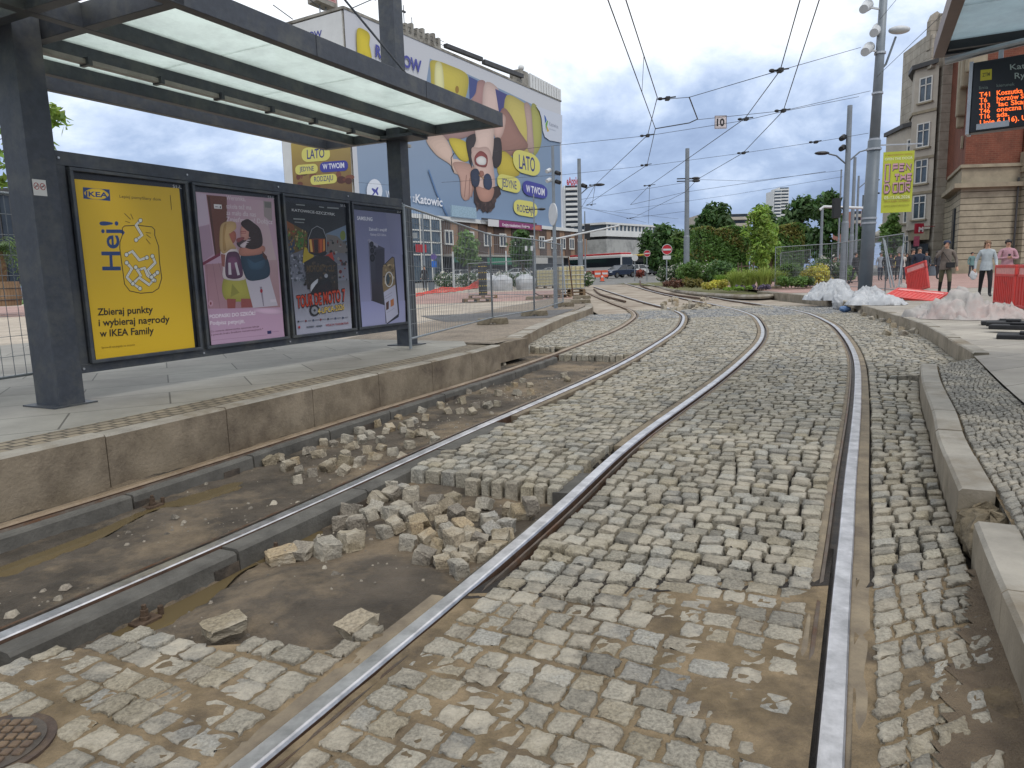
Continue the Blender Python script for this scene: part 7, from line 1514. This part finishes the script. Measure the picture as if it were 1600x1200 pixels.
# ================================================================== PEOPLE
m_skin = M('skin', 'b58a72', .6, var=.06, bump=0); m_hair_d = M('dark_hair', '2a211c', .6, var=.2, scale=20, bump=.2); m_hair_b = M('fair_brown_hair', '6b5138', .6, var=.2, scale=20, bump=.2)
_cl = {}
def cloth(c):
    if c not in _cl: _cl[c] = M('cloth_' + str(len(_cl)), c, .85, var=.12, scale=9, bump=.35, bscale=25)
    return _cl[c]
def person(label, x, yfeet, D, top, legs, shoes='1c1b1b', hair=m_hair_d, h=1.75, rz=0, arms=None, stride=.16, z=None, long_hair=False, cap=None, skirt=None, grp=None, lower=None, fingers=True, build_w=1.0):
    v = at(x, yfeet, D); z = (gz(D) if z is None else z)
    t = thing('person', label, 'person', (v.x, D, z), rz, grp)
    arms = arms or {}
    J = {}; E = []
    def j(n, p, r): J[n] = (Vector(p), r)
    j('pelvis', (0, 0, .95), .135 * build_w); j('waist', (0, 0, 1.09), .125 * build_w); j('chest', (0, .01, 1.27), .145 * build_w); j('top', (0, .015, 1.42), .11); j('neck', (0, .0, 1.51), .052); j('jaw', (0, -.015, 1.575), .066); j('head', (0, -.005, 1.66), .09); j('crown', (0, .005, 1.735), .06); j('nose', (0, -.105, 1.635), .012)
    E += [('pelvis', 'waist', 0), ('waist', 'chest', 0), ('chest', 'top', 0), ('top', 'neck', 2), ('neck', 'jaw', 2), ('jaw', 'head', 2), ('head', 'crown', 2), ('head', 'nose', 2)]
    for s, sg in (('L', 1), ('R', -1)):
        el, wr = arms.get(s, ((.25, .04, 1.13), (.26, -.06, .89)))
        el = (el[0] * sg, el[1], el[2]); wr = (wr[0] * sg, wr[1], wr[2]); d = (Vector(wr) - Vector(el)).normalized(); hd = Vector(wr) + d * .075
        j('sh' + s, (.165 * sg * build_w, .01, 1.41), .068); j('el' + s, el, .05); j('wr' + s, wr, .034); j('ha' + s, hd, .032)
        E += [('top', 'sh' + s, 0), ('sh' + s, 'el' + s, 0), ('el' + s, 'wr' + s, 0), ('wr' + s, 'ha' + s, 2)]
        if fingers:
            sd = d.cross(Vector((0, 1, .2))).normalized(); fw_ = sd.cross(d).normalized()
            for k, ln in enumerate((.062, .074, .07, .055)):
                o_ = hd + sd * ((k - 1.5) * .02) + d * .02; a = o_ + d * ln * .6; b_ = a + (d * .8 - fw_ * .6).normalized() * ln * .5
                j('f%s%da' % (s, k), a, .0095); j('f%s%db' % (s, k), b_, .008); E += [('ha' + s, 'f%s%da' % (s, k), 2), ('f%s%da' % (s, k), 'f%s%db' % (s, k), 2)]
            j('th' + s, Vector(wr) + d * .05 + sd * .045 * -1 + fw_ * -.02, .011); j('ti' + s, Vector(wr) + d * .095 + sd * -.055 - fw_ * .03, .009); E += [('ha' + s, 'th' + s, 2), ('th' + s, 'ti' + s, 2)]
        st = stride * sg
        j('hi' + s, (.09 * sg, 0, .9), .1); j('kn' + s, (.1 * sg, -st * .75 - .03, .5), .068); kz = .09 + (.05 if st < 0 else 0)
        j('an' + s, (.1 * sg, -st + (.06 if st < 0 else 0), kz), .046); j('to' + s, (.115 * sg, -st - .15 + (.06 if st < 0 else 0), .035 + (.0 if st >= 0 else .01)), .04)
        E += [('pelvis', 'hi' + s, 1), ('hi' + s, 'kn' + s, 1), ('kn' + s, 'an' + s, 4 if lower else 1), ('an' + s, 'to' + s, 3)]
    names = list(J); ix = {n: i for i, n in enumerate(names)}; k = h / 1.79
    me = bpy.data.meshes.new('skeleton'); me.from_pydata([tuple(J[n][0] * k) for n in names], [(ix[a], ix[b_]) for a, b_, _ in E], [])
    o = bpy.data.objects.new('skeleton', me); COL.objects.link(o); md = o.modifiers.new('skin', 'SKIN'); md.use_smooth_shade = True
    for n in names: dat = me.skin_vertices[0].data[ix[n]]; dat.radius = (J[n][1] * k * (1.18 if n in ('pelvis', 'waist', 'chest', 'top') else 1), J[n][1] * k * (.8 if n in ('pelvis', 'waist', 'chest', 'top') else 1)); dat.use_root = n == 'pelvis'
    sb_ = o.modifiers.new('sub', 'SUBSURF'); sb_.levels = 2; sb_.render_levels = 2
    dg = bpy.context.evaluated_depsgraph_get(); ev = o.evaluated_get(dg); nm = bpy.data.meshes.new_from_object(ev); bpy.data.objects.remove(o)
    A = np.array([J[a][0] * k for a, _, _ in E]); B = np.array([J[b_][0] * k for _, b_, _ in E]); mi = np.array([m for *_, m in E]); AB = B - A; rr = np.array([(J[a][1] + J[b_][1]) / 2 for a, b_, _ in E])
    nm.materials.clear()
    for m in (cloth(top), cloth(legs), m_skin, cloth(shoes), cloth(lower or legs)): nm.materials.append(m)
    for p in nm.polygons:
        c = np.array(p.center); tt = np.clip(((c - A) * AB).sum(1) / (AB ** 2).sum(1), 0, 1); dd = np.linalg.norm(c - (A + AB * tt[:, None]), axis=1) / (rr + .02)
        m = int(mi[int(np.argmin(dd))]); cz = c[2] / k
        if m == 2 and 1.3 < cz < 1.5 and abs(c[0]) < .14: m = 0
        if m == 1 and cz > .86: m = 0
        p.material_index = m; p.use_smooth = True
    nm.name = 'body'; bo = bpy.data.objects.new('body', nm); COL.objects.link(bo); bo.parent = t
    # hair or cap, eyes
    b = MB(); b.ball((0, .014 * k, 1.678 * k), (.1 * k, .108 * k, .1 * k), 14, 10)
    keep = []; cut_z = (1.66 * k)
    fs = [f for f in b.f if not all(b.v[i][1] < -.03 * k and b.v[i][2] < 1.70 * k for i in f) and any(b.v[i][2] > (1.60 if not long_hair else 1.5) * k for i in f)]
    b.f = fs; b.m = [0] * len(fs)
    if long_hair: b.ball((0, .06 * k, 1.56 * k), (.105 * k, .06 * k, .14 * k), 10, 8)
    b.build('hair', hair, t, smooth=True)
    if cap:
        b = MB(); b.ball((0, .005 * k, 1.70 * k), (.11 * k, .12 * k, .075 * k), 14, 8); b.box((0, -.13 * k, 1.675 * k), (.15 * k, .11 * k, .014)); b.build('cap', cloth(cap), t, smooth=False)
    b = MB()
    for sx in (-.032, .032): b.ball((sx * k, -.085 * k, 1.665 * k), (.012, .008, .008), 8, 6)
    b.box((0, -.088 * k, 1.592 * k), (.045, .012, .008)); b.build('face_features', m_hair_d, t)
    # hem of the jacket
    b = MB(); b.tube([(0, 0, .83 * k), (0, 0, 1.0 * k), (0, 0, 1.1 * k)], [.185 * k, .172 * k, .15 * k], 18, caps=False); o = b.build('jacket_hem', cloth(top), t, smooth=True); o.scale.y = .78
    return t
UP = ((.3, -.12, 1.22), (.1, -.2, 1.55)); FOLD = ((.27, -.05, 1.15), (.05, -.26, 1.18)); HANG = ((.25, .05, 1.13), (.27, -.03, .88)); BACK = ((.26, .12, 1.15), (.27, .16, .9)); FWD = ((.25, -.02, 1.13), (.24, -.2, .98))
p1 = person('person in taupe jacket and blue cap walking with one hand at the face', 1475, 460, 23.6, '6a6058', '54523f', '1a1a1a', cap='2a3144', lower='1f1f1e', arms={'R': UP, 'L': ((.3, .02, 1.15), (.3, -.1, .92))}, h=1.8, build_w=1.1, rz=R_(-20))
b = MB(); b.bar((-.16, -.13, 1.45), (.12, -.17, 1.02), .04, .015).box((.1, -.18, .98), (.24, .1, .17)); b.build('shoulder_bag', cloth('202022'), p1, bevel=.01)
p2 = person('person in pale denim jacket and black trousers carrying a white bag', 1538, 462, 21.8, '9ca3a6', '17171a', '2a2a2a', hair=m_hair_b, h=1.72, arms={'L': FWD, 'R': ((.28, .05, 1.14), (.3, -.02, .9))}, long_hair=True, stride=.2, rz=R_(-25))
b = MB(); b.ball((-.32, -.02, .66), (.1, .07, .14), 10, 8, jit=.12); b.tube([(-.3, -.05, .85), (-.32, -.02, .76)], .008, 5); b.build('plastic_bag', m_wht, p2)
p3 = person('person in pink sweater with glasses looking at a phone behind the red barrier', 1570, 458, 23.0, 'a98088', '2f2c30', hair=m_hair_d, h=1.76, arms={'L': FOLD, 'R': FOLD}, rz=R_(-25), build_w=1.12)
b = MB(); b.bar((-.08, -.1, 1.67), (.08, -.1, 1.67), .012, .03).box((0, -.29, 1.2), (.07, .012, .14)); b.build('glasses_and_phone', m_blk, p3)
p4 = person('person in navy jacket standing behind the tilted red barrier', 1434, 447, 29, '1f2636', '6a6f78', hair=m_hair_d, h=1.72, arms={'L': HANG, 'R': HANG}, long_hair=True, rz=R_(-15))
person('person in black beside the one in the navy jacket', 1424, 446, 31, '222226', '2a2a2e', h=1.7, grp=None, fingers=False)
person('person in teal top far behind, left of the denim jacket', 1517, 432, 47, '5d7a78', '3a4048', h=1.65, fingers=False, stride=.05)
person('person in black riding a scooter behind the fence', 1336, 438, 40, '1b1b1e', '202024', h=1.75, fingers=False, rz=R_(30)); 
sc = thing('kick_scooter', 'kick scooter under the person in black behind the fence', 'scooter', (*at(1338, 438, 39.6)[:2], gz(40)), R_(30)); P_('frame', MB().bar((0, -.5, .12), (0, .4, .12), .14, .04).cyl((0, -.45, .1), (0, -.4, 1.05), .02, n=7).bar((-.22, -.4, 1.05), (.22, -.4, 1.05), .03, .03), m_blk, sc); P_('wheel', MB().cyl((-.02, -.5, .09), (.02, -.5, .09), .09, n=14), m_tyre, sc); P_('wheel', MB().cyl((-.02, .45, .09), (.02, .45, .09), .09, n=14), m_tyre, sc)
crowd = (('1c1c20', '26262b', 1384, 'in black at the left of the far crowd'), ('8a8f98', '2c3040', 1375, 'in grey top right behind the big pole'), ('2a2a30', '3a3a40', 1390, 'in dark clothes in the middle of the far crowd'), ('9a8f50', '2a2a2c', 1397, 'in mustard top in the far crowd'), ('2f2c38', '1d1d20', 1403, 'in dark violet in the far crowd'), ('b0aaa2', '3a3c48', 1409, 'in cream top in the far crowd'), ('22262c', '202024', 1416, 'in dark coat at the right of the far crowd'), ('3a4048', '28282c', 1446, 'in grey walking near the litter bin'), ('2c2c30', '222226', 1464, 'in black right of the litter bin'))
for i, (a, b_, x, lab) in enumerate(crowd): person('distant person ' + lab, x, 433, 44 + (i % 4) * 1.5, a, b_, h=rng.uniform(1.65, 1.8), fingers=False, stride=rng.uniform(-.2, .2), rz=rng.uniform(-.8, .8), grp='far crowd')
person('lone dark dressed person standing on the left square', 664, 447, 50, '2b2b2f', '222226', h=1.75, fingers=False, z=Tp(50), stride=.1)
bi = thing('litter_bin', 'round grey litter bin by the theatre steps', 'bin', (*at(1456, 428, 55)[:2], .35)); P_('body', MB().tube([(0, 0, 0), (0, 0, .75)], .33, 18), m_poled, bi); P_('lid', MB().tube([(0, 0, .75), (0, 0, .85), (0, 0, .95)], [.36, .36, .25], 18), m_blk, bi)
bi = thing('litter_bin', 'dark litter bin beside the lone person on the left square', 'bin', (*at(674, 448, 49)[:2], Tp(49))); P_('body', MB().tube([(0, 0, 0), (0, 0, .6)], .2, 14), m_poled, bi); P_('lid', MB().tube([(0, 0, .6), (0, 0, .7)], .22, 14), m_blk, bi)

# ================================================================== RED PLASTIC BARRIERS
m_red = M('red_plastic', 'c63b34', .45, var=.1, scale=3, bump=.05, dirt='a33b36', dscale=3); m_refl = M('worn_reflective_strip', 'c98a84', .4, var=.15, scale=15, bump=0); m_rub = M('black_rubber', '232325', .8, var=.2, scale=8, bump=.3)
def make_barrier(label, w=1.25, feet=True):
    t = thing('plastic_barrier', label, 'barrier', (0, 0, 0), 0, 'red plastic barriers'); h = 1.0
    b = MB(); b.b2(0, w, -.02, .02, .1, h - .2)
    for q in ((0, w, h - .07, h), (0, w, h - .26, h - .2), (0, w, .1, .17), (0, .06, .17, h - .07), (w - .06, w, .17, h - .07)): b.b2(q[0], q[1], -.035, .035, q[2], q[3])
    for k in range(11): x = .1 + (w - .2) * k / 10; b.b2(x - .018, x + .018, -.036, .036, .17, h - .26)
    b.build('panel', m_red, t, bevel=.01); MB().b2(.08, w - .08, -.026, .026, h - .2, h - .07).build('reflective_strip', m_refl, t)
    if feet:
        for x in (.18, w - .18): MB().b2(x - .11, x + .11, -.35, .35, .0, .07).b2(x - .05, x + .05, -.06, .06, .07, .13).build('rubber_base', m_rub, t, bevel=.015)
    return t
def px_bar(x0, y0, D0, x1, y1, D1): a, b_ = at(x0, y0, D0), at(x1, y1, D1); return a, math.atan2(b_.y - a.y, b_.x - a.x), math.hypot(b_.x - a.x, b_.y - a.y)
a, r_, w = px_bar(1553, 478, 16.9, 1585, 488, 15.2); t = make_barrier('upright red plastic barrier, the left of the two standing at the picture edge', w - .03); t.location = (a.x, a.y, .2); t.rotation_euler.z = r_
a, r_, w = px_bar(1588, 490, 15.0, 1640, 505, 13.2); t = make_barrier('upright red plastic barrier cut off by the right picture edge', w); t.location = (a.x, a.y, .2); t.rotation_euler.z = r_
a, r_, w = px_bar(1420, 461, 23.0, 1450, 461, 22.4); t = make_barrier('red plastic barrier tilted to one side behind the sheeting', .75, False); t.location = (a.x, a.y, .22); t.rotation_euler = (R_(-8), R_(-17), r_)
q = G(1378, 470, .2); t = make_barrier('red plastic barrier lying flat on the pavement between the two heaps of sheeting', 1.45, False); t.location = (q[0], q[1], .3); t.rotation_euler = (R_(-76), R_(6), R_(-52))
for i, (x, y, a) in enumerate(((1572, 508, .5), (1583, 514, .35), (1594, 512, .6), (1590, 520, .25), (1606, 530, .4))):
    q = G(x, y, .2); b = MB(); b.b2(-.36, .36, -.12, .12, 0, .07).b2(-.1, .1, -.06, .06, .07, .11); o = b.build('rubber_base_block', m_rub, None, (q[0], q[1], .2 + .05 * (i % 2)), a + R_(-60), bevel=.015); o.rotation_euler.x = R_(4 * (i % 3)); tag(o, 'black rubber barrier base lying at the right picture edge', 'rubber block', 'black rubber barrier bases')

# ================================================================== SHEETING
def crumple(name, label, x, y, w, d, h, rz, mat, seed, nx_=30, ny_=18, folds=0):
    q = G(x, y, .2); V = []; Fq = []; rg = np.random.default_rng(seed)
    for jj in range(ny_ + 1):
        for i in range(nx_ + 1):
            u, v_ = i / nx_ * 2 - 1, jj / ny_ * 2 - 1
            if 0 < i < nx_: u += rg.uniform(-.6, .6) / nx_
            if 0 < jj < ny_: v_ += rg.uniform(-.6, .6) / ny_
            a_ = math.atan2(v_, u); rad = .82 + .22 * mnoise.noise((math.cos(a_) * 1.6, math.sin(a_) * 1.6, seed)); rr = math.hypot(u, v_)
            if rr > 1: u, v_ = u / max(abs(math.cos(a_)), abs(math.sin(a_))) ** .0 / rr, v_ / rr; rr = 1
            e = max(0, 1 - rr ** 2.2); lump = .55 + .75 * mnoise.noise((u * 1.9, v_ * 1.6, seed * 2.3))
            if folds: wv = abs(math.sin(v_ * folds + 2.2 * mnoise.noise((u * 1.3, v_ * 1.2, seed)) + u * .6)) ; z = h * e ** .6 * max(.05, .3 + .5 * lump) * (.3 + .7 * wv) + rg.uniform(-.012, .012)
            else: z = h * e ** .7 * max(.08, lump) + rg.normal(0, .045) * (e > .05) * h * 1.6
            V.append((u * w / 2 * rad * 1.15, v_ * d / 2 * rad * 1.15, max(.004 + .003 * rg.random(), z)))
    for jj in range(ny_):
        for i in range(nx_):
            k = jj * (nx_ + 1) + i; c = (k, k + 1, k + nx_ + 2, k + nx_ + 1); Fq += [(c[0], c[1], c[2]), (c[0], c[2], c[3])] if (i + jj) % 2 else [(c[0], c[1], c[3]), (c[1], c[2], c[3])]
    o = npmesh(name, V, Fq, mat, smooth=bool(folds)); o.location = (q[0], q[1], .203); o.rotation_euler.z = rz
    sb_ = o.modifiers.new('sub', 'SUBSURF'); sb_.subdivision_type = 'CATMULL_CLARK' if folds else 'SIMPLE'; sb_.levels = sb_.render_levels = 1
    return tag(o, label, 'sheeting')
m_film = M('white_plastic_film', 'a6a8aa', .38, var=.12, scale=4, bump=.3, bscale=9); m_tarp = M('dusty_tarpaulin', 'a19c97', .6, var=.14, scale=2.5, bump=.4, bscale=10, dirt='a08c86', dscale=1.2)
crumple('plastic_sheeting', 'big crumpled heap of white plastic film at the foot of the big pole', 1318, 468, 2.7, 1.8, .88, R_(-30), m_film, 3, 30, 20); crumple('plastic_sheeting', 'white film trailing towards the lying red barrier', 1366, 476, 1.9, 1.2, .5, R_(-50), m_film, 8, 24, 15)
crumple('tarpaulin', 'folded dusty grey tarpaulin on the pavement edge, in front of the upright barriers', 1520, 497, 2.0, 1.35, .62, R_(-38), m_tarp, 21, 26, 16); crumple('tarpaulin', 'pale tarpaulin fold draped over the kerb beside the dusty one', 1468, 497, 1.5, .95, .5, R_(-62), m_tarp, 33, 20, 13); crumple('cloth_bag', 'cream crumpled bag behind the lying red barrier', 1420, 463, 1.0, .7, .85, R_(-20), m_tarp, 41, 20, 16, 3)
q = G(1320, 488, .0); b = MB(); b.ball((q[0], q[1], .09), (.17, .1, .09), 10, 7, jit=.15); tag(b.build('plastic_bag', M('blue_bag', '4f6c93', .5)), 'small blue plastic bag lying at the foot of the kerb', 'bag')
q = G(1308, 484, .0); b = MB(); b.ball((q[0], q[1], .22), (.16, .14, .24), 10, 8, jit=.14); tag(b.build('film_scrap', m_film), 'scrap of white film hanging down over the kerb', 'sheeting')
b = MB(); a = at(1276, 456, 29); e_ = at(1302, 440, 29.5); tag(b.bar(a, e_, .12, .04).build('wooden_plank', m_bark), 'wooden plank leaning at the end of the white film heap', 'plank')

# ================================================================== LEFT SQUARE: TANKS, BAGS, DRUM
m_ibc = M('yellowed_tank_plastic', 'b3a87e', .45, var=.1, scale=1.5, bump=.05); m_wood = M('pallet_wood', '6f5c45', .9, var=.25, scale=4, bump=.4, bscale=15)
def pallet(par, z0=0, w=1.25, d=1.05, name='pallet'):
    b = MB()
    for k in range(5): b.b2(-w / 2 + k * w / 5 + .02, -w / 2 + (k + 1) * w / 5 - .02, -d / 2, d / 2, z0 + .12, z0 + .145)
    for y in (-d / 2 + .05, 0, d / 2 - .05): b.b2(-w / 2, w / 2, y - .05, y + .05, z0, z0 + .02); [b.b2(x - .06, x + .06, y - .05, y + .05, z0 + .02, z0 + .12) for x in (-w / 2 + .06, 0, w / 2 - .06)]
    return b.build(name, m_wood, par)
def tank(label, x, yb, D, sc=1.0, lift=0):
    v = at(x, yb, D); t = thing('water_tank', label, 'tank', (v.x, D, Tp(D)), R_(4), 'caged plastic water tanks'); pallet(t)
    if lift: pallet(t, .15); 
    z0 = .15 + lift; MB().b2(-.57, .57, -.47, .47, z0 + .02, z0 + 1.02).build('tank_body', m_ibc, t, bevel=.06); MB().cyl((0, 0, z0 + 1.02), (0, 0, z0 + 1.09), .12, n=16).build('cap', m_blk, t); b = MB()
    for k in range(6):
        zz = z0 + .04 + k * .2; b.tube([(-.6, -.5, zz), (.6, -.5, zz), (.6, .5, zz), (-.6, .5, zz), (-.6, -.5, zz)], .012, 5)
    for k in range(7):
        xx = -.6 + k * .2; b.cyl((xx, -.5, z0), (xx, -.5, z0 + 1.05), .012, n=5).cyl((xx, .5, z0), (xx, .5, z0 + 1.05), .012, n=5).cyl((xx, -.5, z0 + 1.05), (xx, .5, z0 + 1.05), .01, n=5)
    for k in range(5): yy = -.5 + k * .25; b.cyl((-.6, yy, z0), (-.6, yy, z0 + 1.05), .012, n=5).cyl((.6, yy, z0), (.6, yy, z0 + 1.05), .012, n=5)
    b.build('cage', m_galv, t); t.scale = (sc,) * 3; return t
tank('big yellowish caged water tank on pallets in front of the grey pole', 891, 462, 33, 1.0, .15); tank('smaller looking yellowish water tank farther back by the rose hedge', 852, 449, 47)
def bigbag(label, x, yb, D):
    v = at(x, yb, D); t = thing('bulk_bag', label, 'bulk bag', (v.x, D, Tp(D)), .3, 'white bulk bags by the rose hedge'); b = MB(); n, m = 18, 10; vs = []; fs = []
    for jj in range(m + 1):
        f = jj / m; z = .95 * f; rr = .52 * (1 + .12 * math.sin(math.pi * f)) * (1 if f < .75 else 1 - (f - .75) * 2.2)
        for i in range(n): a_ = 2 * math.pi * i / n; k = 1 / max(abs(math.cos(a_)), abs(math.sin(a_))) ** .6; k2 = 1 + .1 * mnoise.noise((math.cos(a_) * 2, math.sin(a_) * 2 + x, f * 3)); vs.append((rr * k * k2 * math.cos(a_), rr * k * k2 * math.sin(a_), z * (1 + .08 * mnoise.noise((a_, f * 2, x)))))
    for jj in range(m):
        for i in range(n): fs.append((jj * n + i, jj * n + (i + 1) % n, (jj + 1) * n + (i + 1) % n, (jj + 1) * n + i))
    fs.append(tuple(m * n + i for i in range(n))); b.add(vs, fs); b.build('sack', m_film, t, smooth=True)
    b = MB()
    for sx, sy in ((-.3, -.3), (.3, -.3), (.3, .3), (-.3, .3)): b.tube([(sx, sy, .85), (sx * .9, sy * .9, 1.08), (sx * .5, sy * .9, .9)], .02, 5)
    b.build('loops', m_wht, t)
bigbag('white bulk bag just right of the black drum', 786, 451, 45); bigbag('white bulk bag beside the smaller water tank', 821, 451, 45.5); bigbag('white bulk bag half hidden by the black drum', 768, 450, 47)
dm = thing('black_drum', 'black cable drum with rows of yellow dashes standing on a pallet', 'drum', (*at(755, 462, 33)[:2], Tp(33) + .145)); P_('body', MB().tube([(0, 0, 0), (0, 0, 1.42)], .19, 22), m_rub, dm)
for z_ in (.12, .42, .72, 1.02, 1.3):
    b = MB()
    for k in range(12): a_ = k * math.pi / 6; b.box((.192 * math.cos(a_), .192 * math.sin(a_), z_), (.012, .05, .035), rz=a_)
    P_('yellow_dashes', b, M('dash_yellow', 'b8a034', .6, bump=0) if z_ == .12 else bpy.data.materials['dash_yellow'], dm)
pw = thing('wooden_pallet', 'wooden pallet under the black drum', 'pallet', (*at(755, 464, 32.9)[:2], Tp(33))); pallet(pw, 0, 1.3, 1.0, 'boards')
pw = thing('wooden_pallet', 'low wooden pallet lying in front of the black drum', 'pallet', (*at(745, 470, 29)[:2], Tp(29)), .2); pallet(pw, 0, 1.1, .8, 'boards')
pw = thing('wooden_pallet', 'messy pallet boards beside the big water tank', 'pallet', (*at(868, 467, 31)[:2], Tp(31)), .5); pallet(pw, 0, 1.1, .9, 'boards')
m_onet = M('orange_mesh', 'c94a3c', .6, var=.1, bump=0); b = MB(); pts = [(650, 463), (672, 458), (690, 457), (712, 455), (730, 452), (748, 449)]; tops = [459, 455, 449, 450, 449, 437]
lo = [at(x, y, 33) for x, y in pts]; hi = [at(x, y, 33.3) for (x, _), y in zip(pts, tops)]
def lerpL(P, f): f = f * (len(P) - 1); i = min(int(f), len(P) - 2); return P[i].lerp(P[i + 1], f - i)
for k in range(60): f = k / 59; b.bar(lerpL(lo, f), lerpL(hi, f) + Vector((.03, .05, .02 * math.sin(k))), .02, .006)
for r_ in range(6):
    g = r_ / 5; P = [lerpL(lo, k / 24).lerp(lerpL(hi, k / 24), g) + Vector((0, .05 * math.sin(k * 1.3 + r_), .015 * math.sin(k * 2.1))) for k in range(25)]; b.tube(P, .02 if r_ in (0, 5) else .012, 4)
tag(b.build('barrier_netting', m_onet), 'red orange plastic netting sagging across the left square', 'netting')
for x0, y0, x1, y1, lab in ((884, 463, 877, 386, 'loose fence tube leaning left of the big water tank'), (896, 465, 888, 401, 'dark loose post leaning in front of the big water tank'), (860, 471, 836, 458, 'iron bar lying slanted behind the fence')): tag(MB().cyl(at(x0, y0, 31), at(x1, y1, 31.4), .03, n=7).build('steel_tube', m_rust if 'dark' in lab or 'iron' in lab else m_galv), lab, 'tube')
tc_ = thing('traffic_cone', 'small orange traffic cone beside the far tracks', 'cone', (*at(941, 441, 70)[:2], Tt(70))); P_('cone', MB().cyl((0, 0, .04), (0, 0, .75), .2, .04, 14), M('cone_orange', 'c9502c', .5), tc_); P_('collar', MB().cyl((0, 0, .4), (0, 0, .55), .125, .09, 14), m_wht, tc_); P_('base', MB().b2(-.25, .25, -.25, .25, 0, .04), m_rub, tc_)
for x, lab in ((934, 'orange striped barrier board before the bus, left one'), (945, 'orange striped barrier board before the bus, right one')):
    t = thing('barrier_board', lab, 'barrier', (*at(x, 434, 78)[:2], Tp(78))); P_('board', MB().b2(-.35, .35, -.03, .03, .2, .95), M('board_orange', 'c4573a', .5) if x == 934 else bpy.data.materials['board_orange'], t); P_('stripe', MB().b2(-.3, .3, -.04, -.03, .5, .7), m_wht, t); P_('leg', MB().b2(-.3, -.24, -.15, .15, 0, .25), m_rub, t); P_('leg', MB().b2(.24, .3, -.15, .15, 0, .25), m_rub, t)
